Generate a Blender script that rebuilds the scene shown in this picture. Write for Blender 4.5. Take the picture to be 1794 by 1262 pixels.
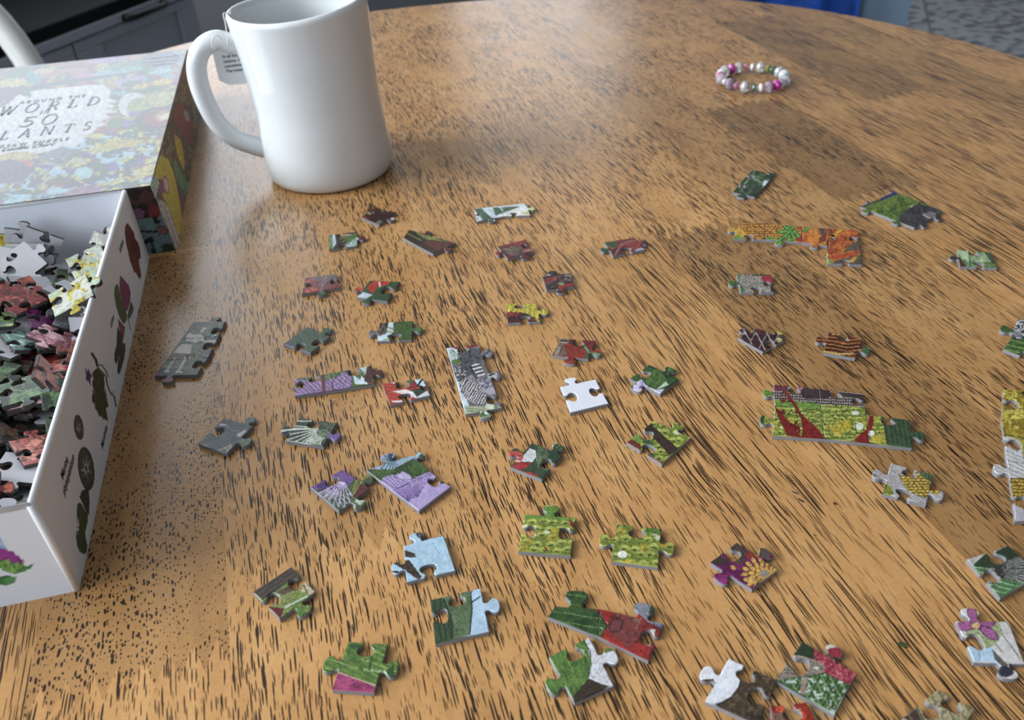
# A wooden table with a jigsaw puzzle being sorted: pieces, box, lid, mug, bracelet.
# Units are metres. Floor at z = 0, table top at z = TZ.
import bpy, bmesh, math, random
import numpy as np
from mathutils import Vector, Matrix
from mathutils.geometry import delaunay_2d_cdt, tessellate_polygon

for o in list(bpy.data.objects):
    bpy.data.objects.remove(o, do_unlink=True)
SC = bpy.context.scene
COL = SC.collection
R = math.radians

# ------------------------------------------------------------------ camera
TZ = 0.75
CAM_H = 0.225
FPX, PITCH, ROLL = 1450.0, R(36.75), R(-2.85)
CAM = np.array([0.0, 0.0, TZ + CAM_H])
_c, _s = math.cos(PITCH), math.sin(PITCH)
_r0, _u0 = np.array([1.0, 0, 0]), np.array([0, _s, _c])
FWD = np.array([0, _c, -_s])
RIGHT = math.cos(ROLL) * _r0 + math.sin(ROLL) * _u0
UP = -math.sin(ROLL) * _r0 + math.cos(ROLL) * _u0
cam_data = bpy.data.cameras.new('camera')
cam = bpy.data.objects.new('camera', cam_data)
COL.objects.link(cam)
M = Matrix.Identity(4)
for i in range(3):
    M[i][0], M[i][1], M[i][2], M[i][3] = RIGHT[i], UP[i], -FWD[i], CAM[i]
cam.matrix_world = M
cam_data.sensor_width = 36.0
cam_data.lens = FPX / 1794.0 * 36.0
cam_data.clip_start = 0.01
cam_data.clip_end = 50
cam_data.dof.use_dof = True
cam_data.dof.focus_distance = 0.34
cam_data.dof.aperture_fstop = 17.0
SC.camera = cam

# ------------------------------------------------------------------ world, daylight, exposure
world = bpy.data.worlds.new('world')
SC.world = world
world.use_nodes = True
world.node_tree.nodes['Background'].inputs[0].default_value = (0.75, 0.85, 1.0, 1)
world.node_tree.nodes['Background'].inputs[1].default_value = 1.0
ROOM = R(-20.4)                      # the room stands at an angle to the table


def rm(p, q, z=0.0):
    """room axes (p across, q along) to world"""
    c, s = math.cos(ROOM), math.sin(ROOM)
    return (p * c - q * s, p * s + q * c, z)


WALL_L, WALL_R, WALL_F, WALL_B, CEIL = -2.15, 3.4, 4.6, -2.6, 2.8
WIN1 = (-1.9, 0.0, 1.30, 2.70)      # window beside the viewer, in the left wall: q0, q1, z0, z1
WIN2 = (1.25, 3.4, 1.05, 2.65)      # window above the low cabinet, in the left wall
WIN3_FILL = (-1.8, -0.2, 0.9, 2.3)       # unseen window added behind the viewer to brighten facing sides: p0, p1, z0, z1

WIN4_FILL = (-1.95, -0.95, 1.0, 2.5)     # unseen narrow window added in the far wall for the table sheen


def window_light(name, centre, direction, w, h, power, color):
    d = bpy.data.lights.new(name, 'AREA')
    d.shape = 'RECTANGLE'
    d.size, d.size_y = w, h
    d.energy = power
    d.color = color
    o = bpy.data.objects.new(name, d)
    COL.objects.link(o)
    o.location = centre
    o.rotation_euler = Vector(direction).to_track_quat('-Z', 'Y').to_euler()
    return o


_nin = Vector(rm(1, 0))
window_light('daylight_front', rm(WALL_L + 0.03, (WIN1[0] + WIN1[1]) / 2, (WIN1[2] + WIN1[3]) / 2), _nin,
             WIN1[1] - WIN1[0], WIN1[3] - WIN1[2], 175, (0.93, 0.97, 1.0))
window_light('daylight_cabinet', rm(WALL_L + 0.03, (WIN2[0] + WIN2[1]) / 2, (WIN2[2] + WIN2[3]) / 2), _nin,
             WIN2[1] - WIN2[0], WIN2[3] - WIN2[2], 40, (0.86, 0.93, 1.0))
window_light('fill_light_back', rm((WIN3_FILL[0] + WIN3_FILL[1]) / 2, WALL_B + 0.03, (WIN3_FILL[2] + WIN3_FILL[3]) / 2), Vector(rm(0, 1)),
             WIN3_FILL[1] - WIN3_FILL[0], WIN3_FILL[3] - WIN3_FILL[2], 40, (0.80, 0.90, 1.0))  # fill lamp for the added rear window
window_light('fill_light_far', rm((WIN4_FILL[0] + WIN4_FILL[1]) / 2, WALL_F - 0.03, (WIN4_FILL[2] + WIN4_FILL[3]) / 2), Vector(rm(0, -1)),
             WIN4_FILL[1] - WIN4_FILL[0], WIN4_FILL[3] - WIN4_FILL[2], 8, (0.92, 0.96, 1.0))  # weak lamp added to put a sheen on the table
SC.cycles.max_bounces = 6
SC.cycles.diffuse_bounces = 2
SC.cycles.glossy_bounces = 3
SC.cycles.caustics_reflective = False
SC.cycles.caustics_refractive = False
vs = SC.view_settings
vs.view_transform = 'Standard'
vs.look = 'None'
vs.gamma = 1.0
vs.use_curve_mapping = False
vs.exposure = -0.42

# ------------------------------------------------------------------ helpers


def ray(px):
    px = np.atleast_2d(np.asarray(px, float))
    return ((px[:, :1] - 897) / FPX) * RIGHT - ((px[:, 1:] - 631) / FPX) * UP + FWD


def at(px, dz=0.0):
    """measured photo positions -> points on the horizontal plane dz above the table top"""
    d = ray(px)
    t = (TZ + dz - CAM[2]) / d[:, 2:]
    return CAM + d * t


def at1(x, y, dz=0.0):
    return at([(x, y)], dz)[0]


def on_plane(px, pt, n):
    d = ray(px)
    t = ((np.asarray(pt) - CAM) @ np.asarray(n)) / (d @ np.asarray(n))
    return CAM + d * t[:, None]


def to_px(P):
    d = np.asarray(P, float) - CAM
    z = d @ FWD
    return np.stack([897 + FPX * (d @ RIGHT) / z, 631 - FPX * (d @ UP) / z], -1)


def lin(c):
    c = np.asarray(c, float) / 255.0
    return np.where(c <= 0.04045, c / 12.92, ((c + 0.055) / 1.055) ** 2.4)


def L4(c):
    v = lin(c)
    return (float(v[0]), float(v[1]), float(v[2]), 1.0)


def link(o, parent=None):
    COL.objects.link(o)
    if parent is not None:
        o.parent = parent
    return o


def mk(name, verts, faces, mat, parent=None, smooth=False):
    me = bpy.data.meshes.new(name)
    me.from_pydata([tuple(v) for v in verts], [], faces)
    for m in (mat if isinstance(mat, (list, tuple)) else [mat]):
        me.materials.append(m)
    if smooth:
        me.shade_smooth()
    me.update()
    return link(bpy.data.objects.new(name, me), parent)


def bm_obj(name, bm, mat, parent=None, smooth=False):
    me = bpy.data.meshes.new(name)
    bm.normal_update()
    bm.to_mesh(me)
    bm.free()
    for m in (mat if isinstance(mat, (list, tuple)) else [mat]):
        me.materials.append(m)
    if smooth:
        me.shade_smooth()
    return link(bpy.data.objects.new(name, me), parent)


def empty(name, loc=(0, 0, 0), rz=0.0):
    o = bpy.data.objects.new(name, None)
    o.empty_display_size = 0.02
    o.location = loc
    o.rotation_euler = (0, 0, rz)
    return link(o)


def tag(o, label, cat, group=None):
    o['label'] = label
    o['category'] = cat
    if group:
        o['group'] = group
    return o


def struct(o):
    o['kind'] = 'structure'
    return o


def add_box(bm, c, s, rot=None):
    r = bmesh.ops.create_cube(bm, size=1.0)
    m = Matrix.Translation(c) @ (rot.to_4x4() if rot else Matrix.Identity(4)) @ Matrix.Diagonal((*s, 1))
    bmesh.ops.transform(bm, matrix=m, verts=r['verts'])
    return r['verts']


def box(name, c, s, mat, parent=None, bevel=0.0, seg=2, smooth=False):
    bm = bmesh.new()
    add_box(bm, c, s)
    if bevel:
        bmesh.ops.bevel(bm, geom=bm.edges[:], offset=bevel, segments=seg, affect='EDGES', profile=0.5)
    return bm_obj(name, bm, mat, parent, smooth)


def tube(path, radii, n=16, cap=True, squash=None):
    """verts, faces of a tube along a 3-D path; parallel-transport frame"""
    P = [Vector(p) for p in path]
    rad = radii if isinstance(radii, (list, tuple, np.ndarray)) else [radii] * len(P)
    V, F = [], []
    nrm = None
    for i, p in enumerate(P):
        t = (P[min(i + 1, len(P) - 1)] - P[max(i - 1, 0)]).normalized()
        if nrm is None:
            nrm = t.orthogonal().normalized()
        nrm = (nrm - t * nrm.dot(t)).normalized()
        b = t.cross(nrm)
        for k in range(n):
            a = 2 * math.pi * k / n
            V.append(p + (nrm * math.cos(a) + b * math.sin(a)) * rad[i])
        if i:
            for k in range(n):
                F.append(((i - 1) * n + k, (i - 1) * n + (k + 1) % n, i * n + (k + 1) % n, i * n + k))
    if cap:
        F.append(tuple(range(n - 1, -1, -1)))
        F.append(tuple(range((len(P) - 1) * n, len(P) * n)))
    return V, F


def catmull(pts, per=8, closed=False):
    P = [np.asarray(p, float) for p in pts]
    out = []
    n = len(P)
    for i in range(n if closed else n - 1):
        p1, p2 = P[i], P[(i + 1) % n]
        p0 = P[i - 1] if (i or closed) else 2 * p1 - p2
        p3 = P[(i + 2) % n] if (closed or i + 2 < n) else 2 * p2 - p1
        for k in range(per):
            t = k / per
            out.append(0.5 * ((2 * p1) + (p2 - p0) * t + (2 * p0 - 5 * p1 + 4 * p2 - p3) * t * t
                              + (3 * p1 - p0 - 3 * p2 + p3) * t ** 3))
    if not closed:
        out.append(P[-1])
    return out


# ------------------------------------------------------------------ materials
def mat(name, col, rough=0.5, spec=0.5, metal=0.0, coat=0.0, noise=0.0, nscale=40.0, bump=0.0, bscale=200.0, **kw):
    m = bpy.data.materials.new(name)
    m.use_nodes = True
    nt = m.node_tree
    b = nt.nodes['Principled BSDF']
    b.inputs['Base Color'].default_value = L4(col)
    b.inputs['Roughness'].default_value = rough
    b.inputs['Specular IOR Level'].default_value = spec
    b.inputs['Metallic'].default_value = metal
    b.inputs['Coat Weight'].default_value = coat
    for k, v in kw.items():
        b.inputs[k.replace('_', ' ')].default_value = v
    if noise or bump:
        tc = nt.nodes.new('ShaderNodeTexCoord')
    if noise:
        n = nt.nodes.new('ShaderNodeTexNoise')
        n.inputs['Scale'].default_value = nscale
        n.inputs['Detail'].default_value = 5
        nt.links.new(tc.outputs['Object'], n.inputs['Vector'])
        mx = nt.nodes.new('ShaderNodeMix')
        mx.data_type = 'RGBA'
        a = np.asarray(col, float)
        mx.inputs['A'].default_value = L4(np.clip(a * (1 - noise), 0, 255))
        mx.inputs['B'].default_value = L4(np.clip(a * (1 + noise), 0, 255))
        nt.links.new(n.outputs['Fac'], mx.inputs['Factor'])
        nt.links.new(mx.outputs['Result'], b.inputs['Base Color'])
    if bump:
        n2 = nt.nodes.new('ShaderNodeTexNoise')
        n2.inputs['Scale'].default_value = bscale
        n2.inputs['Detail'].default_value = 3
        nt.links.new(tc.outputs['Object'], n2.inputs['Vector'])
        bp = nt.nodes.new('ShaderNodeBump')
        bp.inputs['Strength'].default_value = bump
        bp.inputs['Distance'].default_value = 0.001
        nt.links.new(n2.outputs['Fac'], bp.inputs['Height'])
        nt.links.new(bp.outputs['Normal'], b.inputs['Normal'])
    return m


def print_mat(name, rough, spec=0.5, bump=0.0, bscale=1500.0):
    """ink printed on card: the colour comes from the mesh's 'print' attribute"""
    m = mat(name, (255, 255, 255), rough, spec)
    nt = m.node_tree
    b = nt.nodes['Principled BSDF']
    a = nt.nodes.new('ShaderNodeAttribute')
    a.attribute_name = 'print'
    nt.links.new(a.outputs['Color'], b.inputs['Base Color'])
    if bump:
        tc = nt.nodes.new('ShaderNodeTexCoord')
        n2 = nt.nodes.new('ShaderNodeTexNoise')
        n2.inputs['Scale'].default_value = bscale
        nt.links.new(tc.outputs['Object'], n2.inputs['Vector'])
        bp = nt.nodes.new('ShaderNodeBump')
        bp.inputs['Strength'].default_value = bump
        bp.inputs['Distance'].default_value = 0.0002
        nt.links.new(n2.outputs['Fac'], bp.inputs['Height'])
        nt.links.new(bp.outputs['Normal'], b.inputs['Normal'])
    return m


def wood_mat():
    m = bpy.data.materials.new('varnished_wood')
    m.use_nodes = True
    nt = m.node_tree
    N, K = nt.nodes, nt.links
    b = N['Principled BSDF']

    def node(t, **kw):
        n = N.new(t)
        for k, v in kw.items():
            setattr(n, k, v)
        return n

    def math_(op, a, c=None, clamp=False):
        n = node('ShaderNodeMath', operation=op, use_clamp=clamp)
        for i, v in enumerate((a, c)):
            if v is None:
                continue
            if isinstance(v, (int, float)):
                n.inputs[i].default_value = v
            else:
                K.new(v, n.inputs[i])
        return n.outputs[0]

    tc = node('ShaderNodeTexCoord')
    oi = node('ShaderNodeObjectInfo')
    sep = node('ShaderNodeSeparateColor')
    K.new(oi.outputs['Color'], sep.inputs[0])
    tone, seed, fig = sep.outputs[0], sep.outputs[1], sep.outputs[2]
    sx = node('ShaderNodeSeparateXYZ')
    K.new(tc.outputs['Object'], sx.inputs[0])
    # gentle waviness of the grain
    nw = node('ShaderNodeTexNoise')
    nw.inputs['Scale'].default_value = 14
    nw.inputs['Detail'].default_value = 2
    vadd = node('ShaderNodeCombineXYZ')
    K.new(math_('ADD', math_('MULTIPLY', sx.outputs[0], 1.3), math_('MULTIPLY', seed, 7.0)), vadd.inputs[0])
    K.new(math_('ADD', math_('MULTIPLY', sx.outputs[1], 0.7), math_('MULTIPLY', seed, 3.0)), vadd.inputs[1])
    K.new(vadd.outputs[0], nw.inputs['Vector'])
    warp = math_('MULTIPLY', math_('SUBTRACT', nw.outputs['Fac'], 0.5), 0.008)
    ux = math_('ADD', math_('ADD', sx.outputs[0], warp), math_('MULTIPLY', seed, 3.7))
    vy = math_('ADD', sx.outputs[1], math_('MULTIPLY', seed, 5.1))

    # density changes over the board
    nd = node('ShaderNodeTexNoise')
    nd.inputs['Scale'].default_value = 22
    nd.inputs['Detail'].default_value = 1
    K.new(vadd.outputs[0], nd.inputs['Vector'])
    dens = math_('MULTIPLY', math_('SUBTRACT', nd.outputs['Fac'], 0.10), 2.2, True)
    dens = math_('MINIMUM', math_('MAXIMUM', dens, 0.55), 1.0)
    dens = math_('MULTIPLY', dens, math_('SUBTRACT', 1.0, math_('MULTIPLY', fig, 0.30)))

    def pores(across, along, thr, off):
        cv = node('ShaderNodeCombineXYZ')
        K.new(math_('ADD', math_('MULTIPLY', ux2, across), off * 57.3), cv.inputs[0])
        al = math_('MULTIPLY', vy2, along)
        K.new(math_('ADD', al, off * 91.7), cv.inputs[1])
        vo = node('ShaderNodeTexVoronoi', voronoi_dimensions='2D', feature='F1')
        vo.inputs['Scale'].default_value = 1.0
        vo.inputs['Randomness'].default_value = 1.0
        K.new(cv.outputs[0], vo.inputs['Vector'])
        sc = node('ShaderNodeSeparateColor')
        K.new(vo.outputs['Color'], sc.inputs[0])
        t = math_('MULTIPLY', math_('SUBTRACT', math_('MULTIPLY', sc.outputs[0], 1.35), 0.35), math_('MULTIPLY', dens, thr))
        e = math_('DIVIDE', math_('SUBTRACT', t, vo.outputs['Distance']), 0.045)
        return math_('MINIMUM', math_('MAXIMUM', e, 0.0), 1.0)

    # pores shorten to dots where the figure value is high
    fk = math_('ADD', math_('MULTIPLY', fig, 9.0), 1.0)
    vy2 = math_('MULTIPLY', vy, fk)
    ux2 = math_('DIVIDE', ux, math_('ADD', math_('MULTIPLY', fig, 0.8), 1.0))
    pore = math_('MAXIMUM', pores(1200, 30, 0.52, 0.0), pores(1600, 58, 0.50, 0.37))
    # base colour: streaks along the grain plus broad cross figure
    cs = node('ShaderNodeCombineXYZ')
    K.new(math_('MULTIPLY', ux, 130), cs.inputs[0])
    K.new(math_('MULTIPLY', vy, 9), cs.inputs[1])
    ns = node('ShaderNodeTexNoise')
    ns.inputs['Scale'].default_value = 1
    ns.inputs['Detail'].default_value = 2
    K.new(cs.outputs[0], ns.inputs['Vector'])
    cb = node('ShaderNodeCombineXYZ')
    K.new(math_('MULTIPLY', ux, 26), cb.inputs[0])
    K.new(math_('MULTIPLY', vy, 22), cb.inputs[1])
    nb = node('ShaderNodeTexNoise')
    nb.inputs['Scale'].default_value = 1
    nb.inputs['Detail'].default_value = 2
    nb.inputs['Distortion'].default_value = 0.8
    K.new(cb.outputs[0], nb.inputs['Vector'])
    val = math_('ADD', math_('MULTIPLY', math_('SUBTRACT', ns.outputs['Fac'], 0.5), 0.55),
                math_('MULTIPLY', math_('SUBTRACT', nb.outputs['Fac'], 0.5), 0.5))
    # fine crinkle of the polished surface
    nc = node('ShaderNodeTexNoise')
    nc.inputs['Scale'].default_value = 620
    nc.inputs['Detail'].default_value = 0
    K.new(tc.outputs['Object'], nc.inputs['Vector'])
    val = math_('ADD', val, math_('MULTIPLY', math_('SUBTRACT', nc.outputs['Fac'], 0.5), 0.16))
    ramp = node('ShaderNodeValToRGB')
    el = ramp.color_ramp.elements
    el[0].position, el[0].color = 0.0, L4((142, 100, 58))
    el[1].position, el[1].color = 1.0, L4((216, 173, 118))
    e2 = ramp.color_ramp.elements.new(0.5)
    e2.color = L4((185, 140, 89))
    K.new(math_('ADD', val, 0.52, True), ramp.inputs['Fac'])
    mt = node('ShaderNodeMix', data_type='RGBA', blend_type='MULTIPLY')
    mt.inputs['Factor'].default_value = 1
    K.new(ramp.outputs['Color'], mt.inputs['A'])
    ct = node('ShaderNodeCombineColor')
    for i in range(3):
        K.new(math_('MULTIPLY', tone, (1.0, 0.98, 0.94)[i]), ct.inputs[i])
    K.new(ct.outputs[0], mt.inputs['B'])
    mp = node('ShaderNodeMix', data_type='RGBA')
    K.new(math_('MULTIPLY', pore, 0.96), mp.inputs['Factor'])
    K.new(mt.outputs['Result'], mp.inputs['A'])
    mp.inputs['B'].default_value = L4((24, 12, 5))
    K.new(mp.outputs['Result'], b.inputs['Base Color'])
    b.inputs['Roughness'].default_value = 0.30
    b.inputs['Specular IOR Level'].default_value = 0.5
    rn = math_('ADD', math_('MULTIPLY', nb.outputs['Fac'], 0.14), 0.20)
    K.new(rn, b.inputs['Roughness'])
    bp = node('ShaderNodeBump')
    bp.inputs['Strength'].default_value = 0.12
    bp.inputs['Distance'].default_value = 0.0004
    K.new(nc.outputs['Fac'], bp.inputs['Height'])
    K.new(bp.outputs['Normal'], b.inputs['Normal'])
    return m


MW = wood_mat()
M_PRINT = print_mat('printed_card', 0.36, 0.5, 0.25, 1800)
M_BOXPRINT = print_mat('printed_box', 0.42, 0.4)
M_LIDPRINT = print_mat('printed_lid_gloss', 0.28, 0.6)
M_BOARD = mat('grey_board', (132, 132, 136), 0.85, 0.2, noise=0.06, nscale=900)
M_CERAMIC = mat('white_glaze', (214, 219, 222), 0.08, 0.5, bump=0.05, bscale=60)
M_PAPER = mat('tag_paper', (226, 230, 232), 0.8, 0.2)
M_INK = mat('ink', (62, 84, 84), 0.7, 0.2)
M_INKB = mat('black_ink', (30, 30, 30), 0.7, 0.2)
M_STRING = mat('cotton_string', (225, 222, 212), 0.9, 0.1)

# ------------------------------------------------------------------ room
M_WALL = mat('wall_paint', (192, 192, 197), 0.8, 0.2, noise=0.02, nscale=6)
M_WHITE = mat('white_paint', (230, 230, 228), 0.5, 0.3)
M_CEIL = mat('ceiling_paint', (185, 185, 184), 0.9, 0.1)
M_GROUT = mat('grout', (150, 150, 152), 0.9, 0.1, noise=0.05, nscale=60)
M_GLASS = mat('window_glass', (235, 242, 250), 0.02, 0.5, Transmission_Weight=1.0, Alpha=0.35)


def slab(name, pts, mat_, flip=False):
    f = list(range(len(pts)))
    return struct(mk(name, pts, [f[::-1] if flip else f], mat_))


def room_box(bm, p0, p1, q0, q1, z0, z1):
    c = rm((p0 + p1) / 2, (q0 + q1) / 2, (z0 + z1) / 2)
    add_box(bm, c, (abs(p1 - p0), abs(q1 - q0), abs(z1 - z0)), Matrix.Rotation(ROOM, 3, 'Z'))


bm = bmesh.new()
room_box(bm, WALL_L - .3, WALL_R + .3, WALL_B - .3, WALL_F + .3, -0.10, -0.006)
floor = struct(bm_obj('floor', bm, M_GROUT))
bm = bmesh.new()
room_box(bm, WALL_L - .3, WALL_R + .3, WALL_B - .3, WALL_F + .3, CEIL, CEIL + .1)
struct(bm_obj('ceiling', bm, M_CEIL))


def wall_with_holes(name, fixed, lo, hi, holes, along_q):
    """wall 0.1 thick on a room axis, built as bays around rectangular openings"""
    bm = bmesh.new()

    def put(a0, a1, z0, z1):
        t = -0.1 if fixed in (WALL_L, WALL_B) else 0.1
        if along_q:
            room_box(bm, min(fixed, fixed + t), max(fixed, fixed + t), a0, a1, z0, z1)
        else:
            room_box(bm, a0, a1, min(fixed, fixed + t), max(fixed, fixed + t), z0, z1)
    cur = lo
    for (a0, a1, z0, z1) in sorted(holes):
        put(cur, a0, 0, CEIL)
        put(a0, a1, 0, z0)
        put(a0, a1, z1, CEIL)
        cur = a1
    put(cur, hi, 0, CEIL)
    return struct(bm_obj(name, bm, M_WALL))


wall_with_holes('wall_left', WALL_L, WALL_B, WALL_F, [WIN1, WIN2], True)
wall_with_holes('wall_right', WALL_R, WALL_B, WALL_F, [], True)
wall_with_holes('wall_far', WALL_F, WALL_L, WALL_R, [WIN4_FILL], False)
wall_with_holes('wall_back', WALL_B, WALL_L, WALL_R, [WIN3_FILL], False)


def window(name, a0, a1, z0, z1, fixed, along_q):
    bm = bmesh.new()

    def put(b0, b1, c0, c1, t0=-0.09, t1=-0.03):
        if along_q:
            room_box(bm, fixed + t0, fixed + t1, b0, b1, c0, c1)
        else:
            room_box(bm, b0, b1, fixed + t0, fixed + t1, c0, c1)
    w = 0.05
    put(a0, a1, z0, z0 + w)
    put(a0, a1, z1 - w, z1)
    put(a0, a0 + w, z0 + w, z1 - w)
    put(a1 - w, a1, z0 + w, z1 - w)
    m = (a0 + a1) / 2
    put(m - w / 2, m + w / 2, z0 + w, z1 - w)
    root = struct(bm_obj(name, bm, M_WHITE))
    for (b0, b1) in ((a0 + w, m - w / 2), (m + w / 2, a1 - w)):
        bm = bmesh.new()
        if along_q:
            room_box(bm, fixed - .065, fixed - .059, b0, b1, z0 + w, z1 - w)
        else:
            room_box(bm, b0, b1, fixed - .065, fixed - .059, z0 + w, z1 - w)
        bm_obj('pane', bm, M_GLASS, root)
    return root


window('window_1', *WIN1, WALL_L, True)
window('window_2', *WIN2, WALL_L, True)
window('fill_window_back', *WIN3_FILL, WALL_B, False)
window('fill_window_far', *WIN4_FILL, WALL_F + .12, False)


# patterned floor tiles: grey print of rings and scrolls, each tile its own piece
def tile_mat():
    m = bpy.data.materials.new('patterned_tile')
    m.use_nodes = True
    nt = m.node_tree
    N, K = nt.nodes, nt.links
    b = N['Principled BSDF']
    tc = N.new('ShaderNodeTexCoord')
    ln = N.new('ShaderNodeVectorMath')
    ln.operation = 'LENGTH'
    K.new(tc.outputs['Object'], ln.inputs[0])
    w = N.new('ShaderNodeMath')
    w.operation = 'SINE'
    mu = N.new('ShaderNodeMath')
    mu.operation = 'MULTIPLY'
    mu.inputs[1].default_value = 95
    K.new(ln.outputs['Value'], mu.inputs[0])
    nz = N.new('ShaderNodeTexNoise')
    nz.inputs['Scale'].default_value = 26
    nz.inputs['Detail'].default_value = 6
    K.new(tc.outputs['Object'], nz.inputs['Vector'])
    ad = N.new('ShaderNodeMath')
    ad.operation = 'MULTIPLY_ADD'
    K.new(nz.outputs['Fac'], ad.inputs[0])
    ad.inputs[1].default_value = 9
    K.new(mu.outputs[0], ad.inputs[2])
    K.new(ad.outputs[0], w.inputs[0])
    vo = N.new('ShaderNodeTexVoronoi')
    vo.inputs['Scale'].default_value = 22
    K.new(tc.outputs['Object'], vo.inputs['Vector'])
    mm = N.new('ShaderNodeMath')
    mm.operation = 'MULTIPLY_ADD'
    K.new(w.outputs[0], mm.inputs[0])
    mm.inputs[1].default_value = 0.22
    K.new(vo.outputs['Distance'], mm.inputs[2])
    rp = N.new('ShaderNodeValToRGB')
    rp.color_ramp.elements[0].color = L4((84, 88, 92))
    rp.color_ramp.elements[0].position = 0.2
    rp.color_ramp.elements[1].color = L4((168, 172, 174))
    rp.color_ramp.elements[1].position = 0.62
    K.new(mm.outputs[0], rp.inputs['Fac'])
    K.new(rp.outputs['Color'], b.inputs['Base Color'])
    b.inputs['Roughness'].default_value = 0.45
    return m


M_TILE = tile_mat()
TS = 0.40
bm = bmesh.new()
add_box(bm, (0, 0, -0.003), (TS - 0.012, TS - 0.012, 0.006))
bmesh.ops.bevel(bm, geom=[e for e in bm.edges if min(v.co.z for v in e.verts) > -0.001], offset=0.0015, segments=1, affect='EDGES')
me_tile = bpy.data.meshes.new('floor_tile')
bm.to_mesh(me_tile)
bm.free()
me_tile.materials.append(M_TILE)
g0 = at1(1620, 0, -TZ)
gp = g0[0] * math.cos(ROOM) + g0[1] * math.sin(ROOM)
gq = -g0[0] * math.sin(ROOM) + g0[1] * math.cos(ROOM)
for i in range(-8, 6):
    for j in range(-7, 5):
        p, q = gp + (i + 0.5) * TS, gq + (j + 0.35) * TS
        if not (WALL_L + .2 < p < WALL_R - .2 and 0.6 < q < WALL_F - .2):
            continue
        o = bpy.data.objects.new('tile', me_tile)
        o.location = rm(p, q, 0)
        o.rotation_euler = (0, 0, ROOM)
        link(o, floor)

# ------------------------------------------------------------------ low grey cabinet
M_CAB = mat('blue_grey_lacquer', (150, 155, 164), 0.45, 0.4)
M_CABTOP = mat('black_top', (12, 13, 15), 0.7, 0.15)
M_BLACKMETAL = mat('black_metal', (24, 22, 22), 0.35, 0.5, metal=0.6)
cab_z = TZ - 0.25
e0 = at1(10, 68, -0.25)
CP = e0[0] * math.cos(ROOM) + e0[1] * math.sin(ROOM)      # front plane of the cabinet
cn = np.array(rm(1, 0))


def cab_q(x, y):
    P = on_plane([(x, y)], np.array(rm(CP, 0)), cn)[0]
    return -P[0] * math.sin(ROOM) + P[1] * math.cos(ROOM), P[2]


qg, qe = 1.571, 2.04                 # door gap and far end along the room
PANEL = (1.66, 1.958, TZ - 0.33)      # recessed panel of the far door
HANDLE = (1.749, 1.899, TZ - 0.294)
cab = empty('storage_cabinet', rm(CP, 0, 0), ROOM)
tag(cab, 'low blue-grey cabinet with a black top and dark bar handles', 'cabinet')
q_s = qg - 0.85


def cbox(name, p0, p1, q0, q1, z0, z1, m, par=cab, bev=0.002):
    return box(name, ((p0 + p1) / 2, (q0 + q1) / 2, (z0 + z1) / 2), (p1 - p0, q1 - q0, z1 - z0), m, par, bev, 1)


cbox('body', -0.42, -0.022, q_s, qe, 0.06, cab_z - 0.03, M_CAB)
cbox('plinth', -0.40, -0.05, q_s + .02, qe - .02, 0.0, 0.06, M_CABTOP)
cbox('top', -0.43, 0.012, q_s - .01, qe + .01, cab_z - 0.028, cab_z, M_CABTOP)
cbox('top_lip', -0.01, 0.016, q_s - .01, qe + .01, cab_z - 0.052, cab_z - 0.03, M_CAB)
for (q0, q1, pa, pb, ha, hb) in ((q_s + .004, qg - .003, q_s + .09, qg - .09, qg - .46, qg - .31), (qg + .003, qe - .004, PANEL[0], PANEL[1], HANDLE[0], HANDLE[1])):
    zt, zp = cab_z - 0.056, PANEL[2]
    door = cbox('door', -0.020, 0.0, q0, q1, 0.075, zt, M_CAB)
    # raised frame round the recessed panel
    for (a0, a1, b0, b1) in ((q0, q1, zp, zt), (q0, q1, 0.075, 0.16), (q0, pa, 0.16, zp), (pb, q1, 0.16, zp)):
        cbox('door_rail', 0.0002, 0.009, a0, a1, b0, b1, M_CAB, door, 0.002)
    hz_ = HANDLE[2]
    V, F = tube([(0.008, ha, hz_), (0.030, ha + .004, hz_), (0.036, ha + .02, hz_), (0.036, hb - .02, hz_), (0.030, hb - .004, hz_), (0.008, hb, hz_)], [.010, .009, .008, .008, .009, .010], 10)
    mk('handle', V, F, M_BLACKMETAL, door, True)

# dark ottoman beyond the table
M_DARK = mat('charcoal_fabric', (38, 42, 46), 0.8, 0.2, noise=0.1, nscale=300)
ott = empty('ottoman', (-0.02, 2.25, 0), 0.05)
tag(ott, 'dark charcoal ottoman behind the far edge of the wooden table', 'ottoman')
box('body', (0, 0, 0.235), (0.62, 0.45, 0.35), M_DARK, ott, 0.02, 3, True)
box('cushion', (0, 0, 0.445), (0.63, 0.46, 0.07), M_DARK, ott, 0.025, 4, True)
for sx in (-.26, .26):
    for sy in (-.18, .18):
        box('foot', (sx, sy, 0.03), (0.04, 0.04, 0.06), M_CABTOP, ott, 0.004, 1)

# ------------------------------------------------------------------ chairs beyond the table
M_SHELL = mat('blue_grey_plastic', (86, 104, 122), 0.4, 0.4)
M_BLUE = mat('blue_cloth', (28, 64, 138), 0.85, 0.2, noise=0.25, nscale=30, bump=0.4, bscale=500)
M_CHAIRWHITE = mat('white_lacquer', (214, 216, 212), 0.3, 0.5)


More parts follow.
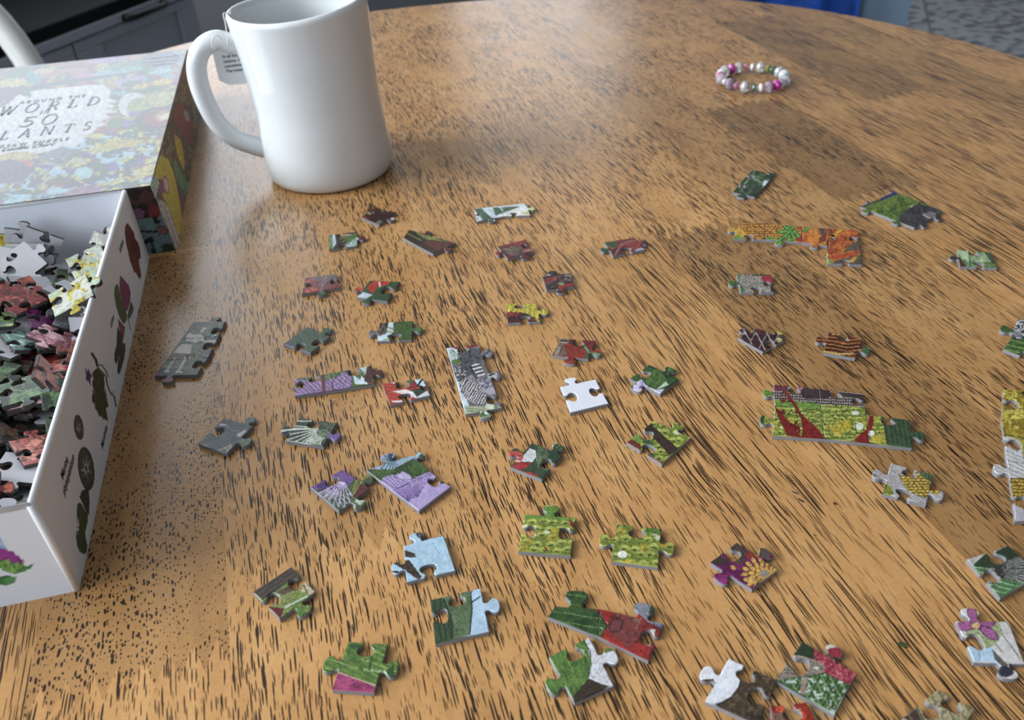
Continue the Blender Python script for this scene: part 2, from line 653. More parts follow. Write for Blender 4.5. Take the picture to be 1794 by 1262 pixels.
def grid_solid(fn, nu, nv, thick):
    """surface fn(u,v) -> (pos, normal) closed with thickness"""
    V, F = [], []
    for side in (0, 1):
        for i in range(nu + 1):
            for j in range(nv + 1):
                p, n = fn(i / nu, j / nv)
                V.append(Vector(p) + Vector(n) * (thick * (0.5 if side else -0.5)))
    w = nv + 1
    off = (nu + 1) * w
    for i in range(nu):
        for j in range(nv):
            a, b_, c, d = i * w + j, i * w + j + 1, (i + 1) * w + j + 1, (i + 1) * w + j
            F.append((a, d, c, b_))
            F.append((off + a, off + b_, off + c, off + d))
    ring = [i * w for i in range(nu + 1)] + [nu * w + j for j in range(1, nv + 1)] + \
           [i * w + nv for i in range(nu - 1, -1, -1)] + [j for j in range(nv - 1, 0, -1)]
    for k in range(len(ring)):
        a, b_ = ring[k], ring[(k + 1) % len(ring)]
        F.append((a, b_, off + b_, off + a))
    return V, F


bx = to_px([[0, 1.33, TZ - 0.1]])
x_edge = on_plane([(1570, 18)], (0, 1.33, 0), (0, 1, 0))[0][0]
ch = empty('shell_chair', (x_edge - 0.235, 1.14, 0), 0)
tag(ch, 'blue-grey plastic shell chair with a blue garment over its back', 'chair')


def shell(u, v):
    # v: 0 front edge of the seat -> 1 top of the back; u across
    x = (u - 0.5) * 0.48
    cx_ = abs(u - 0.5) * 2
    if v < 0.5:
        t = v / 0.5
        y = -0.20 + 0.36 * t
        z = 0.44 + 0.03 * cx_ ** 2 - 0.02 * t
        n = (0, 0, 1)
    else:
        t = (v - 0.5) / 0.5
        y = 0.16 + 0.05 * math.sin(t * 1.2) - 0.05 * cx_ ** 2 * t
        z = 0.42 + 0.40 * t - 0.05 * (cx_ ** 4) * t
        n = (0, -1, 0.15)
    return (x, y, z), n


V, F = grid_solid(shell, 12, 20, 0.014)
mk('shell', V, F, M_SHELL, ch, True)
for sx in (-1, 1):
    for sy in (-1, 1):
        V, F = tube([(sx * 0.13, sy * 0.11, 0.425), (sx * 0.21, sy * 0.19, 0.0)], [0.012, 0.009], 10)
        mk('leg', V, F, M_BLACKMETAL, ch, True)


def cloth(u, v):
    x = -0.245 + u * 0.41
    a = v * 2 - 1                       # -1 front hem .. 0 over the top .. 1 rear hem
    fold = 0.012 * math.sin(u * 23 + a * 3) + 0.006 * math.sin(u * 51)
    drop = abs(a) ** 1.05 * 0.33
    z = 0.842 - drop + 0.004 * math.sin(u * 17)
    t = (z - 0.42) / 0.4
    yb = 0.16 + 0.05 * math.sin(min(t, 1) * 1.2)
    y = yb + (0.032 * math.tanh(a * 6)) + fold * .5
    return (x, y, z), (0, 1 if a > 0 else -1, 0.2)


V, F = grid_solid(cloth, 40, 30, 0.003)
gar = mk('blue_garment', V, F, M_BLUE, None, True)
gar.location = ch.location
tag(gar, 'blue cloth garment draped over the back of the blue-grey shell chair', 'garment')

# white bentwood chair at the upper left
wc_path = catmull([(-0.30, 0, 0.46), (-0.31, 0.05, 0.62), (-0.25, 0.08, 0.80), (-0.10, 0.10, 0.885), (0.10, 0.10, 0.885),
                   (0.25, 0.08, 0.80), (0.31, 0.05, 0.62), (0.30, 0, 0.46)], 8)
hp = on_plane([(30, 96)], (0, 1.22, 0), (0, 1, 0))[0]
wc = empty('bentwood_chair', (hp[0] - 0.262, 1.13, 0), 0)
wc.location.z = 0
dzc = float(hp[2]) - 0.735
tag(wc, 'white chair with a curved hoop back behind the puzzle box lid', 'chair')
V, F = tube([tuple(np.array(p) + (0, 0, dzc if p[2] > .5 else 0)) for p in wc_path], 0.0185, 14)
mk('hoop_back', V, F, M_CHAIRWHITE, wc, True)
V, F = tube(catmull([(-0.19, 0.02, 0.46), (-0.19, 0.06, 0.62), (0, 0.09, 0.70), (0.19, 0.06, 0.62), (0.19, 0.02, 0.46)], 8), 0.009, 10)
mk('inner_hoop', V, F, M_CHAIRWHITE, wc, True)
bm = bmesh.new()
bmesh.ops.create_cone(bm, cap_ends=True, segments=40, radius1=0.21, radius2=0.22, depth=0.035, matrix=Matrix.Translation((0, -0.12, 0.455)))
for v in bm.verts:
    v.co.x *= 1.45
mk_seat = bm_obj('seat', bm, M_CHAIRWHITE, wc)
for sx in (-1, 1):
    for y0, y1 in ((-0.28, -0.30), (0.03, 0.08)):
        V, F = tube([(sx * 0.18, y0, 0.45), (sx * 0.22, y1, 0.0)], [0.016, 0.012], 12)
        mk('leg', V, F, M_CHAIRWHITE, wc, True)

# ------------------------------------------------------------------ table
GR = R(15.8)                               # grain direction
UC, VC, UA, VA, UN = 0.09, 0.40, 0.515, 0.537, 2.6
UAL = 0.41
table = empty('table', (0, 0, 0), GR)
tag(table, 'varnished oak-coloured table with finger-jointed staves and a rounded top', 'table')


def rim_v(u):
    # the viewer's left end is a plain ellipse, the right end a little squarer
    a, n = (UAL, 2.0) if u < UC else (UA, UN)
    return VA * max(0.0, 1 - abs((u - UC) / a) ** n) ** (1 / n)


TOPTH = 0.028
W_ST = 0.0595
U0 = -0.047
# staves by index k (u from U0+k*W): joints as v positions with the tone of each length between them
ST = {-2: ([0.05], [1.0, 1.03], [0, 0]),
      -1: ([0.176], [1.10, .86], [.12, .85]),
      0: ([0.205], [1.08, .93], [.14, .12]),
      1: ([-0.02, .66], [.97, 1.02, 1.0], [0.1, .12, .25]),
      2: ([0.05, .56], [1.0, 1.02, 1.04], [.05, .05, .1]),
      3: ([0.376], [1.0, 1.08], [0, 0.05]),
      4: ([0.10, 0.371], [.96, .64, 1.08], [.0, .12, .08]),
      5: ([0.02, .66], [.90, .86, 1.0], [.05, .1, .0]),
      6: ([0.371, .535], [1.0, .56, .98], [0, .1, .1]),
      7: ([.20, .60], [.92, .92, 1.0], [0, 0, .1]),
      8: ([.505, .74], [.95, .60, .98], [0, 0, 0]),
      9: ([.40], [1.0, .78], [0, 0])}
rng = random.Random(4)


def zig(u0, u1, v, up=True):
    """finger joint line across a stave from u0 to u1"""
    n = 16
    d = 0.0055
    return [(u0 + (u1 - u0) * i / n, v + (d if i % 2 else -d)) for i in range(n + 1)]


def rim_pts(u0, u1, sgn):
    pts = []
    n = 40
    for i in range(n + 1):
        t = i / n
        if u1 > UC + UA - .08:
            t = 1 - (1 - t) ** 2.5
        elif u0 < UC - UAL + .08:
            t = t ** 2.5
        u = u0 + (u1 - u0) * t
        pts.append((u, VC + sgn * rim_v(u)))
    return pts


k0 = math.floor((UC - UAL - U0) / W_ST)
k1 = math.ceil((UC + UA - U0) / W_ST)
for k in range(k0, k1):
    ua, ub = max(U0 + k * W_ST, UC - UAL + 1e-4), min(U0 + (k + 1) * W_ST, UC + UA - 1e-4)
    if ub - ua < 1e-3:
        continue
    if k in ST:
        js, tones, figs = ST[k]
    else:
        js = sorted([rng.uniform(0.0, 0.3), rng.uniform(.45, .7)])
        tones = [rng.uniform(.92, 1.05) for _ in range(3)]
        figs = [rng.uniform(0, .25) for _ in range(3)]
    lo = VC - max(rim_v(ua), rim_v(ub))
    hi = VC + max(rim_v(ua), rim_v(ub))
    inner = min(rim_v(ua), rim_v(ub))
    keep = [j for j in js if abs(j - VC) < inner - .03]
    first = sum(1 for j in js if j not in keep and j < VC)
    edges = [rim_pts(ua, ub, -1)] + [zig(ua, ub, j) for j in keep] + [rim_pts(ua, ub, 1)]
    for s in range(len(edges) - 1):
        low, top = edges[s], edges[s + 1]
        ring = low + top[::-1]
        if abs(ring[-1][1] - ring[0][1]) < 1e-4:
            ring = ring[:-1]
        n = len(ring)
        V = [(u, v, TZ) for u, v in ring] + [(u, v, TZ - TOPTH) for u, v in ring]
        bm = bmesh.new()
        bv = [bm.verts.new(p) for p in V]
        for tri in tessellate_polygon([[Vector((u, v, 0)) for u, v in ring]]):
            a_, b_, c_ = [ring[i] for i in tri]
            ccw = (b_[0] - a_[0]) * (c_[1] - a_[1]) - (b_[1] - a_[1]) * (c_[0] - a_[0]) > 0
            t3 = tri if ccw else tri[::-1]
            bm.faces.new([bv[i] for i in t3])
            bm.faces.new([bv[n + i] for i in t3[::-1]])
        for i in range(n):
            j = (i + 1) % n
            bm.faces.new((bv[i], bv[n + i], bv[n + j], bv[j]))
        o = bm_obj('stave', bm, MW, table)
        ti = min(first + s, len(tones) - 1)
        o.color = (tones[ti], rng.random(), figs[ti], 1)
# apron, pedestal and feet
apron = []
bm = bmesh.new()
n = 64
ang = [2 * math.pi * i / n for i in range(n)]


def sup(a, r):
    c, s = math.cos(a), math.sin(a)
    return (UC + r * (UA if c > 0 else UAL) * math.copysign(abs(c) ** (2 / UN), c), VC + r * VA * math.copysign(abs(s) ** (2 / UN), s))


rings = []
for (r, z) in ((0.78, TZ - TOPTH), (0.78, TZ - TOPTH - 0.07), (0.75, TZ - TOPTH - 0.07), (0.75, TZ - TOPTH)):
    rings.append([bm.verts.new((*sup(a, r), z)) for a in ang])
for r in range(4):
    A_, B_ = rings[r], rings[(r + 1) % 4]
    for i in range(n):
        bm.faces.new((A_[i], A_[(i + 1) % n], B_[(i + 1) % n], B_[i]))
o = bm_obj('apron', bm, MW, table, True)
o.color = (.95, .3, 0, 1)
prof = [(0.05, .648), (0.06, .60), (0.045, .56), (0.075, .46), (0.085, .36), (0.06, .27), (0.07, .23), (0.075, .14)]
bm = bmesh.new()
rings = [[bm.verts.new((UC + r * math.cos(a), VC + r * math.sin(a), z)) for a in ang] for r, z in prof]
for A_, B_ in zip(rings, rings[1:]):
    for i in range(n):
        bm.faces.new((A_[i], B_[i], B_[(i + 1) % n], A_[(i + 1) % n]))
bm.faces.new(rings[0])
bm.faces.new(rings[-1][::-1])
o = bm_obj('pedestal', bm, MW, table, True)
o.color = (.95, .6, 0, 1)
bm = bmesh.new()
add_box(bm, (UC, VC, .685), (.7, .09, .073))
o = bm_obj('bearer', bm, MW, table)
o.color = (.95, .6, 0, 1)
for i in range(4):
    a = math.pi / 4 + i * math.pi / 2
    d = Vector((math.cos(a), math.sin(a), 0))
    c0 = Vector((UC, VC, 0))
    V, F = tube([c0 + d * 0.05 + Vector((0, 0, .18)), c0 + d * .18 + Vector((0, 0, .15)), c0 + d * .31 + Vector((0, 0, .07)),
                 c0 + d * .38 + Vector((0, 0, .03))], [.035, .034, .03, .03], 12)
    o = mk('foot', V, F, MW, table, True)
    o.color = (.95, .2 * i, 0, 1)

# old paint marks in the wood, and a small knot
M_SPECK = mat('old_paint_mark', (46, 52, 58), .5, .4)
M_KNOT = mat('wood_knot', (92, 52, 24), .35, .4)
for (x0, y0, x1, y1, w_, m_) in ((1386, 860, 1401, 867, 2.6, M_SPECK), (1396, 872, 1411, 882, 3.4, M_SPECK), (1390, 868, 1396, 876, 1.4, M_SPECK), (1424, 936, 1432, 940, 1.8, M_SPECK), (1459, 880, 1467, 885, 4.2, M_KNOT)):
    a_, b_ = np.array((x0, y0), float), np.array((x1, y1), float)
    d_ = (b_ - a_) / np.linalg.norm(b_ - a_)
    n_ = np.array((-d_[1], d_[0]))
    pts_ = [a_, a_ * .7 + b_ * .3 + n_ * w_ * .5, a_ * .3 + b_ * .7 + n_ * w_ * .4, b_, a_ * .3 + b_ * .7 - n_ * w_ * .5, a_ * .7 + b_ * .3 - n_ * w_ * .35]
    P3 = at(pts_, 0.00005)
    c_, s_ = math.cos(-GR), math.sin(-GR)
    mk('paint_mark' if m_ is M_SPECK else 'knot', [(c_ * p[0] - s_ * p[1], s_ * p[0] + c_ * p[1], p[2]) for p in P3], [tuple(range(6))[::-1]], m_, table)

# ------------------------------------------------------------------ printing: colour evaluated per vertex
# every drawing sheet is a measuring frame: origin and scale of a stretch of the table
SHEET = {'a': (565, 350, 160 / 1794), 'b': (695, 345, 260 / 1794), 'c': (855, 400, 300 / 1794), 'd': (1265, 285, 260 / 1683),
         'e': (1490, 325, 270 / 1794), 'f': (515, 465, 240 / 1782), 'g': (875, 515, 190 / 1713), 'h': (1260, 465, 300 / 1794),
         'i': (255, 540, 160 / 1346), 'j': (335, 715, 280 / 1794), 'k': (500, 630, 270 / 1794), 'l': (770, 590, 130 / 1025),
         'm': (1090, 620, 140 / 841), 'n': (1320, 660, 320 / 1794), 'o': (1510, 790, 170 / 1794), 'p': (1734, 550, 60 / 199),
         'E': (250, 560, 400 / 1683), 'F': (600, 560, 400 / 1683), 'G': (880, 540, 380 / 1499), 'I': (420, 780, 400 / 1683),
         'J': (860, 870, 540 / 1794), 'K': (420, 960, 480 / 1794), 'L': (900, 980, 350 / 1566), 'M': (1180, 1080, 380 / 1794),
         'N': (1550, 920, 244 / 900), 'S': (0, 80, 340 / 1480), 'R': (220, 90, 150 / 512), 'T': (100, 340, 170 / 670),
         'U': (90, 620, 140 / 491), 'V': (0, 880, 170 / 1129), 'px': (0, 0, 1.0)}


def sh(s, pts):
    x, y, k = SHEET[s]
    return np.array([(x + p[0] * k, y + p[1] * k) for p in pts], float)


def _h(ix, iy, seed):
    v = np.sin(ix * 127.1 + iy * 311.7 + seed * 74.7) * 43758.5453
    return v - np.floor(v)


def vnoise(X, Y, seed=0):
    ix, iy = np.floor(X), np.floor(Y)
    fx, fy = X - ix, Y - iy
    fx, fy = fx * fx * (3 - 2 * fx), fy * fy * (3 - 2 * fy)
    a, b = _h(ix, iy, seed), _h(ix + 1, iy, seed)
    c, d = _h(ix, iy + 1, seed), _h(ix + 1, iy + 1, seed)
    return (a * (1 - fx) + b * fx) * (1 - fy) + (c * (1 - fx) + d * fx) * fy


def fnoise(X, Y, seed=0, o=3):
    t, amp, n = 0, 0.5, 0
    for i in range(o):
        t = t + amp * vnoise(X * 2 ** i, Y * 2 ** i, seed + i * 13)
        n += amp
        amp *= 0.5
    return t / n


class Art:
    """flat print painted in sheet coordinates"""

    def __init__(self, x, y, seed=1):
        self.x, self.y, self.seed = x, y, seed
        self.c = np.ones((len(x), 3)) * 255.0

    def put(self, m, col):
        m = np.clip(m * np.ones(len(self.x)), 0, 1)[:, None]
        self.c = self.c * (1 - m) + np.asarray(col, float) * m
        return self

    def base(self, col):
        self.c[:] = col
        return self

    def inside(self, pts):
        x, y = self.x, self.y
        r = np.zeros(len(x), bool)
        n = len(pts)
        for i in range(n):
            x1, y1 = pts[i]
            x2, y2 = pts[(i + 1) % n]
            if y1 == y2:
                continue
            k = ((y1 > y) != (y2 > y)) & (x < (x2 - x1) * (y - y1) / (y2 - y1) + x1)
            r ^= k
        return r

    def _w(self, w):
        return 1.0 if w is None else (self.inside(w).astype(float))

    def p(self, pts, col, edge=None, ew=0):
        self.put(self.inside(pts).astype(float), col)
        if edge is not None:
            self.l(list(pts) + [pts[0]], ew, edge)
        return self

    def em(self, cx, cy, rx, ry, deg=0):
        a = math.radians(deg)
        dx, dy = self.x - cx, self.y - cy
        u = (dx * math.cos(a) + dy * math.sin(a)) / rx
        v = (-dx * math.sin(a) + dy * math.cos(a)) / ry
        return np.sqrt(u * u + v * v)

    def e(self, cx, cy, rx, ry, deg, col, within=None, edge=None):
        d = self.em(cx, cy, rx, ry, deg)
        w = self._w(within)
        if edge is not None:
            self.put((d < 1.18) * w, edge)
        self.put((d < 1) * w, col)
        return self

    def dist(self, pts):
        D = np.full(len(self.x), 1e9)
        for (x1, y1), (x2, y2) in zip(pts, pts[1:]):
            vx, vy = x2 - x1, y2 - y1
            t = np.clip(((self.x - x1) * vx + (self.y - y1) * vy) / (vx * vx + vy * vy + 1e-9), 0, 1)
            D = np.minimum(D, np.hypot(self.x - x1 - t * vx, self.y - y1 - t * vy))
        return D

    def l(self, pts, w, col, within=None):
        self.put((self.dist(pts) < w / 2) * self._w(within), col)
        return self

    def fan(self, cx, cy, a0, a1, n, r0, r1, w, col, within=None):
        for i in range(n):
            a = math.radians(a0 + (a1 - a0) * i / max(1, n - 1))
            self.l([(cx + r0 * math.cos(a), cy + r0 * math.sin(a)), (cx + r1 * math.cos(a), cy + r1 * math.sin(a))], w, col, within)
        return self

    def st(self, deg, period, duty, col, within=None, wob=0.0, a=1.0):
        t = math.radians(deg)
        d = self.x * math.sin(t) - self.y * math.cos(t)
        if wob:
            d = d + wob * (fnoise(self.x / (period * 3), self.y / (period * 3), 5) - .5)
        self.put(((np.mod(d / period, 1.0)) < duty) * a * self._w(within), col)
        return self

    def pat(self, scale, thr, col, within=None, seed=0, a=1.0, sx=1.0):
        n = fnoise(self.x / (scale * sx), self.y / scale, self.seed + seed)
        self.put((n > thr) * a * self._w(within), col)
        return self

    def mot(self, scale, amt, seed=3):
        n = fnoise(self.x / scale, self.y / scale, self.seed + seed) - .5
        self.c = np.clip(self.c * (1 + 2 * amt * n)[:, None], 0, 255)
        return self

    def pen(self, scale, amt=.35, seed=21):
        """pen and pencil strokes over the coloured areas"""
        a = fnoise(self.x / scale, self.y / (scale * .35), self.seed + seed)
        b = fnoise(self.x / (scale * .4), self.y / scale, self.seed + seed + 5)
        k = ((np.abs(a - .5) < .030) | (np.abs(b - .5) < .026)) * (self.c.min(1) < 150)
        self.c = self.c * (1 - amt * k)[:, None]
        return self

    def cells(self, cw, chh, jit=0.35, seed=2):
        X, Y = self.x / cw, self.y / chh
        iy = np.floor(Y)
        best = np.full(len(X), 9.0)
        bx_, by_, bid = best.copy(), best.copy(), best.copy()
        for dy in (-1, 0, 1):
            for dx in (-1, 0, 1):
                ry = iy + dy
                off = 0.5 * np.mod(ry, 2)
                cx = np.floor(X - off) + dx
                px = cx + off + .5 + jit * (_h(cx, ry, seed) - .5)
                py = ry + .5 + jit * (_h(cx, ry, seed + 7) - .5)
                d = np.hypot(X - px, Y - py)
                k = d < best
                best = np.where(k, d, best)
                bx_, by_, bid = np.where(k, X - px, bx_), np.where(k, Y - py, by_), np.where(k, _h(cx, ry, seed + 3), bid)
        return best, bx_, by_, bid

    def domes(self, cw, chh, within=None):
        """yellow-green parasol seed heads, hatched dark underneath"""
        d, u, v, k = self.cells(cw, chh, .5)
        w = self._w(within)
        n = fnoise(self.x / (cw * .10), self.y / (chh * .10), 8) - .5
        self.put(1.0 * w, (120, 136, 48))
        cap = np.hypot(u / .50, (v + .04) / .42) + .35 * n
        self.put((cap < 1) * w, (160, 172, 66))
        self.put((cap < 1) * (v < -.06 + .2 * n) * w, (188, 194, 92))
        ang = np.arctan2(v + .10, u)
        self.put((np.hypot(u / .30, (v - .12) / .20) < 1) * (np.mod(ang * 3.5, 1) < .55) * w * .8, (84, 102, 46))
        self.put((np.hypot(u / .17, (v - .13) / .11) < 1) * w * .85, (50, 66, 40))
        self.put((k > .90) * w * .5, (196, 166, 50))
        self.put((k < .04) * (d < .3) * w * .8, (220, 224, 200))
        return self

    def scales(self, cw, chh, hi, lo, within=None):
        d, u, v, k = self.cells(cw, chh, .3)
        w = self._w(within)
        self.put(1.0 * w, lo)
        self.put((np.hypot(u / .42, v / .34) < 1) * w, hi)
        return self


def colour_attr(me, cols, corner_default=None):
    a = me.color_attributes.new('print', 'FLOAT_COLOR', 'POINT')
    arr = np.ones((len(me.vertices), 4), np.float32)
    arr[:, :3] = np.clip(lin(np.clip(cols, 0, 255)), 0, 1)
    a.data.foreach_set('color', arr.ravel())


def panel(name, A, B, C, D, thick, nu, nv, art, mat_, parent, back=(225, 227, 232)):
    """board with outer face A(bottom-left) B(bottom-right) C(top-right) D(top-left); art(points) colours the outer face"""
    A, B, C, D = [np.asarray(p, float) for p in (A, B, C, D)]
    n = np.cross(B - A, D - A)
    n /= np.linalg.norm(n)
    V = []
    for j in range(nv + 1):
        for i in range(nu + 1):
            u, v = i / nu, j / nv
            V.append((A * (1 - u) + B * u) * (1 - v) + (D * (1 - u) + C * u) * v)
    out = np.array(V)
    F = []
    w = nu + 1
    for j in range(nv):
        for i in range(nu):
            F.append((j * w + i, j * w + i + 1, (j + 1) * w + i + 1, (j + 1) * w + i))
    m = len(V)
    edge = [i for i in range(nu + 1)] + [j * w + nu for j in range(1, nv + 1)] + \
           [nv * w + i for i in range(nu - 1, -1, -1)] + [j * w for j in range(nv - 1, 0, -1)]
    ne = len(edge)
    V2 = [out[k] for k in edge] + [out[k] - n * thick for k in edge]
    for k in range(ne):
        k2 = (k + 1) % ne
        F.append((m + k2, m + k, m + ne + k, m + ne + k2))
    corners = [A - n * thick, B - n * thick, C - n * thick, D - n * thick]
    F.append((m + 2 * ne + 3, m + 2 * ne + 2, m + 2 * ne + 1, m + 2 * ne))
    allV = list(out) + V2 + corners
    cols = np.ones((len(allV), 3)) * np.asarray(back, float)
    if art is not None:
        cols[:m] = art(out)
        cols[m:m + ne] = cols[edge]
    o = mk(name, allV, F, mat_, parent)
    colour_attr(o.data, cols)
    return o


# ------------------------------------------------------------------ tray of the puzzle box
BH = 0.0412
fr_b = at1(139, 1035)                     # front right foot
bk_b = at1(262, 452)
du = (bk_b - fr_b)
BLEN = float(np.linalg.norm(du))
BY = du / BLEN                            # along the right side, away from the viewer
BX = np.array([-BY[1], BY[0], 0.0])       # towards the left
BWID = 0.285
BT = 0.0017
up = np.array([0, 0, 1.0])
tray = empty('box_tray', tuple(fr_b))
tag(tray, 'open white puzzle box tray full of jumbled jigsaw pieces, plants printed on its sides', 'box')
INV = np.array([fr_b[0], fr_b[1], TZ])


def TP(a, b, c):
    """tray frame: a leftwards, b away, c up, relative to the foot"""
    return BX * a + BY * b + up * c


def px_art(sheet, fn):
    def f(P):
        q = to_px(P + INV)
        x, y, k = SHEET[sheet]
        A = Art((q[:, 0] - x) / k, (q[:, 1] - y) / k)
        fn(A)
        return A.c
    return f


WHT = (232, 234, 238)


def side_art(A):                          # in px units
    A.base(WHT)
    T = lambda pts: [tuple(p) for p in sh('T', pts)]
    U = lambda pts: [tuple(p) for p in sh('U', pts)]
    # dark red flower
    A.p(T([(484, 198), (505, 225), (530, 265), (540, 310), (560, 335), (572, 375), (578, 440), (562, 450), (570, 500), (582, 560), (575, 590),
           (560, 575), (545, 545), (530, 540), (518, 500), (505, 470), (490, 400), (475, 340), (467, 260), (470, 225)]), (104, 32, 24))
    A.p(T([(500, 300), (530, 330), (545, 400), (530, 430), (508, 380)]), (70, 20, 16))
    A.pat(3, .6, (74, 20, 16), T([(484, 198), (540, 310), (578, 440), (582, 560), (560, 575), (505, 470), (467, 260)]), a=.7)
    # lotus: seed pod, pink petals, leaf
    A.p(T([(436, 560), (470, 600), (495, 630), (508, 680), (505, 740), (490, 800), (470, 815), (450, 760), (436, 690), (430, 620)]), (134, 44, 98))
    A.st(65, 1.9, .3, (96, 28, 72), T([(436, 560), (495, 630), (508, 680), (490, 800), (470, 815), (436, 690), (430, 620)]))
    A.p(T([(412, 620), (428, 640), (440, 720), (470, 790), (485, 840), (475, 890), (455, 895), (430, 850), (405, 770), (393, 690), (398, 640)]), (74, 96, 46))
    d, u, v, k = A.cells(5, 6)
    A.put((d < .3) * A.inside(T([(412, 620), (440, 720), (485, 840), (455, 895), (405, 770), (393, 690)])), (40, 56, 30))
    A.p(T([(510, 740), (528, 780), (525, 815), (505, 855), (485, 875), (490, 820)]), (52, 70, 56))
    A.l(T([(490, 870), (508, 938)]), 1.4, (40, 50, 34))
    A.p(T([(420, 860), (445, 890), (470, 920), (460, 990), (440, 960), (425, 910)]), (128, 52, 76))
    A.p(T([(418, 910), (440, 960), (462, 985), (450, 1030), (470, 1030), (473, 1080), (460, 1150), (440, 1220), (428, 1250), (415, 1230), (420, 1160),
           (432, 1110), (410, 1180), (396, 1150), (395, 1100), (410, 1050), (412, 985)]), (42, 48, 36))
    # mandrake
    A.l(U([(250, 0), (275, 40), (282, 75)]), 4.5, (40, 46, 34))
    A.l(U([(282, 70), (310, 70), (335, 105), (350, 140)]), 2.2, (52, 46, 40))
    A.l(U([(300, 100), (335, 140), (345, 195), (365, 245), (385, 260), (398, 325)]), 2.4, (56, 50, 44))
    A.l(U([(365, 245), (385, 235), (390, 225)]), 1.2, (66, 60, 54))
    A.p(U([(272, 95), (290, 80), (302, 105), (322, 140), (328, 190), (325, 235), (345, 290), (352, 325), (335, 335), (340, 370), (350, 418),
           (330, 395), (322, 410), (310, 385), (290, 380), (280, 350), (268, 340), (268, 310), (250, 295), (248, 255), (270, 235), (254, 205),
           (258, 165), (252, 115)]), (58, 72, 38))
    A.pat(4, .55, (36, 48, 26), U([(272, 95), (322, 140), (345, 290), (350, 418), (290, 380), (250, 295), (252, 115)]), a=.7)
    A.p(U([(204, 80), (220, 110), (228, 90), (238, 120), (252, 135), (240, 155), (243, 200), (228, 170), (210, 160), (214, 135)]), (86, 44, 110))
    A.l(U([(290, 240), (302, 290)]), 4, (84, 60, 92))
    # diatoms
    for (cx, cy, rx, ry, a) in ((168, 453, 29, 79, 83), (214, 706, 49, 135, 83)):
        c = sh('U', [(cx, cy)])[0]
        k = SHEET['U'][2]
        A.e(c[0], c[1], ry * k, rx * k, a, (52, 56, 54))
        A.e(c[0], c[1], ry * k * .88, rx * k * .84, a, (72, 76, 72))
        for t in range(7):
            th = t * 2 * math.pi / 7 + .3
            A.p([(c[0] + .16 * rx * k * math.cos(th - .6), c[1] + .16 * ry * k * math.sin(th - .6)), (c[0] + .86 * rx * k * math.cos(th), c[1] + .86 * ry * k * math.sin(th)), (c[0] + .16 * rx * k * math.cos(th + .6), c[1] + .16 * ry * k * math.sin(th + .6))], (190, 194, 186))
            A.l([tuple(c), (c[0] + .82 * rx * k * math.cos(th), c[1] + .82 * ry * k * math.sin(th))], .7, (60, 64, 60))
    A.p(U([(185, 845), (205, 832), (230, 840), (235, 900), (233, 995), (210, 965), (190, 915), (174, 880)]), (44, 42, 44))
    A.pat(1.6, .56, (84, 82, 84), U([(185, 845), (230, 840), (235, 900), (233, 995), (190, 915)]))
    A.p(U([(170, 915), (190, 930), (200, 965), (222, 975), (222, 1030), (212, 1070), (205, 1100), (212, 1145), (220, 1180), (215, 1220), (200, 1232),
           (175, 1215), (160, 1180), (152, 1115), (165, 1110), (175, 1060), (165, 1000), (157, 985), (160, 930)]), (66, 88, 46), (28, 36, 24), 1.0)
    A.pat(4, .56, (44, 62, 34), U([(170, 915), (222, 975), (205, 1100), (220, 1180), (200, 1232), (152, 1115), (157, 985)]), a=.8)


def front_art(A):                         # sheet V units
    A.base((226, 234, 244))
    A.p([(-900, 380), (0, 395), (100, 560), (0, 560), (-900, 560)], (134, 174, 216))
    A.pat(60, .55, (170, 200, 230), [(-900, 380), (0, 395), (100, 560), (-900, 560)], sx=2)
    A.p([(-160, 560), (30, 540), (145, 575), (200, 620), (275, 680), (230, 745), (140, 740), (-60, 700), (-200, 690)], (150, 62, 148))
    A.st(60, 46, .12, (96, 26, 96), [(-160, 560), (30, 540), (145, 575), (275, 680), (230, 745), (-200, 690)], wob=60)
    A.p([(-60, 690), (0, 685), (60, 675), (105, 735), (180, 695), (220, 750), (275, 700), (285, 745), (220, 800), (185, 845), (120, 820), (50, 800), (0, 770)],
        (108, 158, 84), (44, 92, 48), 8)
    A.e(85, 710, 26, 42, -10, (128, 176, 98), None, (58, 104, 56))
    A.e(195, 745, 26, 50, 10, (128, 176, 98), None, (58, 104, 56))
    A.e(145, 785, 28, 46, -8, (138, 188, 104), None, (58, 104, 56))
    A.p([(395, 720), (350, 770), (280, 815), (210, 815), (280, 760), (340, 740)], (84, 140, 88), (40, 86, 50), 6)
    A.p([(-90, 880), (80, 860), (190, 872), (175, 925), (110, 965), (-90, 965)], (62, 116, 74), (34, 78, 46), 7)
    A.pat(70, .56, (90, 146, 92), [(-90, 880), (80, 860), (190, 872), (175, 925), (110, 965), (-90, 965)])


def plain(c):
    return lambda P: np.ones((len(P), 3)) * np.asarray(c, float)


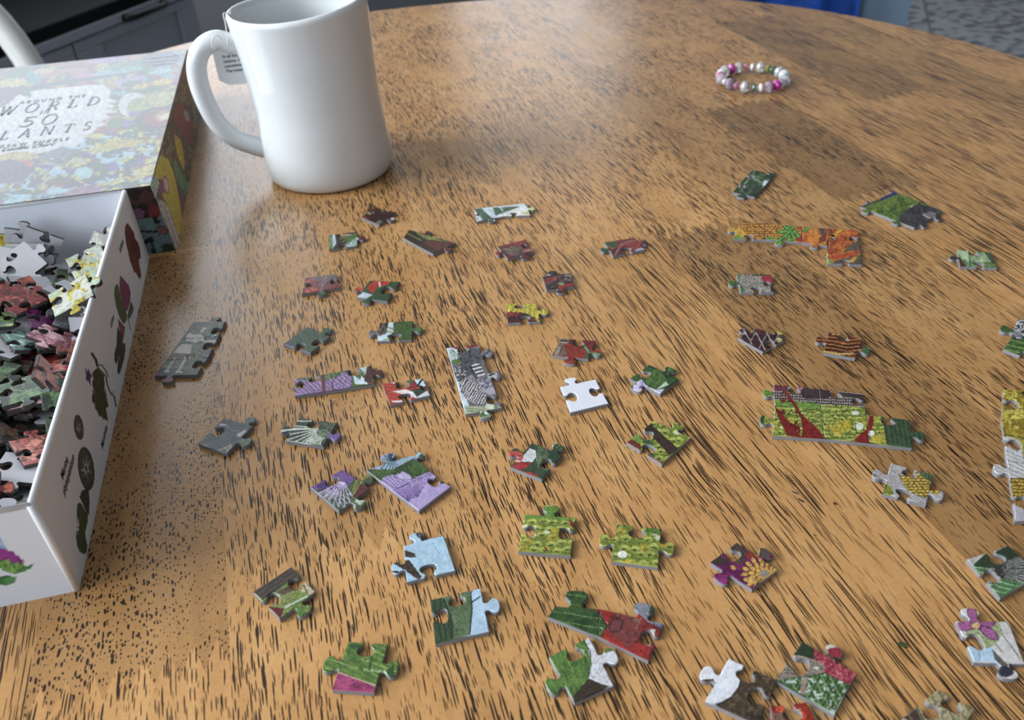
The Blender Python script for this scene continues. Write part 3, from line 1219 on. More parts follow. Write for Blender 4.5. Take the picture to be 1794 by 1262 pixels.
panel('right_side', TP(0, 0, 0), TP(0, BLEN, 0), TP(0, BLEN, BH), TP(0, 0, BH), BT, 620, 110, px_art('px', side_art), M_BOXPRINT, tray)
panel('front_side', TP(BWID, 0.0, 0), TP(0.0, 0.0, 0), TP(0.0, 0.0, BH), TP(BWID, 0.0, BH), BT, 420, 110, px_art('V', front_art), M_BOXPRINT, tray)
panel('back_side', TP(BT, BLEN, 0), TP(BWID, BLEN, 0), TP(BWID, BLEN, BH), TP(BT, BLEN, BH), BT, 2, 2, plain(WHT), M_BOXPRINT, tray, (226, 230, 240))
panel('left_side', TP(BWID, BLEN - BT, 0), TP(BWID, BT, 0), TP(BWID, BT, BH), TP(BWID, BLEN - BT, BH), BT, 2, 2, plain(WHT), M_BOXPRINT, tray)
panel('base', TP(BWID - BT, BT, BT), TP(BT, BT, BT), TP(BT, BLEN - BT, BT), TP(BWID - BT, BLEN - BT, BT), BT, 2, 2, plain((220, 222, 226)), M_BOXPRINT, tray)
# folded corner and rounded rims
M_RIM = mat('white_card_edge', (238, 240, 244), 0.5, 0.4)
c0 = TP(0.0007, 0.0007, 0)
V, F = tube([c0 + up * 0.0004, c0 + up * (BH * .5), c0 + up * (BH + 0.0002)], 0.0013, 12)
mk('corner_fold', V, F, M_RIM, tray, True)
rim = [TP(BT / 2, BT / 2, BH), TP(BT / 2, BLEN - BT / 2, BH), TP(BWID - BT / 2, BLEN - BT / 2, BH), TP(BWID - BT / 2, BT / 2, BH)]
for a_, b_ in zip(rim, rim[1:] + rim[:1]):
    V, F = tube([a_, (a_ + b_) / 2, b_], BT / 2 + 0.0002, 10)
    mk('rim', V, F, M_RIM, tray, True)


def text_obj(name, body, size, origin, xdir, ydir, mat_, parent, shear=0.0, align='LEFT', spacing=1.0):
    cu = bpy.data.curves.new(name, 'FONT')
    cu.body = body
    cu.size = size
    cu.shear = shear
    cu.align_x = align
    cu.space_character = spacing
    cu.resolution_u = 3
    cu.offset = 0.012 * size
    tmp = bpy.data.objects.new('tmp_text', cu)
    COL.objects.link(tmp)
    bpy.context.view_layer.update()
    me = bpy.data.meshes.new_from_object(tmp.evaluated_get(bpy.context.evaluated_depsgraph_get()))
    bpy.data.objects.remove(tmp, do_unlink=True)
    X, Y = Vector(xdir).normalized(), Vector(ydir).normalized()
    Z = X.cross(Y)
    Mx = Matrix((X, Y, Z)).transposed().to_4x4()
    Mx.translation = Vector(origin)
    me.transform(Mx)
    me.materials.clear()
    me.materials.append(mat_)
    return link(bpy.data.objects.new(name, me), parent)


rn = -BX                                   # outward from the right side


def on_side(x, y):
    return on_plane([(x, y)], INV, rn)[0] - INV + rn * 0.0002


for body, sheet, c0, c1, size in (('Marine', 'U', (70, 780), (104, 655), .0040), ('phytoplankton', 'U', (80, 878), (144, 648), .0040), ('Mandrake', 'U', (314, 586), (342, 450), .0036),
                                  ('Lotus', 'T', (374, 926), (394, 856), .0036), ('Rafflesia', 'T', (437, 412), (459, 335), .0036)):
    p0, p1 = [on_side(*q) for q in sh(sheet, [c0, c1])]
    o = text_obj('caption', body, 1.0, (0, 0, 0), (1, 0, 0), (0, 1, 0), M_INKB, tray, .3)
    co = np.array([v.co for v in o.data.vertices])
    wd = float((p1 - p0) @ BY)
    for v in o.data.vertices:
        v.co = p0 + BY * ((v.co.x - co[:, 0].min()) / (co[:, 0].max() - co[:, 0].min()) * wd) + up * (v.co.y * size)

# ------------------------------------------------------------------ lid
LZ = 0.0400
l_fr = at1(263, 325, LZ)
l_bk = at1(328, 86, LZ)
LY = l_bk - l_fr
LLEN = float(np.linalg.norm(LY))
LY /= LLEN
LX = np.array([-LY[1], LY[0], 0.0])
LW = 0.300
L0 = np.array([l_fr[0], l_fr[1], TZ])
lid = empty('puzzle_box_cover', tuple(L0))
tag(lid, 'printed puzzle box lid covered in colourful plants with a pale title panel', 'box cover')
INL = L0


def LP(a, b, c):
    return LX * a + LY * b + up * c


def lid_art(sheet, fn):
    def f(P):
        q = to_px(P + INL)
        x, y, k = SHEET[sheet]
        A = Art((q[:, 0] - x) / k, (q[:, 1] - y) / k, 3)
        fn(A)
        return A.c
    return f


def flora(A, s, sx=1.6):
    """dense painterly plants: overlapping patches of leaf and petal colour"""
    A.base((52, 84, 66))
    cols = [(38, 66, 74), (86, 120, 60), (120, 150, 70), (66, 110, 130), (110, 60, 120), (150, 70, 110), (178, 160, 60), (150, 60, 40), (130, 180, 190),
            (70, 50, 80), (60, 100, 60), (176, 176, 120)]
    for i, c in enumerate(cols):
        A.pat(s * (0.6 + .4 * (i % 3)), .60, c, seed=11 * i + 1, sx=sx)
    n = fnoise(A.x / (s * .5), A.y / (s * .25), 77)
    A.put((np.abs(n - .5) < .035) * .75, (30, 44, 40))


def top_art(A):                            # sheet S
    flora(A, 70)
    low = A.y > 700
    A.pat(46, .58, (150, 190, 205), [(-900, 860), (1300, 640), (1300, 1300), (-900, 1300)], 5, sx=2.2)
    A.pat(40, .62, (84, 58, 120), [(-900, 860), (1300, 640), (1300, 1300), (-900, 1300)], 6, sx=2.2)
    A.pat(38, .62, (196, 190, 80), [(500, 700), (1300, 600), (1300, 1300), (500, 1000)], 7, sx=2.2)
    A.pat(34, .62, (60, 80, 60), [(-900, 860), (1300, 640), (1300, 1300), (-900, 1300)], 8, sx=2.2)
    # band of blossom along the top
    A.e(800, 100, 160, 34, -6, (146, 110, 168)); A.e(640, 245, 110, 34, -10, (184, 88, 150)); A.e(440, 285, 60, 22, -12, (180, 74, 120))
    A.e(1010, 92, 70, 30, -8, (170, 110, 90)); A.e(440, 210, 250, 28, -6, (160, 110, 90)); A.e(80, 285, 120, 36, -8, (196, 184, 110))
    A.e(255, 240, 55, 60, 0, (70, 130, 140)); A.e(330, 195, 70, 22, -5, (190, 170, 110)); A.e(1000, 145, 190, 30, -6, (84, 130, 100))
    A.e(900, 195, 200, 18, -8, (110, 170, 178)); A.e(1250, 195, 120, 14, -8, (140, 190, 196)); A.e(560, 270, 330, 16, -8, (50, 70, 90))
    A.e(1000, 270, 130, 34, -10, (150, 140, 180)); A.e(1000, 292, 80, 22, -10, (70, 90, 70)); A.e(1075, 310, 70, 20, -12, (206, 178, 60))
    A.e(1235, 278, 85, 22, -8, (206, 176, 60)); A.e(840, 310, 50, 30, 0, (176, 130, 84))
    A.e(1210, 410, 170, 60, -10, (176, 170, 90)); A.e(1010, 450, 110, 90, -20, (196, 196, 200)); A.e(1060, 475, 90, 80, -20, (150, 160, 90))
    # papaya-red round fruit
    A.e(1180, 560, 160, 90, -14, (50, 62, 56)); A.e(1205, 550, 120, 66, -14, (140, 50, 46)); A.e(1250, 535, 66, 40, -14, (190, 150, 110)); A.e(1260, 540, 40, 22, -14, (220, 200, 160))
    A.e(960, 590, 60, 26, -8, (120, 90, 170)); A.e(1030, 520, 60, 18, -10, (110, 80, 150)); A.e(880, 590, 70, 40, -30, (70, 110, 60))
    # pale title panel with a ragged edge
    panel_ = [(-1500, 700), (-1500, 560), (-700, 560), (-60, 500), (60, 445), (140, 372), (170, 380), (240, 402), (235, 350), (330, 332), (420, 330), (560, 312),
              (690, 300), (790, 296), (850, 350), (820, 400), (905, 425), (815, 440), (890, 462), (800, 480), (905, 512), (790, 516), (840, 545), (740, 590),
              (820, 600), (750, 622), (700, 668), (640, 690), (612, 745), (560, 772), (480, 765), (420, 790), (330, 815), (240, 832), (100, 842), (0, 852), (-800, 930), (-1500, 980)]
    A.p(panel_, (206, 206, 212))
    A.p([(-30, 330), (60, 310), (150, 330), (180, 372), (240, 402), (140, 372), (60, 445), (20, 470), (45, 410), (-20, 450)], (90, 54, 90))
    # yellow bloom and bird at the lower left, temple roof
    A.e(120, 850, 160, 40, -6, (190, 168, 90)); A.e(170, 900, 90, 30, 0, (190, 90, 60)); A.e(80, 960, 150, 90, 0, (86, 70, 96))
    A.p([(300, 850), (480, 768), (560, 800), (520, 850), (280, 870)], (96, 104, 124))
    A.st(80, 16, .3, (60, 70, 90), [(280, 870), (520, 850), (520, 900), (280, 920)])
    A.e(640, 1110, 150, 40, -10, (150, 90, 130)); A.e(860, 920, 44, 36, 0, (96, 80, 160)); A.e(640, 970, 70, 44, 0, (150, 196, 200))
    A.e(1130, 950, 110, 40, -14, (206, 186, 90)); A.e(1060, 1000, 60, 20, -14, (206, 180, 90)); A.e(930, 750, 160, 30, -8, (196, 170, 60))
    A.e(1040, 900, 90, 20, -30, (110, 84, 150)); A.e(960, 870, 60, 14, -20, (190, 196, 90)); A.e(880, 1040, 70, 20, -16, (200, 206, 110))
    # oval seal at the far corner
    A.e(1230, 105, 150, 54, -6, (44, 56, 88))
    A.pen(46, .4)
    A.mot(14, .22)
    A.c = A.c * .72


def right_art(A):                          # sheet R
    flora(A, 70, .7)
    A.base((64, 50, 38))
    A.pat(40, .55, (96, 50, 36), seed=2, sx=.5); A.pat(30, .6, (50, 66, 44), seed=5, sx=.5); A.pat(26, .64, (120, 110, 60), seed=9, sx=.5)
    A.p([(305, 300), (345, 330), (400, 400), (410, 540), (380, 560), (330, 480), (290, 400)], (120, 44, 34))
    A.e(365, 385, 14, 34, -15, (160, 150, 140)); A.p([(395, 250), (440, 330), (470, 450), (460, 530), (430, 500), (400, 350)], (120, 120, 100))
    A.p([(290, 490), (330, 530), (350, 620), (352, 720), (320, 650), (300, 580)], (176, 150, 40))
    A.p([(205, 620), (260, 650), (290, 740), (310, 830), (330, 940), (352, 1030), (330, 1140), (300, 1100), (270, 1010), (240, 900), (200, 830), (170, 740)], (178, 158, 50))
    A.p([(280, 655), (305, 660), (340, 740), (385, 800), (378, 880), (350, 850), (300, 750)], (88, 120, 84))
    A.p([(200, 760), (240, 770), (245, 830), (210, 870), (185, 840)], (120, 60, 84)); A.e(243, 800, 14, 44, -10, (196, 160, 150), None, (80, 50, 60))
    A.p([(120, 790), (190, 740), (200, 790), (180, 880), (160, 880), (130, 840)], (190, 206, 180))
    A.st(55, 16, .3, (60, 70, 60), [(150, 760), (190, 740), (200, 800), (170, 870)])
    A.p([(190, 880), (230, 900), (270, 960), (300, 1060), (330, 1130), (305, 1225), (275, 1150), (240, 1050), (205, 950)], (176, 168, 158))
    A.st(72, 22, .2, (120, 110, 100), [(190, 880), (270, 960), (330, 1130), (305, 1225), (205, 950)])
    A.p([(310, 830), (350, 850), (385, 900), (375, 1000), (340, 1000)], (96, 50, 60))
    A.mot(12, .2)


def lfront_art(A):                         # sheet R
    A.base((118, 146, 150))
    A.p([(-600, 800), (150, 780), (200, 860), (230, 940), (190, 985), (100, 1000), (-600, 1000)], (44, 38, 38))
    A.pat(30, .55, (84, 60, 60), [(-600, 800), (150, 780), (230, 940), (100, 1000), (-600, 1000)])
    A.e(75, 975, 36, 34, 0, (130, 96, 130)); A.e(170, 960, 42, 40, 0, (120, 60, 60)); A.l([(60, 1078), (190, 1078)], 12, (34, 34, 36))
    A.e(220, 1070, 34, 22, 10, (140, 100, 96), None, (40, 36, 36))
    A.l([(110, 1150), (150, 1120), (170, 1200), (190, 1240)], 22, (26, 34, 34)); A.p([(220, 1150), (280, 1150), (300, 1220), (215, 1240)], (54, 68, 50))
    A.l([(180, 1000), (190, 1020)], 30, (46, 36, 36))
    A.mot(12, .15)


LT = 0.0018
panel('top', LP(LW, 0, LZ), LP(0, 0, LZ), LP(0, LLEN, LZ), LP(LW, LLEN, LZ), LT, 330, 300, lid_art('S', top_art), M_LIDPRINT, lid)
# the side flaps splay out a little at the foot
spl = 0.003
panel('right_flap', LP(-spl, -spl * .4, 0), LP(-spl, LLEN, 0), LP(0, LLEN, LZ), LP(0, 0, LZ), LT, 260, 70, lid_art('R', right_art), M_BOXPRINT, lid)
panel('front_flap', LP(LW, -spl * .4, 0), LP(-spl, -spl * .4, 0), LP(0, 0, LZ), LP(LW, 0, LZ), LT, 240, 60, lid_art('R', lfront_art), M_BOXPRINT, lid)
panel('back_flap', LP(0, LLEN, 0), LP(LW, LLEN, 0), LP(LW, LLEN, LZ - .0001), LP(0, LLEN, LZ - .0001), LT, 40, 10, lid_art('R', right_art), M_BOXPRINT, lid)
panel('left_flap', LP(LW, LLEN, 0), LP(LW, 0, 0), LP(LW, 0, LZ - .0001), LP(LW, LLEN, LZ - .0001), LT, 40, 10, lid_art('R', right_art), M_BOXPRINT, lid)

# title lettering: thin serif capitals drawn as strokes (width, points) in a unit-high box
TK, TN = 0.13, 0.075


def _arc(cx, cy, rx, ry, a0, a1, n=14):
    return [(cx + rx * math.cos(R(a0 + (a1 - a0) * i / n)), cy + ry * math.sin(R(a0 + (a1 - a0) * i / n))) for i in range(n + 1)]


def _sf(x, y, w=.2):
    return (TN, [(x - w / 2, y), (x + w / 2, y)])


GL = {
    'W': (1.25, [(TK, [(.1, 1), (.38, 0)]), (TN, [(.38, 0), (.62, .95)]), (TK, [(.62, .95), (.88, 0)]), (TN, [(.88, 0), (1.15, 1)]), _sf(.1, .98), _sf(1.15, .98)]),
    'O': (1.0, [(.095, _arc(.5, .5, .45, .5, 0, 360, 30))]),
    'R': (.85, [(TK, [(.18, 0), (.18, 1)]), (.07, [(.18, .97), (.45, .97)] + _arc(.45, .73, .25, .24, 90, -90) + [(.18, .49)]), (TK, [(.45, .48), (.82, 0)]), _sf(.18, .02, .28), _sf(.82, .02, .14)]),
    'L': (.75, [(TK, [(.18, 0), (.18, 1)]), (TN, [(.06, .02), (.68, .02), (.70, .22)]), _sf(.18, .98, .28)]),
    'D': (.98, [(TK, [(.18, 0), (.18, 1)]), (.075, [(.1, .97), (.42, .97)] + _arc(.42, .5, .46, .47, 90, -90, 20) + [(.1, .03)])]),
    'I': (.36, [(TK, [(.18, 0), (.18, 1)]), _sf(.18, .02, .28), _sf(.18, .98, .28)]),
    'N': (1.0, [(TN, [(.16, 0), (.16, 1)]), (TK, [(.16, 1), (.84, 0)]), (TN, [(.84, 0), (.84, 1)]), _sf(.16, .02), _sf(.84, .98), _sf(.1, .98, .16)]),
    '5': (.75, [(.07, [(.16, .56), (.20, .95)]), (.11, [(.18, .94), (.70, .94)]), (.10, [(.17, .52), (.26, .60)] + _arc(.33, .32, .31, .29, 80, -150, 22))]),
    '0': (.85, [(.085, _arc(.42, .5, .36, .5, 0, 360, 28))]),
    'P': (.78, [(TK, [(.18, 0), (.18, 1)]), (.07, [(.18, .97), (.45, .97)] + _arc(.45, .72, .26, .25, 90, -90) + [(.18, .47)]), _sf(.18, .02, .28)]),
    'A': (.95, [(TN, [(.1, 0), (.47, 1)]), (TK, [(.47, 1), (.84, 0)]), (TN, [(.24, .36), (.7, .36)]), _sf(.1, .02, .2), _sf(.84, .02, .22)]),
    'T': (.85, [(TK, [(.42, 0), (.42, 1)]), (TN, [(.05, .78), (.06, .97), (.78, .97), (.8, .78)]), _sf(.42, .02, .28)]),
    'S': (.68, [(.095, _arc(.34, .75, .23, .23, 30, 270, 14) + _arc(.34, .27, .25, .25, 90, -150, 14))]),
}


def lid_pt(x, y):
    return on_plane([S_(x, y)], LP(0, 0, LZ) + INL, up)[0] - INL + up * 0.0002


def lettering(name, word, height, c0, c1, spacing, parent, bold=1.0):
    """word spanning two measured spots of the lid (centre line), upright across the lid"""
    p0, p1 = lid_pt(*c0), lid_pt(*c1)
    X, Y = -LX, LY
    width = float((p1 - p0) @ X)
    o = (p0 + p1) / 2
    tot = sum(GL[ch][0] for ch in word) + spacing * (len(word) - 1)
    kx = width / tot / height
    V, F = [], []
    x0 = -tot / 2
    for ch in word:
        w, strokes = GL[ch]
        for (sw, pts) in strokes:
            pts = [np.array(((p[0] + x0) * kx, p[1] - .5)) for p in pts]
            sw = sw * bold * .62
            for i, p in enumerate(pts):
                d = pts[min(i + 1, len(pts) - 1)] - pts[max(i - 1, 0)]
                d /= (np.linalg.norm(d) + 1e-9)
                nn = np.array((-d[1], d[0])) * sw / 2
                for q in (p + nn, p - nn):
                    V.append(o + (X * q[0] + Y * q[1]) * height)
                if i:
                    k = len(V)
                    F.append((k - 4, k - 3, k - 1, k - 2))
        x0 += w + spacing
    return mk(name, V, F, M_TITLE, parent)


M_TITLE = mat('grey_green_ink', (58, 76, 78), 0.35, 0.6)
S_ = lambda x, y: tuple(sh('S', [(x, y)])[0])
lettering('title_lettering', 'WORLD', 0.0175, (0, 500), (762, 420), .75, lid, 1.1)
lettering('title_lettering', 'IN', 0.0062, (305, 515), (378, 500), .4, lid, 1.2)
lettering('title_lettering', '50', 0.0190, (165, 580), (436, 562), .35, lid, 1.1)
lettering('title_lettering', 'PLANTS', 0.0150, (-150, 712), (702, 604), .75, lid, 1.1)


def fit_text(name, body, size, c0, c1, m, shear=0.0):
    p0, p1 = lid_pt(*c0), lid_pt(*c1)
    o = text_obj(name, body, 1.0, (0, 0, 0), (1, 0, 0), (0, 1, 0), m, lid, shear)
    co = np.array([v.co for v in o.data.vertices])
    w = float((p1 - p0) @ -LX)
    sx = w / (co[:, 0].max() - co[:, 0].min())
    for v in o.data.vertices:
        q = (p0 + p1) / 2 + (-LX) * ((v.co.x - co[:, 0].min()) * sx - w / 2) + LY * (v.co.y - .35) * size
        v.co = q
    return o


fit_text('subtitle', 'A R O U N D   T H E', .0080, (150, 437), (652, 380), M_TITLE)
fit_text('subtitle', 'J I G S A W   P U Z Z L E', .0066, (-75, 782), (527, 708), M_TITLE)
fit_text('subtitle', 'Lucille Clerc', .0075, (15, 797), (422, 746), M_TITLE, .25)
M_SEAL = mat('pale_seal_ink', (190, 196, 210), .4, .5)
fit_text('seal_lettering', '1000 PIECE', .0060, (1140, 95), (1372, 70), M_SEAL)
fit_text('seal_lettering', 'PUZZLE &', .0055, (1130, 125), (1350, 102), M_SEAL)
fit_text('seal_lettering', 'POSTER', .0055, (1155, 148), (1315, 132), M_SEAL)

# ------------------------------------------------------------------ mug
mL, mR = at1(473, 312), at1(688, 283)
MC = (mL + mR) / 2
MC = np.array([MC[0], MC[1], TZ])
MR = float(np.linalg.norm(mR - mL)) / 2
view = MC - np.array([CAM[0], CAM[1], TZ])
view /= np.linalg.norm(view)
side = np.array([view[1], -view[0], 0.0])          # to the right as seen by the viewer
mug = empty('mug', tuple(MC))
tag(mug, 'hand-thrown white glazed mug with a big loop handle and a tea tag hanging from it', 'mug')
MH = 0.1055
NA, NZ = 96, 40
prof = [(0.0, .90), (.012, .955), (.04, .995), (.10, 1.01), (.25, .985), (.45, .960), (.65, .965), (.82, .985), (.95, 1.01), (1.0, 1.02)]


def mug_r(t, a):
    r = np.interp(t, [p[0] for p in prof], [p[1] for p in prof]) * MR
    w = 0.018 * math.sin(2 * a + 1.1 + 2.2 * t) + 0.012 * math.sin(3 * a + 4.0 * t) + 0.010 * math.sin(a * 2 - 5 * t)
    return r * (1 + w * (0.35 + .65 * t))


def rim_h(a):
    # the rim is slightly wavy
    return MH * (1 + 0.028 * math.cos(a + 0.2) + 0.012 * math.cos(2 * a + .5))


def mug_pt(t, a, inner=0.0):
    r = mug_r(t, a) - inner
    lean = side * (0.0030 * t) * -1.0
    d = side * math.cos(a) + view * math.sin(a)
    return d * r + lean + up * (t * rim_h(a))


V, F = [], []
ts = [0, .012, .03, .055, .09] + list(np.linspace(.14, .97, 26)) + [.985]
for t in ts:
    for k in range(NA):
        V.append(mug_pt(t, 2 * math.pi * k / NA))
th = 0.0036
rings_in = [(1.0, .0008), (1.006, th * .5), (1.0, th - .0008), (.985, th)] + [(t, th) for t in np.linspace(.95, .08, 20)] + [(.06, th + .004)]
for t, i_ in rings_in:
    for k in range(NA):
        V.append(mug_pt(t, 2 * math.pi * k / NA, i_))
nr = len(ts) + len(rings_in)
for r in range(nr - 1):
    for k in range(NA):
        F.append((r * NA + k, r * NA + (k + 1) % NA, (r + 1) * NA + (k + 1) % NA, (r + 1) * NA + k))
F.append(tuple(range(NA - 1, -1, -1)))
F.append(tuple((nr - 1) * NA + k for k in range(NA)))
mk('body', V, F, M_CERAMIC, mug, True)
# tea inside
M_TEA = mat('tea', (120, 84, 52), 0.05, 0.5)
ring = [mug_pt(.55, 2 * math.pi * k / NA, th + .0002) for k in range(NA)]
for p in ring:
    p[2] = .55 * MH
mk('tea', ring, [tuple(range(NA))], M_TEA, mug)
hpx = [(425, 80), (405, 76), (378, 71), (355, 84), (345, 108), (347, 140), (359, 176), (379, 213), (408, 240), (440, 253), (475, 262)]
hp = on_plane(hpx, MC + view * 0.004, view) - MC
hp = catmull(list(hp), 6)
nh = len(hp)
rad = [0.0050 + .0016 * (abs(2 * i / (nh - 1) - 1) ** 3) + .0010 * math.sin(math.pi * i / (nh - 1)) for i in range(nh)]
V, F = tube(hp, rad, 20)
mk('handle', V, F, M_CERAMIC, mug, True)

# tea tag on its string
tg = empty('tea_tag', tuple(MC))
tag(tg, 'small white paper tea tag on a string hung over the mug handle', 'tea tag')
tpl = MC + view * 0.0165
tpx = [(372, 92), (384, 141), (401, 149), (432, 147), (440, 122), (428, 80), (380, 82)]
tp = on_plane(tpx, tpl, view) - MC
V = [p for p in tp] + [p + view * 0.0004 for p in tp]
n = len(tp)
F = [tuple(range(n))[::-1], tuple(range(n, 2 * n))] + [(i, (i + 1) % n, n + (i + 1) % n, n + i) for i in range(n)]
mk('tag', V, F, M_PAPER, tg)
tx = on_plane([(391, 101), (415, 98), (391, 109)], tpl - view * .0003, view) - MC
xd = tx[1] - tx[0]
yd = np.cross(xd, view)
if yd[2] < 0:
    yd = -yd
for i, s_ in enumerate(('In all the', 'nations, it', 'sometimes', 'The means')):
    p = on_plane([(390 + 2.0 * i, 102 + 8.5 * i)], tpl - view * .0003, view)[0] - MC
    text_obj('tag_lettering', s_, .0026, p, xd, yd, M_INK, tg)
stp = on_plane([(428, 30)], MC, view)[0] - MC
s_rim = mug_pt(1.0, math.pi * 1.02) + up * .0012
spath = [mug_pt(.7, math.pi * 1.02, .0045), mug_pt(.96, math.pi * 1.02, .0045), s_rim, mug_pt(.94, math.pi * 1.02, -.0012),
         mug_pt(.84, math.pi * 1.02, -.004)] 
hx = on_plane([(385, 62), (377, 60), (372, 70), (374, 84), (384, 88)], MC - view * 0.0035, view) - MC
spath += [hx[0] - view * 0.003, hx[1] - view * .0035, hx[2] - view * .0045, hx[3] - view * .002, hx[4] + view * .012]
V, F = tube(catmull(spath, 6), 0.00035, 6)
mk('string', V, F, M_STRING, tg, True)

# ------------------------------------------------------------------ bracelet


def glass(name, col, tr=0.85):
    return mat(name, col, 0.04, 0.6, Transmission_Weight=tr, IOR=1.5)


BEADM = {'c': glass('clear_bead', (255, 253, 255), .62), 'w': glass('frosted_bead', (255, 252, 255), .25), 'm': mat('magenta_bead', (206, 30, 170), .12, .6, Transmission_Weight=.3),
         'k': mat('pink_bead', (240, 150, 190), .12, .6, Transmission_Weight=.45), 'g': mat('green_bead', (70, 140, 110), .12, .6, Transmission_Weight=.4),
         'y': mat('lime_bead', (180, 200, 90), .12, .6, Transmission_Weight=.5), 'b': mat('aqua_bead', (120, 200, 226), .12, .6, Transmission_Weight=.4),
         'l': glass('lilac_bead', (236, 214, 240), .7)}
ZB = lambda x, y: (1230 + x * .09476, 90 + y * .09476)
bz = 0.0043
bl, br_ = at1(*ZB(330, 470), bz), at1(*ZB(1535, 545), bz)
bt, bb = at1(*ZB(935, 275), bz), at1(*ZB(950, 655), bz)
BCN = (bl + br_ + bt + bb) / 4
brad = np.linalg.norm(br_ - bl) / 2
brad2 = np.linalg.norm(bt - bb) / 2
brc = empty('bead_bracelet', (BCN[0], BCN[1], TZ))
tag(brc, 'stretch bracelet of clear, pink and green faceted beads lying on the table', 'bracelet')
seq = [('w', 3.6), ('c', 4.3), ('m', 3.9), ('c', 4.1), ('k', 2.6), ('w', 2.9), ('c', 4.3), ('y', 2.8), ('g', 2.9), ('c', 4.3), ('w', 4.0), ('b', 3.0), ('c', 4.3),
       ('l', 3.4), ('m', 3.7), ('l', 4.0), ('w', 3.0), ('g', 2.8), ('c', 4.3), ('k', 2.8), ('l', 4.0), ('w', 2.6), ('c', 4.2), ('k', 3.7)]
a_dir = (br_ - bl)
a0 = math.atan2(a_dir[1], a_dir[0])
tot = sum(s for _, s in seq)
# ring walked clockwise from the left; radius chosen so the beads just touch
per = 2 * tot * 0.001
ring_r = (brad + brad2) / 2
fit = 2 * math.pi * ring_r / per
cur = 0.0
elastic = []
for m_, s in seq:
    th_ = math.pi - 2 * math.pi * (cur + s / 2) / tot
    cur += s
    ca, sa = math.cos(th_) * brad, math.sin(th_) * brad2
    pos = Vector((ca * math.cos(a0) - sa * math.sin(a0), ca * math.sin(a0) + sa * math.cos(a0), 0))
    r = s * .001 * min(fit, 1.12) * 1.22
    bm = bmesh.new()
    bmesh.ops.create_uvsphere(bm, u_segments=9, v_segments=6, radius=r)
    sq = 0.52 if s < 3.1 else (.78 if m_ == 'c' else .68)
    Mx = Matrix.Rotation(th_ + a0, 4, 'Z') @ Matrix.Rotation(math.pi / 2, 4, 'X') @ Matrix.Diagonal((1, 1, sq, 1))
    bmesh.ops.transform(bm, matrix=Mx, verts=bm.verts)
    lowz = min(v.co.z for v in bm.verts)
    bmesh.ops.translate(bm, verts=bm.verts, vec=pos + Vector((0, 0, max(-lowz, 0.0046) + .00005)))
    bm_obj('bead', bm, BEADM[m_], brc)
    elastic.append(pos + Vector((0, 0, .0047)))
V, F = tube(elastic + elastic[:1], 0.0004, 6)
mk('elastic_cord', V, F, M_STRING, brc, True)

# ------------------------------------------------------------------ dried leaf crumb and paint specks on the table
M_LEAF = mat('dried_leaf', (62, 72, 40), .8, .2)
lp = np.array([(1573, 1126), (1580, 1124), (1588, 1128), (1590, 1133), (1584, 1134), (1576, 1130)], float)
w3 = at(lp, 0.0006)
c3 = w3.mean(0)
V = [p - c3 for p in w3] + [p - c3 - up * .0004 for p in w3]
n = len(lp)
F = [tuple(range(n))[::-1], tuple(range(n, 2 * n))] + [(i, (i + 1) % n, n + (i + 1) % n, n + i) for i in range(n)]
lf = mk('leaf_crumb', V, F, M_LEAF)
lf.location = c3
tag(lf, 'tiny dark green leaf crumb on bare wood at the lower right', 'crumb')

# ------------------------------------------------------------------ jigsaw pieces
PT = 0.0019                                  # board thickness
KNOB = [(-.125, 0.0), (-.090, .030), (-.088, .085), (-.150, .155), (-.165, .225), (-.115, .285), (0, .305),
        (.115, .285), (.165, .225), (.150, .155), (.088, .085), (.090, .030), (.125, 0.0)]


def edge_curve(A, B, code):
    """points from A (inclusive) to B (exclusive); outward is to the left of A->B"""
    A, B = np.asarray(A, float), np.asarray(B, float)
    kind = code[0]
    d = B - A
    Ln = np.linalg.norm(d)
    d = d / Ln
    nrm = np.array((-d[1], d[0]))
    if kind == '0':
        return [A + d * Ln * t for t in (0, .25, .5, .75)]
    pos = code[1] if len(code) > 1 else .5
    siz = (code[2] if len(code) > 2 else 1.0) * min(max(Ln, 0.0165), 0.0190)
    sg = 1.0 if kind == 'o' else -1.0
    pts = [(0, 0), (pos * Ln * .5, 0.006 * Ln * sg)]
    pts += [(pos * Ln + k[0] * siz, sg * k[1] * siz) for k in KNOB]
    pts += [(pos * Ln + (Ln - pos * Ln) * .5, 0.006 * Ln * sg), (Ln, 0)]
    c = catmull(pts, 4)[:-1]
    return [A + d * p[0] + nrm * p[1] for p in c]


def outline(corners, edges):
    out = []
    for i in range(4):
        e = edges[i]
        if isinstance(e, str):
            e = (e,)
        out += edge_curve(corners[i], corners[(i + 1) % 4], e)
    return np.array(out)


def inset(P, d):
    n = len(P)
    Q = []
    for i in range(n):
        t = P[(i + 1) % n] - P[i - 1]
        t = t / (np.linalg.norm(t) + 1e-12)
        Q.append(P[i] + np.array((t[1], -t[0])) * d)      # clockwise ring: inside is to the right
    return np.array(Q)


def in_poly(x, y, P):
    r = np.zeros(len(x), bool)
    n = len(P)
    for i in range(n):
        x1, y1 = P[i]
        x2, y2 = P[(i + 1) % n]
        if y1 == y2:
            continue
        r ^= ((y1 > y) != (y2 > y)) & (x < (x2 - x1) * (y - y1) / (y2 - y1) + x1)
    return r


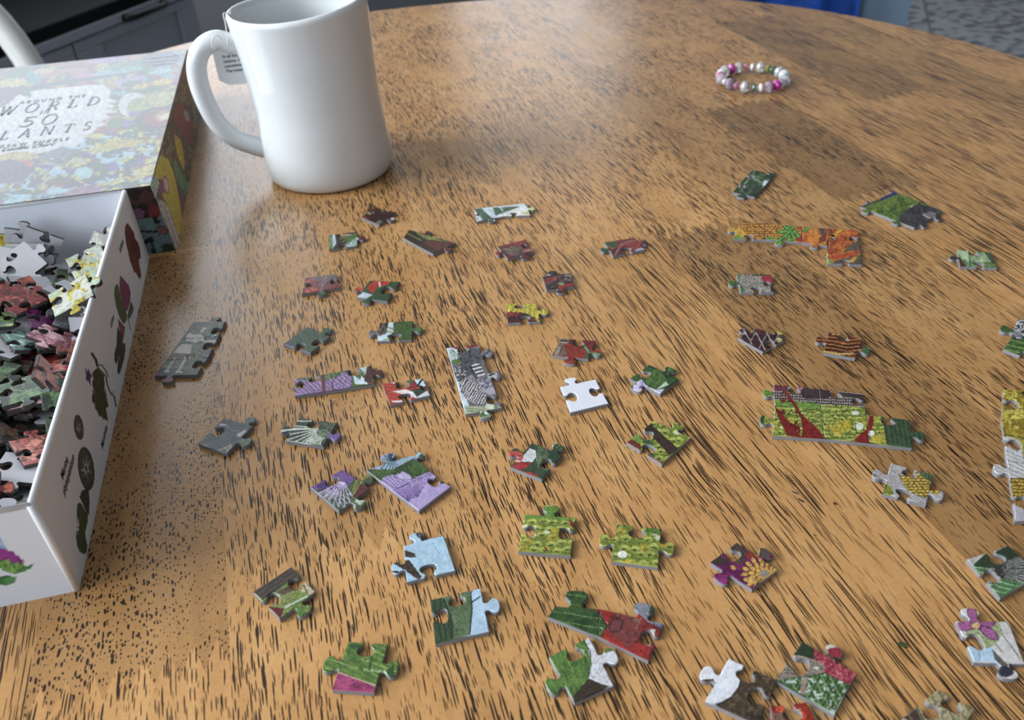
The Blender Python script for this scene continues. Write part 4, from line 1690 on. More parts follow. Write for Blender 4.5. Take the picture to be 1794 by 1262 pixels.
def piece_mesh(P, spacing, thick=PT, bev=0.00028):
    """P: clockwise outline in metres about the origin. Returns verts, faces, material indices, number of printed verts"""
    I = inset(P, bev)
    n = len(P)
    lo, hi = P.min(0), P.max(0)
    gx, gy = np.meshgrid(np.arange(lo[0], hi[0], spacing), np.arange(lo[1], hi[1], spacing))
    gx = gx + (np.arange(gx.shape[0]) % 2)[:, None] * spacing * .5
    gx, gy = gx.ravel(), gy.ravel()
    J = inset(P, bev + spacing * .55)
    k = in_poly(gx, gy, J)
    pts = np.concatenate([I, np.stack([gx[k], gy[k]], 1)]) * 1000.0
    edges = [(i, (i + 1) % n) for i in range(n)]
    vs_, _, fs, _, _, _ = delaunay_2d_cdt([Vector(p) for p in pts], edges, [], 1, 1e-5)
    T = np.array([(v.x, v.y) for v in vs_]) / 1000.0
    m = len(T)
    V = [(p[0], p[1], thick) for p in T]
    F, MI = [], []
    for f in fs:
        a, b, c = [T[i] for i in f[:3]]
        ccw = (b[0] - a[0]) * (c[1] - a[1]) - (b[1] - a[1]) * (c[0] - a[0]) > 0
        F.append(tuple(f) if ccw else tuple(f)[::-1])
        MI.append(0)
    # find the inset loop among the output (input order is kept for the first n unless merged)
    V += [(p[0], p[1], thick - bev * .75) for p in P]             # m .. m+n : printed shoulder
    V += [(p[0], p[1], thick - bev * .75) for p in P]             # m+n .. : board edge
    V += [(p[0], p[1], 0.0) for p in P]
    for i in range(n):
        j = (i + 1) % n
        F.append((i, j, m + j, m + i)); MI.append(0)
        F.append((m + n + i, m + n + j, m + 2 * n + j, m + 2 * n + i)); MI.append(1)
    F.append(tuple(m + 2 * n + i for i in range(n))); MI.append(2)
    return np.array(V), F, MI, m + n


def piece_obj(name, V, F, MI, mats, cols, parent=None, loc=(0, 0, 0)):
    me = bpy.data.meshes.new(name)
    me.from_pydata(V.tolist(), [], F)
    for m in mats:
        me.materials.append(m)
    me.polygons.foreach_set('material_index', MI)
    if cols is not None:
        colour_attr(me, cols)
    me.update()
    o = bpy.data.objects.new(name, me)
    o.location = loc
    return link(o, parent)


GROUP = None
NPIECE = [0]


def puzzle(label, sheet, parts, art, back=False):
    """parts: list of (four corners clockwise in sheet units, four edge codes top,right,bottom,left)"""
    W = []
    for (cs, ed) in parts:
        w = at(sh(sheet, cs), PT)[:, :2]
        W.append(outline(w, ed))
    allp = np.concatenate(W)
    c = (allp.min(0) + allp.max(0)) / 2
    multi = len(parts) > 1
    root = None
    if multi:
        root = empty('joined_puzzle_pieces', (c[0], c[1], TZ + .00008))
        tag(root, label, 'puzzle pieces')
    x, y, k = SHEET[sheet]
    NPIECE[0] += 1
    for P in W:
        cc = (P.min(0) + P.max(0)) / 2
        dist = np.linalg.norm(np.array([cc[0], cc[1], TZ]) - CAM)
        spacing = max(0.00022, 1.25 * dist / FPX)
        V, F, MI, npr = piece_mesh(P - cc, spacing)
        G = V + np.array([cc[0], cc[1], TZ])
        q = to_px(G)
        A = Art((q[:, 0] - x) / k, (q[:, 1] - y) / k, NPIECE[0])
        art(A)
        # pencil texture of the illustration
        A.pen(7.0 / k)
        A.mot(2.2 / k, .13)
        A.mot(9.0 / k, .10)
        A.c = (A.c * .90 + A.c.mean(1, keepdims=True) * .10) * .93
        mats = [M_BACK if back else M_PRINT, M_BOARD, M_BACK]
        if multi:
            piece_obj('puzzle_piece', V, F, MI, mats, A.c, root, (cc[0] - c[0], cc[1] - c[1], 0))
        else:
            o = piece_obj('puzzle_piece', V, F, MI, mats, A.c, None, (cc[0], cc[1], TZ + .00008))
            tag(o, label, 'puzzle piece')


M_BACK = mat('piece_back', (214, 216, 226), .75, .2, noise=.03, nscale=1200)
o_, i_ = 'o', 'i'


def ribs(A, col, deg, per, within=None, duty=.22, wob=20):
    A.st(deg, per, duty, col, within, wob)


# 1 maroon piece by the mug
def art1(A):
    A.base((84, 34, 34)); A.pat(150, .55, (62, 26, 28)); A.e(1200, 220, 50, 40, 20, (96, 110, 60)); A.e(1120, 460, 60, 50, 0, (120, 130, 90))
    A.p([(740, 330), (860, 340), (860, 400), (740, 390)], (150, 80, 70)); A.e(1390, 390, 60, 40, 0, (190, 190, 186)); A.e(1320, 440, 90, 50, 0, (110, 96, 92))


puzzle('maroon piece nearest the foot of the white mug', 'a', [([(1040, 150), (1430, 250), (1110, 490), (750, 345)], [(i_, .62, .55), (o_, .5, .9), '0', (i_, .48, .75)])], art1)


def art2(A):
    A.base((92, 116, 74)); A.p([(100, 660), (215, 680), (215, 1000), (100, 1000)], (128, 160, 110)); ribs(A, (84, 120, 76), 85, 26, [(100, 660), (200, 680), (200, 1000), (100, 1000)])
    A.p([(205, 680), (250, 690), (270, 870), (200, 940)], (206, 222, 230)); A.p([(235, 670), (340, 680), (480, 830), (480, 880), (330, 950), (200, 1000), (280, 850)], (66, 50, 46))
    A.p([(430, 640), (690, 620), (690, 640), (640, 670), (430, 690)], (92, 30, 34)); A.p([(430, 690), (650, 670), (560, 730)], (196, 200, 190))
    A.p([(470, 900), (600, 780), (700, 740), (700, 930), (470, 940)], (200, 218, 226)); A.fan(660, 660, 95, 160, 6, 60, 330, 20, (104, 138, 76)); A.e(800, 780, 75, 70, 0, (110, 32, 44))


puzzle('small piece of green leaf blades and brown, just left of the maroon piece', 'a', [([(125, 690), (690, 632), (672, 905), (128, 975)], [(i_, .46, .85), (o_, .5, .9), (i_, .5, .9), '0'])], art2)


def art3(A):
    A.base((84, 52, 34)); A.p([(60, 480), (170, 390), (700, 640), (640, 760), (440, 720)], (62, 48, 34)); A.p([(200, 390), (640, 520), (580, 560), (420, 520), (370, 520), (250, 450)], (140, 150, 74))
    A.p([(480, 470), (640, 530), (600, 560), (520, 520)], (84, 110, 56)); A.e(320, 410, 90, 50, 20, (96, 28, 36)); A.p([(430, 520), (560, 540), (720, 560), (700, 700), (520, 660), (300, 560)], (104, 50, 36))
    A.l([(80, 510), (260, 610)], 26, (176, 180, 130)); A.p([(330, 630), (440, 680), (420, 720), (330, 670)], (170, 110, 90)); A.l([(120, 440), (300, 530)], 14, (130, 140, 80)); A.e(680, 580, 60, 40, 0, (104, 34, 40))
    A.l([(280, 545), (360, 560)], 10, (40, 24, 20))


puzzle('slanting brown stalk and green leaf piece in the row below the mug', 'b', [([(150, 398), (715, 560), (440, 690), (75, 500)], [(o_, .36, .72), (o_, .45, .8), '0', '0'])], art3)


def art4(A):
    A.base((206, 220, 228)); A.p([(930, 150), (1010, 130), (1170, 270), (1180, 340), (1080, 320)], (74, 104, 70)); A.p([(1160, 130), (1230, 130), (1300, 190), (1200, 230)], (72, 98, 66))
    A.p([(1260, 130), (1560, 110), (1420, 150), (1300, 190)], (84, 116, 80)); A.p([(1160, 270), (1350, 180), (1560, 90), (1620, 230), (1170, 280)], (226, 228, 224)); A.l([(930, 150), (1100, 260)], 10, (50, 74, 56))
    A.p([(1500, 210), (1590, 170), (1600, 210)], (196, 190, 80)); A.e(1575, 95, 26, 20, 0, (140, 150, 60)); A.e(1655, 150, 50, 30, 0, (200, 206, 110)); A.l([(1110, 150), (1200, 220)], 6, (70, 100, 110)); A.l([(980, 250), (960, 320)], 8, (90, 120, 90)); A.l([(1020, 230), (1040, 310)], 8, (90, 120, 90))


puzzle('joined pair of white petal and green leaf pieces right of the mug', 'b', [([(935, 145), (1285, 108), (1302, 232), (972, 295)], ['0', (o_, .5, .6), (o_, .52, .8), (i_, .5, .6)]),
       ([(1285, 108), (1562, 76), (1612, 220), (1302, 232)], ['0', (o_, .5, .8), (i_, .62, .8), (i_, .5, .6)])], art4)


def art5(A):
    A.base((112, 34, 34)); A.p([(100, 190), (390, 120), (420, 190), (300, 180)], (150, 48, 38)); A.p([(150, 210), (330, 185), (380, 240), (300, 300), (200, 270)], (134, 112, 92))
    A.fan(390, 240, 150, 230, 9, 30, 240, 7, (70, 52, 44), [(150, 210), (330, 185), (380, 240), (300, 300), (200, 270)]); A.l([(370, 240), (460, 228)], 26, (180, 110, 90)); A.e(370, 320, 60, 50, 0, (104, 22, 30)); A.e(80, 270, 40, 40, 0, (150, 40, 44))


puzzle('dark red piece with a tan seed patch, centre of the upper rows', 'c', [([(103, 190), (390, 120), (482, 248), (205, 318)], ['0', (i_, .45, .8), (o_, .42, .9), (o_, .5, .8)])], art5)


def art6(A):
    A.base((74, 42, 38)); A.pat(70, .55, (46, 34, 32)); A.e(690, 530, 40, 22, -30, (170, 52, 34)); A.e(620, 550, 50, 20, -40, (150, 46, 34)); A.e(770, 585, 30, 18, 10, (150, 150, 96)); A.e(850, 600, 50, 18, -10, (160, 40, 36))
    A.e(770, 625, 36, 26, 0, (170, 50, 40)); A.l([(610, 590), (760, 500)], 12, (110, 92, 84)); A.l([(640, 640), (800, 540)], 10, (104, 88, 78)); A.p([(800, 470), (870, 465), (870, 560), (800, 540)], (120, 112, 106)); A.l([(800, 520), (870, 525)], 10, (30, 28, 28)); A.e(690, 455, 50, 30, 0, (60, 40, 42))


puzzle('dark brown-red fan leaf piece standing alone between two darker red pieces', 'c', [([(568, 508), (862, 468), (905, 608), (615, 648)], [(o_, .40, .9), (i_, .35, .4), (o_, .52, .9), '0'])], art6)


def art7(A):
    A.base((128, 46, 40)); A.p([(1150, 140), (1355, 130), (1345, 200), (1300, 200), (1160, 260)], (52, 84, 44)); A.p([(1230, 180), (1330, 210), (1300, 220)], (180, 110, 90)); A.e(1210, 235, 60, 40, 0, (54, 96, 50))
    A.p([(1290, 230), (1350, 200), (1420, 250), (1430, 290), (1300, 310)], (86, 34, 38)); A.l([(1330, 280), (1390, 180), (1470, 140), (1540, 130)], 18, (160, 96, 96)); A.p([(1430, 170), (1560, 120), (1620, 190), (1540, 220)], (146, 58, 44))
    A.e(1655, 155, 40, 36, 0, (70, 34, 38)); A.e(1600, 230, 60, 20, -10, (168, 172, 196)); A.mot(40, .1)


puzzle('red petal piece with a green corner, at the left tip of the dark stave', 'c', [([(1218, 150), (1532, 98), (1640, 222), (1310, 290)], ['0', (o_, .5, .9), (i_, .5, 1.0), (o_, .5, .9)])], art7)


def art8(A):
    A.base((50, 74, 48)); A.pat(60, .55, (36, 58, 40)); A.pat(40, .62, (96, 124, 84)); A.l([(250, 250), (320, 165), (430, 220)], 8, (170, 190, 160)); A.l([(320, 165), (380, 210)], 6, (150, 176, 140)); A.e(490, 235, 26, 34, 30, (206, 222, 226)); A.l([(120, 320), (280, 250), (260, 340)], 8, (30, 50, 34))


puzzle('joined pair of dark green foliage pieces alone below the bracelet', 'd', [([(335, 85), (608, 122), (490, 258), (225, 208)], [(i_, .62, .8), '0', (o_, .5, .6), (i_, .45, .9)]),
       ([(225, 208), (490, 258), (370, 390), (120, 335)], [(i_, .5, .6), '0', (o_, .52, .9), (i_, .55, .9)])], art8)


def art9(A):
    A.base((222, 150, 50)); A.scales(34, 26, (232, 176, 66), (146, 72, 24)); A.p([(50, 720), (210, 740), (280, 840), (130, 880), (60, 800)], (226, 170, 56)); A.p([(120, 830), (200, 820), (260, 880), (120, 900)], (116, 166, 60))
    A.p([(500, 850), (600, 840), (600, 890), (480, 890)], (116, 166, 60)); A.p([(880, 700), (1240, 740), (1220, 980), (880, 920)], (212, 96, 36)); A.pat(60, .55, (230, 140, 50), [(880, 700), (1240, 740), (1220, 980), (880, 920)]); A.p([(1080, 730), (1240, 740), (1230, 830), (1140, 850)], (96, 78, 66)); A.p([(1100, 850), (1220, 800), (1210, 880), (1090, 920)], (130, 60, 36))
    A.p([(1180, 760), (1560, 760), (1570, 860), (1480, 900), (1300, 1060), (1180, 1040)], (206, 110, 40)); A.pat(40, .52, (170, 70, 36), [(1180, 760), (1560, 760), (1570, 860), (1300, 1060), (1180, 1040)]); A.p([(1330, 750), (1400, 750), (1230, 880), (1210, 860)], (226, 176, 60)); A.p([(1460, 930), (1560, 880), (1570, 1000), (1380, 1010)], (96, 84, 72)); A.p([(1200, 1060), (1580, 990), (1570, 1040), (1290, 1110)], (196, 80, 40))
    A.p([(1300, 1110), (1600, 1040), (1600, 1180), (1250, 1160)], (96, 86, 70)); A.p([(1440, 1130), (1490, 1070), (1540, 1070), (1480, 1140)], (216, 150, 50)); A.p([(1195, 1090), (1270, 1130), (1195, 1160)], (140, 176, 80)); A.p([(840, 860), (910, 800), (910, 920), (840, 900)], (190, 50, 34)); A.p([(820, 710), (910, 720), (905, 770)], (180, 50, 34))
    for p0, p1 in (((760, 700), (760, 900)), ((650, 790), (780, 770)), ((620, 900), (760, 800)), ((870, 840), (780, 730)), ((700, 720), (780, 780)), ((820, 880), (780, 760)), ((690, 860), (800, 740)), ((1000, 735), (930, 775)), ((620, 940), (700, 880))):
        A.l([p0, p1], 44, (66, 130, 50)); A.l([p0, p1], 12, (150, 196, 90))
    A.l([(1240, 750), (1240, 850), (1200, 900), (1200, 1000)], 9, (40, 24, 16)); A.l([(485, 690), (485, 870)], 8, (40, 24, 16)); A.l([(905, 720), (905, 905)], 8, (40, 24, 16))


puzzle('long joined strip of orange blossom pieces with a green leaf', 'd', [([(212, 680), (485, 692), (486, 868), (125, 862)], ['0', (o_, .5, .5), (i_, .48, .9), (o_, .5, .85)]),
       ([(485, 692), (905, 728), (905, 900), (486, 868)], ['0', (o_, .5, .5), (o_, .60, .8), (i_, .5, .5)]), ([(905, 728), (1238, 752), (1195, 942), (905, 900)], ['0', (o_, .4, .5), (o_, .48, .8), (i_, .5, .5)]),
       ([(1238, 752), (1545, 768), (1567, 1022), (1190, 1015)], ['0', (i_, .42, .85), (i_, .85, .5), (i_, .6, .5)]), ([(1190, 1015), (1567, 1022), (1586, 1155), (1198, 1142)], [(o_, .15, .5), '0', (i_, .46, .9), '0'])], art9)


def art10(A):
    A.base((96, 124, 46)); A.p([(480, 40), (600, 80), (330, 190), (200, 230), (100, 280), (90, 200)], (34, 46, 110)); A.p([(580, 90), (870, 210), (700, 260), (560, 350), (200, 300), (330, 200)], (110, 134, 50)); A.pat(40, .58, (70, 100, 34), [(580, 90), (870, 210), (560, 350), (200, 300)])
    A.p([(700, 260), (800, 215), (1130, 300), (1100, 420), (900, 540), (560, 430), (580, 330)], (70, 66, 70)); A.pat(36, .55, (44, 42, 46), [(700, 260), (800, 215), (1130, 300), (900, 540), (560, 430)]); A.l([(720, 240), (700, 250)], 12, (190, 196, 170)); A.p([(830, 340), (940, 300), (1000, 330), (990, 390), (900, 390)], (130, 126, 132)); A.l([(850, 340), (920, 385)], 10, (196, 196, 200)); A.p([(1000, 310), (1140, 290), (1140, 400), (1050, 350)], (70, 104, 64))
    A.e(330, 90, 60, 22, 0, (96, 116, 60)); A.e(230, 340, 70, 50, 0, (110, 150, 60)); A.e(530, 450, 60, 40, 0, (80, 110, 50)); A.p([(640, 440), (760, 470), (740, 520), (600, 470)], (60, 58, 62)); A.e(290, 180, 60, 24, -20, (84, 90, 50))


puzzle('joined block of blue, olive and slate pieces near the right edge', 'e', [([(510, 75), (790, 178), (455, 300), (325, 160)], ['0', (o_, .5, .6), (o_, .5, .6), (o_, .95, .45)]), ([(790, 178), (1075, 298), (905, 405), (455, 300)], ['0', (o_, .6, .8), '0', (i_, .5, .6)]),
       ([(325, 160), (455, 300), (440, 375), (120, 245)], [(i_, .5, .6), '0', (o_, .70, .8), (o_, .5, .4)]), ([(455, 300), (905, 405), (745, 488), (440, 375)], ['0', (o_, .55, .7), (o_, .62, .8), '0'])], art10)


def art11(A):
    A.base((120, 150, 96)); A.p([(1230, 740), (1370, 750), (1380, 880), (1300, 860)], (170, 196, 150)); A.p([(1380, 830), (1500, 820), (1510, 900), (1390, 880)], (160, 186, 140)); A.p([(1480, 760), (1640, 775), (1720, 980), (1490, 940), (1500, 830)], (104, 134, 76))
    A.fan(1500, 900, -80, -10, 7, 20, 190, 8, (196, 212, 170)); A.p([(1560, 780), (1640, 780), (1700, 940), (1640, 900)], (66, 92, 56)); A.p([(1160, 830), (1270, 840), (1350, 940), (1270, 960)], (84, 50, 40)); A.e(1200, 860, 46, 40, 0, (76, 42, 36)); A.l([(1380, 770), (1390, 940)], 10, (70, 100, 60)); A.l([(1300, 780), (1370, 900)], 6, (206, 220, 190))


puzzle('pale green leafy piece alone at the far right beside the blue and slate block', 'e', [([(1242, 752), (1640, 782), (1705, 960), (1275, 942)], [(i_, .46, .95), '0', (i_, .44, .9), (o_, .5, .85)])], art11)


def art12(A):
    A.base((128, 70, 74)); A.p([(150, 150), (580, 100), (600, 220), (250, 200)], (134, 112, 108)); ribs(A, (96, 66, 70), -8, 22, [(150, 150), (580, 100), (600, 220), (250, 200)], .25); A.p([(90, 340), (240, 280), (340, 330), (330, 350), (100, 400)], (140, 52, 48)); A.e(180, 340, 40, 26, 50, (216, 96, 66)); A.e(245, 315, 30, 22, 50, (216, 96, 66)); A.e(205, 205, 50, 16, -25, (214, 90, 60)); A.e(300, 320, 24, 18, 40, (196, 80, 64))
    A.p([(420, 300), (600, 230), (600, 300), (430, 320)], (150, 60, 60)); A.p([(330, 350), (600, 290), (610, 330), (420, 380), (420, 470), (280, 470), (290, 400), (330, 350)], (62, 88, 60)); A.l([(350, 330), (380, 240), (500, 120)], 26, (140, 126, 126)); A.l([(330, 260), (430, 140)], 8, (166, 150, 150))


puzzle('grey and orange feathered piece with a green lower edge and two sockets', 'f', [([(148, 162), (556, 110), (602, 288), (98, 375)], ['0', (i_, .52, .85), (o_, .48, .8), (i_, .5, .9)])], art12)


def art13(A):
    A.base((58, 90, 54)); A.p([(950, 290), (1050, 190), (1260, 195), (1230, 250), (1090, 290), (1020, 370)], (196, 58, 44)); A.l([(1112, 220), (1116, 275)], 22, (226, 220, 216)); A.l([(1050, 200), (1110, 210)], 10, (110, 34, 34)); A.e(850, 300, 60, 50, 0, (206, 74, 58)); A.p([(810, 420), (900, 350), (1020, 385), (950, 430)], (206, 220, 230)); ribs(A, (42, 68, 42), 15, 26, [(1020, 370), (1200, 270), (1400, 210), (1280, 490), (1000, 480)]); A.p([(880, 350), (960, 280), (970, 350)], (70, 100, 64))


puzzle('red petal piece over deep green with a pale blue wedge', 'f', [([(985, 200), (1385, 215), (1215, 470), (825, 415)], ['0', (i_, .48, 1.15), (o_, .62, .85), (o_, .45, .85)])], art13)


def art14(A):
    A.base((70, 92, 66)); ribs(A, (56, 78, 56), 25, 12, None, .4, 4); ribs(A, (84, 106, 78), 115, 14, None, .3, 4); A.p([(1020, 160), (1110, 185), (1120, 215), (1020, 215)], (76, 76, 118)); A.p([(1140, 215), (1230, 245), (1230, 275), (1130, 250)], (74, 74, 112)); A.pat(16, .6, (120, 116, 60), [(1150, 190), (1240, 205), (1230, 245), (1150, 215)])


puzzle('plain grey-green piece with a violet lower edge, left of the striped green one', 'E', [([(1213, 55), (1385, 128), (1237, 252), (1035, 182)], [(o_, .66, .95), (i_, .45, .95), (i_, .48, .9), '0'])], art14)


def art15(A):
    A.base((76, 106, 50)); ribs(A, (56, 84, 40), 35, 42, [(1290, 700), (1600, 700), (1600, 1000), (1290, 1000)], .25, 10); A.p([(1100, 740), (1300, 730), (1300, 880), (1210, 920), (1250, 1010), (1080, 1010)], (206, 224, 234)); A.p([(1110, 740), (1230, 745), (1220, 800), (1200, 890), (1100, 930), (1090, 840)], (110, 94, 86)); A.pat(40, .56, (60, 46, 42), [(1110, 740), (1230, 745), (1220, 800), (1100, 930)]); A.e(1030, 890, 70, 60, 0, (126, 120, 118))
    A.l([(1290, 830), (1220, 810)], 18, (140, 160, 70)); A.l([(1285, 880), (1210, 860)], 16, (150, 170, 80)); A.l([(1170, 970), (1240, 960)], 14, (120, 150, 60)); A.l([(1297, 735), (1292, 890)], 8, (40, 60, 34)); A.e(1630, 850, 60, 50, 0, (84, 118, 66))


puzzle('striped green piece with a blue and grey left third', 'f', [([(1115, 748), (1550, 722), (1530, 965), (1085, 985)], ['0', (o_, .5, .95), (i_, .5, 1.05), (o_, .45, .95)])], art15)


def art16(A):
    A.base((206, 190, 50)); ribs(A, (150, 132, 30), 60, 60, None, .10, 60); ribs(A, (232, 222, 110), 100, 90, None, .18, 80); A.p([(80, 320), (180, 275), (230, 300), (340, 290), (400, 320), (520, 360), (560, 400), (560, 500), (80, 500)], (84, 34, 30)); A.e(165, 330, 50, 40, 0, (160, 50, 40)); A.e(262, 320, 44, 34, 0, (150, 40, 36)); A.e(210, 400, 60, 46, 0, (60, 20, 22)); A.e(520, 405, 60, 40, 0, (110, 46, 34))
    A.p([(320, 300), (420, 310), (500, 350), (480, 380), (400, 340), (300, 350)], (50, 40, 30)); A.p([(560, 400), (650, 370), (650, 450), (560, 450)], (170, 166, 70)); A.pat(30, .6, (40, 40, 24), [(560, 380), (650, 370), (650, 450), (560, 450)])


puzzle('yellow petal piece with dark red along its lower edge', 'g', [([(93, 152), (582, 152), (645, 435), (132, 458)], [(i_, .47, .9), (o_, .5, .95), (i_, .48, 1.05), '0'])], art16)


def art17(A):
    A.base((160, 52, 34)); A.pat(40, .56, (130, 38, 28)); A.p([(960, 700), (1100, 710), (1090, 790), (1010, 800), (1070, 960), (830, 990)], (126, 104, 88)); A.p([(920, 830), (1000, 840), (930, 960), (860, 960)], (170, 150, 130)); A.l([(990, 830), (940, 950)], 16, (70, 50, 42)); A.l([(970, 740), (1070, 745)], 18, (40, 30, 28)); A.l([(960, 770), (1050, 775)], 10, (210, 200, 186)); A.p([(1100, 710), (1210, 740), (1190, 810), (1090, 780)], (90, 30, 30)); A.p([(1310, 730), (1530, 740), (1480, 860), (1330, 830)], (120, 34, 32))
    A.p([(1180, 820), (1340, 820), (1370, 870), (1250, 860)], (96, 28, 28)); A.l([(1340, 830), (1420, 930), (1380, 1010)], 54, (60, 96, 60)); A.l([(1350, 840), (1420, 930)], 12, (170, 206, 170)); A.l([(1460, 890), (1610, 880), (1600, 920)], 34, (196, 74, 50)); A.p([(1450, 920), (1620, 950), (1560, 1010), (1480, 970)], (120, 160, 120))


puzzle('scarlet piece with tan bark at its left end, above the blank white piece', 'g', [([(965, 705), (1525, 742), (1402, 1028), (833, 968)], [(i_, .53, .95), (o_, .62, .95), (o_, .47, 1.0), '0'])], art17)


def art18(A):
    A.base((168, 160, 148)); ribs(A, (104, 92, 80), 10, 22, None, .22, 40); A.e(140, 185, 70, 60, 0, (66, 116, 50)); A.p([(170, 80), (220, 90), (205, 170), (190, 190)], (76, 116, 66)); A.p([(210, 190), (250, 230), (275, 275), (220, 290)], (74, 114, 64)); A.p([(340, 85), (560, 90), (560, 110), (350, 115)], (50, 76, 46)); A.p([(440, 115), (550, 105), (555, 200), (440, 160)], (180, 50, 66)); A.p([(530, 210), (600, 230), (600, 300), (545, 280)], (50, 40, 42))


puzzle('grey tree-bark piece with a green knob and a pink corner, right of centre', 'h', [([(182, 95), (545, 98), (572, 278), (226, 282)], ['0', (i_, .55, .85), (i_, .5, .9), (o_, .5, .95)])], art18)


def art19(A):
    A.base((62, 34, 40)); A.scales(60, 50, (84, 34, 52), (44, 26, 30)); ribs(A, (170, 156, 150), 62, 96, None, .12, 20); ribs(A, (150, 136, 130), 118, 110, None, .09, 20); A.e(600, 670, 50, 26, 20, (222, 206, 70)); A.e(640, 705, 36, 20, 20, (214, 200, 60)); A.e(630, 785, 30, 30, 0, (190, 190, 120)); A.e(340, 695, 20, 14, 0, (150, 160, 80)); A.e(410, 690, 40, 22, 0, (110, 44, 36))


puzzle('dark purple-brown piece with a tiny yellow flower on its right corner', 'h', [([(395, 655), (690, 782), (458, 905), (198, 758)], [(o_, .66, .8), (i_, .5, .95), '0', (o_, .52, .8)])], art19)


def art20(A):
    A.base((104, 38, 20)); A.pat(80, .58, (80, 26, 16), sx=3); 
    for i in range(8):
        yy = 700 + 38 * i
        A.l([(1000, yy + 40), (1200, yy + 58), (1350, yy + 90), (1500, yy + 70)], 9, (196, 140, 66))
    A.l([(1100, 905), (1250, 935), (1400, 925)], 18, (216, 176, 96)); A.e(1300, 820, 24, 14, 0, (210, 130, 60)); A.e(1570, 885, 70, 60, 0, (64, 108, 56)); A.l([(1180, 725), (1260, 730)], 10, (214, 170, 90))


puzzle('mahogany piece with fine gold lines and a green knob at its right', 'h', [([(1148, 702), (1502, 772), (1425, 972), (1090, 912)], [(i_, .46, .9), (o_, .52, .95), '0', (o_, .55, .9)])], art20)


def art21(A):
    A.base((82, 92, 76)); A.pat(90, .55, (66, 78, 64)); A.pat(70, .64, (120, 120, 92)); A.p([(110, 960), (200, 940), (280, 1000), (400, 1010), (600, 1010), (600, 1040), (440, 1050), (440, 1140), (280, 1150), (290, 1060), (110, 1050)], (132, 66, 92))
    A.p([(200, 880), (620, 900), (700, 1000), (300, 1010), (180, 940)], (62, 76, 64)); A.l([(240, 850), (620, 885)], 18, (150, 146, 110)); A.l([(640, 740), (830, 740)], 22, (176, 150, 110))
    # figure in a white dress
    A.p([(610, 400), (640, 365), (700, 390), (770, 390), (810, 380), (860, 430), (850, 470), (740, 520), (660, 490), (590, 490)], (206, 198, 188)); A.p([(540, 530), (690, 540), (660, 680), (410, 660), (470, 590)], (206, 192, 178)); A.p([(410, 670), (510, 690), (490, 740), (400, 720)], (110, 60, 50)); A.p([(560, 690), (660, 690), (620, 740), (550, 740)], (110, 60, 50))
    A.l([(430, 740), (310, 930)], 34, (190, 176, 160)); A.l([(590, 740), (490, 930)], 40, (196, 180, 164)); A.l([(280, 940), (340, 935)], 26, (214, 204, 190)); A.l([(450, 940), (530, 945)], 26, (214, 204, 190)); A.e(840, 330, 30, 40, 30, (200, 180, 160)); A.l([(700, 370), (760, 370), (800, 310), (850, 285)], 26, (104, 78, 66)); A.e(862, 298, 30, 12, 20, (226, 214, 200))
    A.l([(850, 490), (1020, 490)], 34, (214, 200, 186)); A.l([(900, 540), (980, 530)], 24, (120, 90, 84)); A.p([(940, 430), (1060, 380), (1010, 430)], (206, 206, 200)); A.e(1120, 225, 60, 40, 20, (96, 66, 58)); A.e(1095, 240, 16, 14, 0, (190, 160, 140)); A.e(965, 560, 20, 18, 0, (190, 150, 90))
    A.l([(540, 450), (690, 455)], 10, (30, 34, 30)); A.l([(640, 515), (720, 530), (790, 520)], 10, (40, 40, 36)); A.l([(300, 772), (480, 772)], 9, (30, 36, 30))


puzzle('joined strip showing a small figure in a white dress, beside the box tray', 'i', [([(705, 205), (1185, 195), (1080, 420), (535, 448)], [(o_, .64, .85), (i_, .62, .95), (o_, .42, .75), '0']),
       ([(535, 448), (1080, 420), (930, 730), (300, 770)], [(i_, .58, .75), (i_, .45, 1.0), (i_, .45, .6), '0']), ([(300, 770), (930, 730), (765, 985), (125, 1005)], [(o_, .55, .6), (i_, .42, 1.0), (o_, .63, .85), '0'])], art21)


def art22(A):
    A.base((92, 104, 108)); A.pat(120, .58, (80, 92, 98), sx=2); A.l([(400, 200), (450, 250), (540, 260)], 8, (130, 140, 142)); A.p([(320, 180), (400, 160), (400, 200), (330, 205)], (190, 180, 184)); A.p([(350, 110), (500, 150), (410, 190), (300, 170)], (86, 76, 74)); A.p([(520, 290), (620, 240), (610, 270), (550, 330), (510, 320)], (196, 184, 184)); A.e(610, 385, 75, 58, -10, (106, 124, 104)); A.e(490, 370, 40, 26, -40, (74, 92, 80))
    A.p([(80, 380), (150, 310), (210, 320), (140, 400)], (120, 122, 96)); A.p([(80, 400), (160, 410), (230, 460), (80, 430)], (170, 160, 160)); A.p([(300, 470), (420, 420), (450, 400), (460, 440), (400, 500), (310, 500)], (164, 156, 150)); A.pat(30, .56, (84, 92, 76), [(280, 470), (420, 440), (400, 510), (300, 510)])


puzzle('slate grey piece with small pink marks, lowest on the left beside the tray', 'j', [([(362, 115), (695, 205), (402, 515), (75, 402)], [(o_, .76, .9), (o_, .52, .95), '0', (i_, .52, 1.05)])], art22)


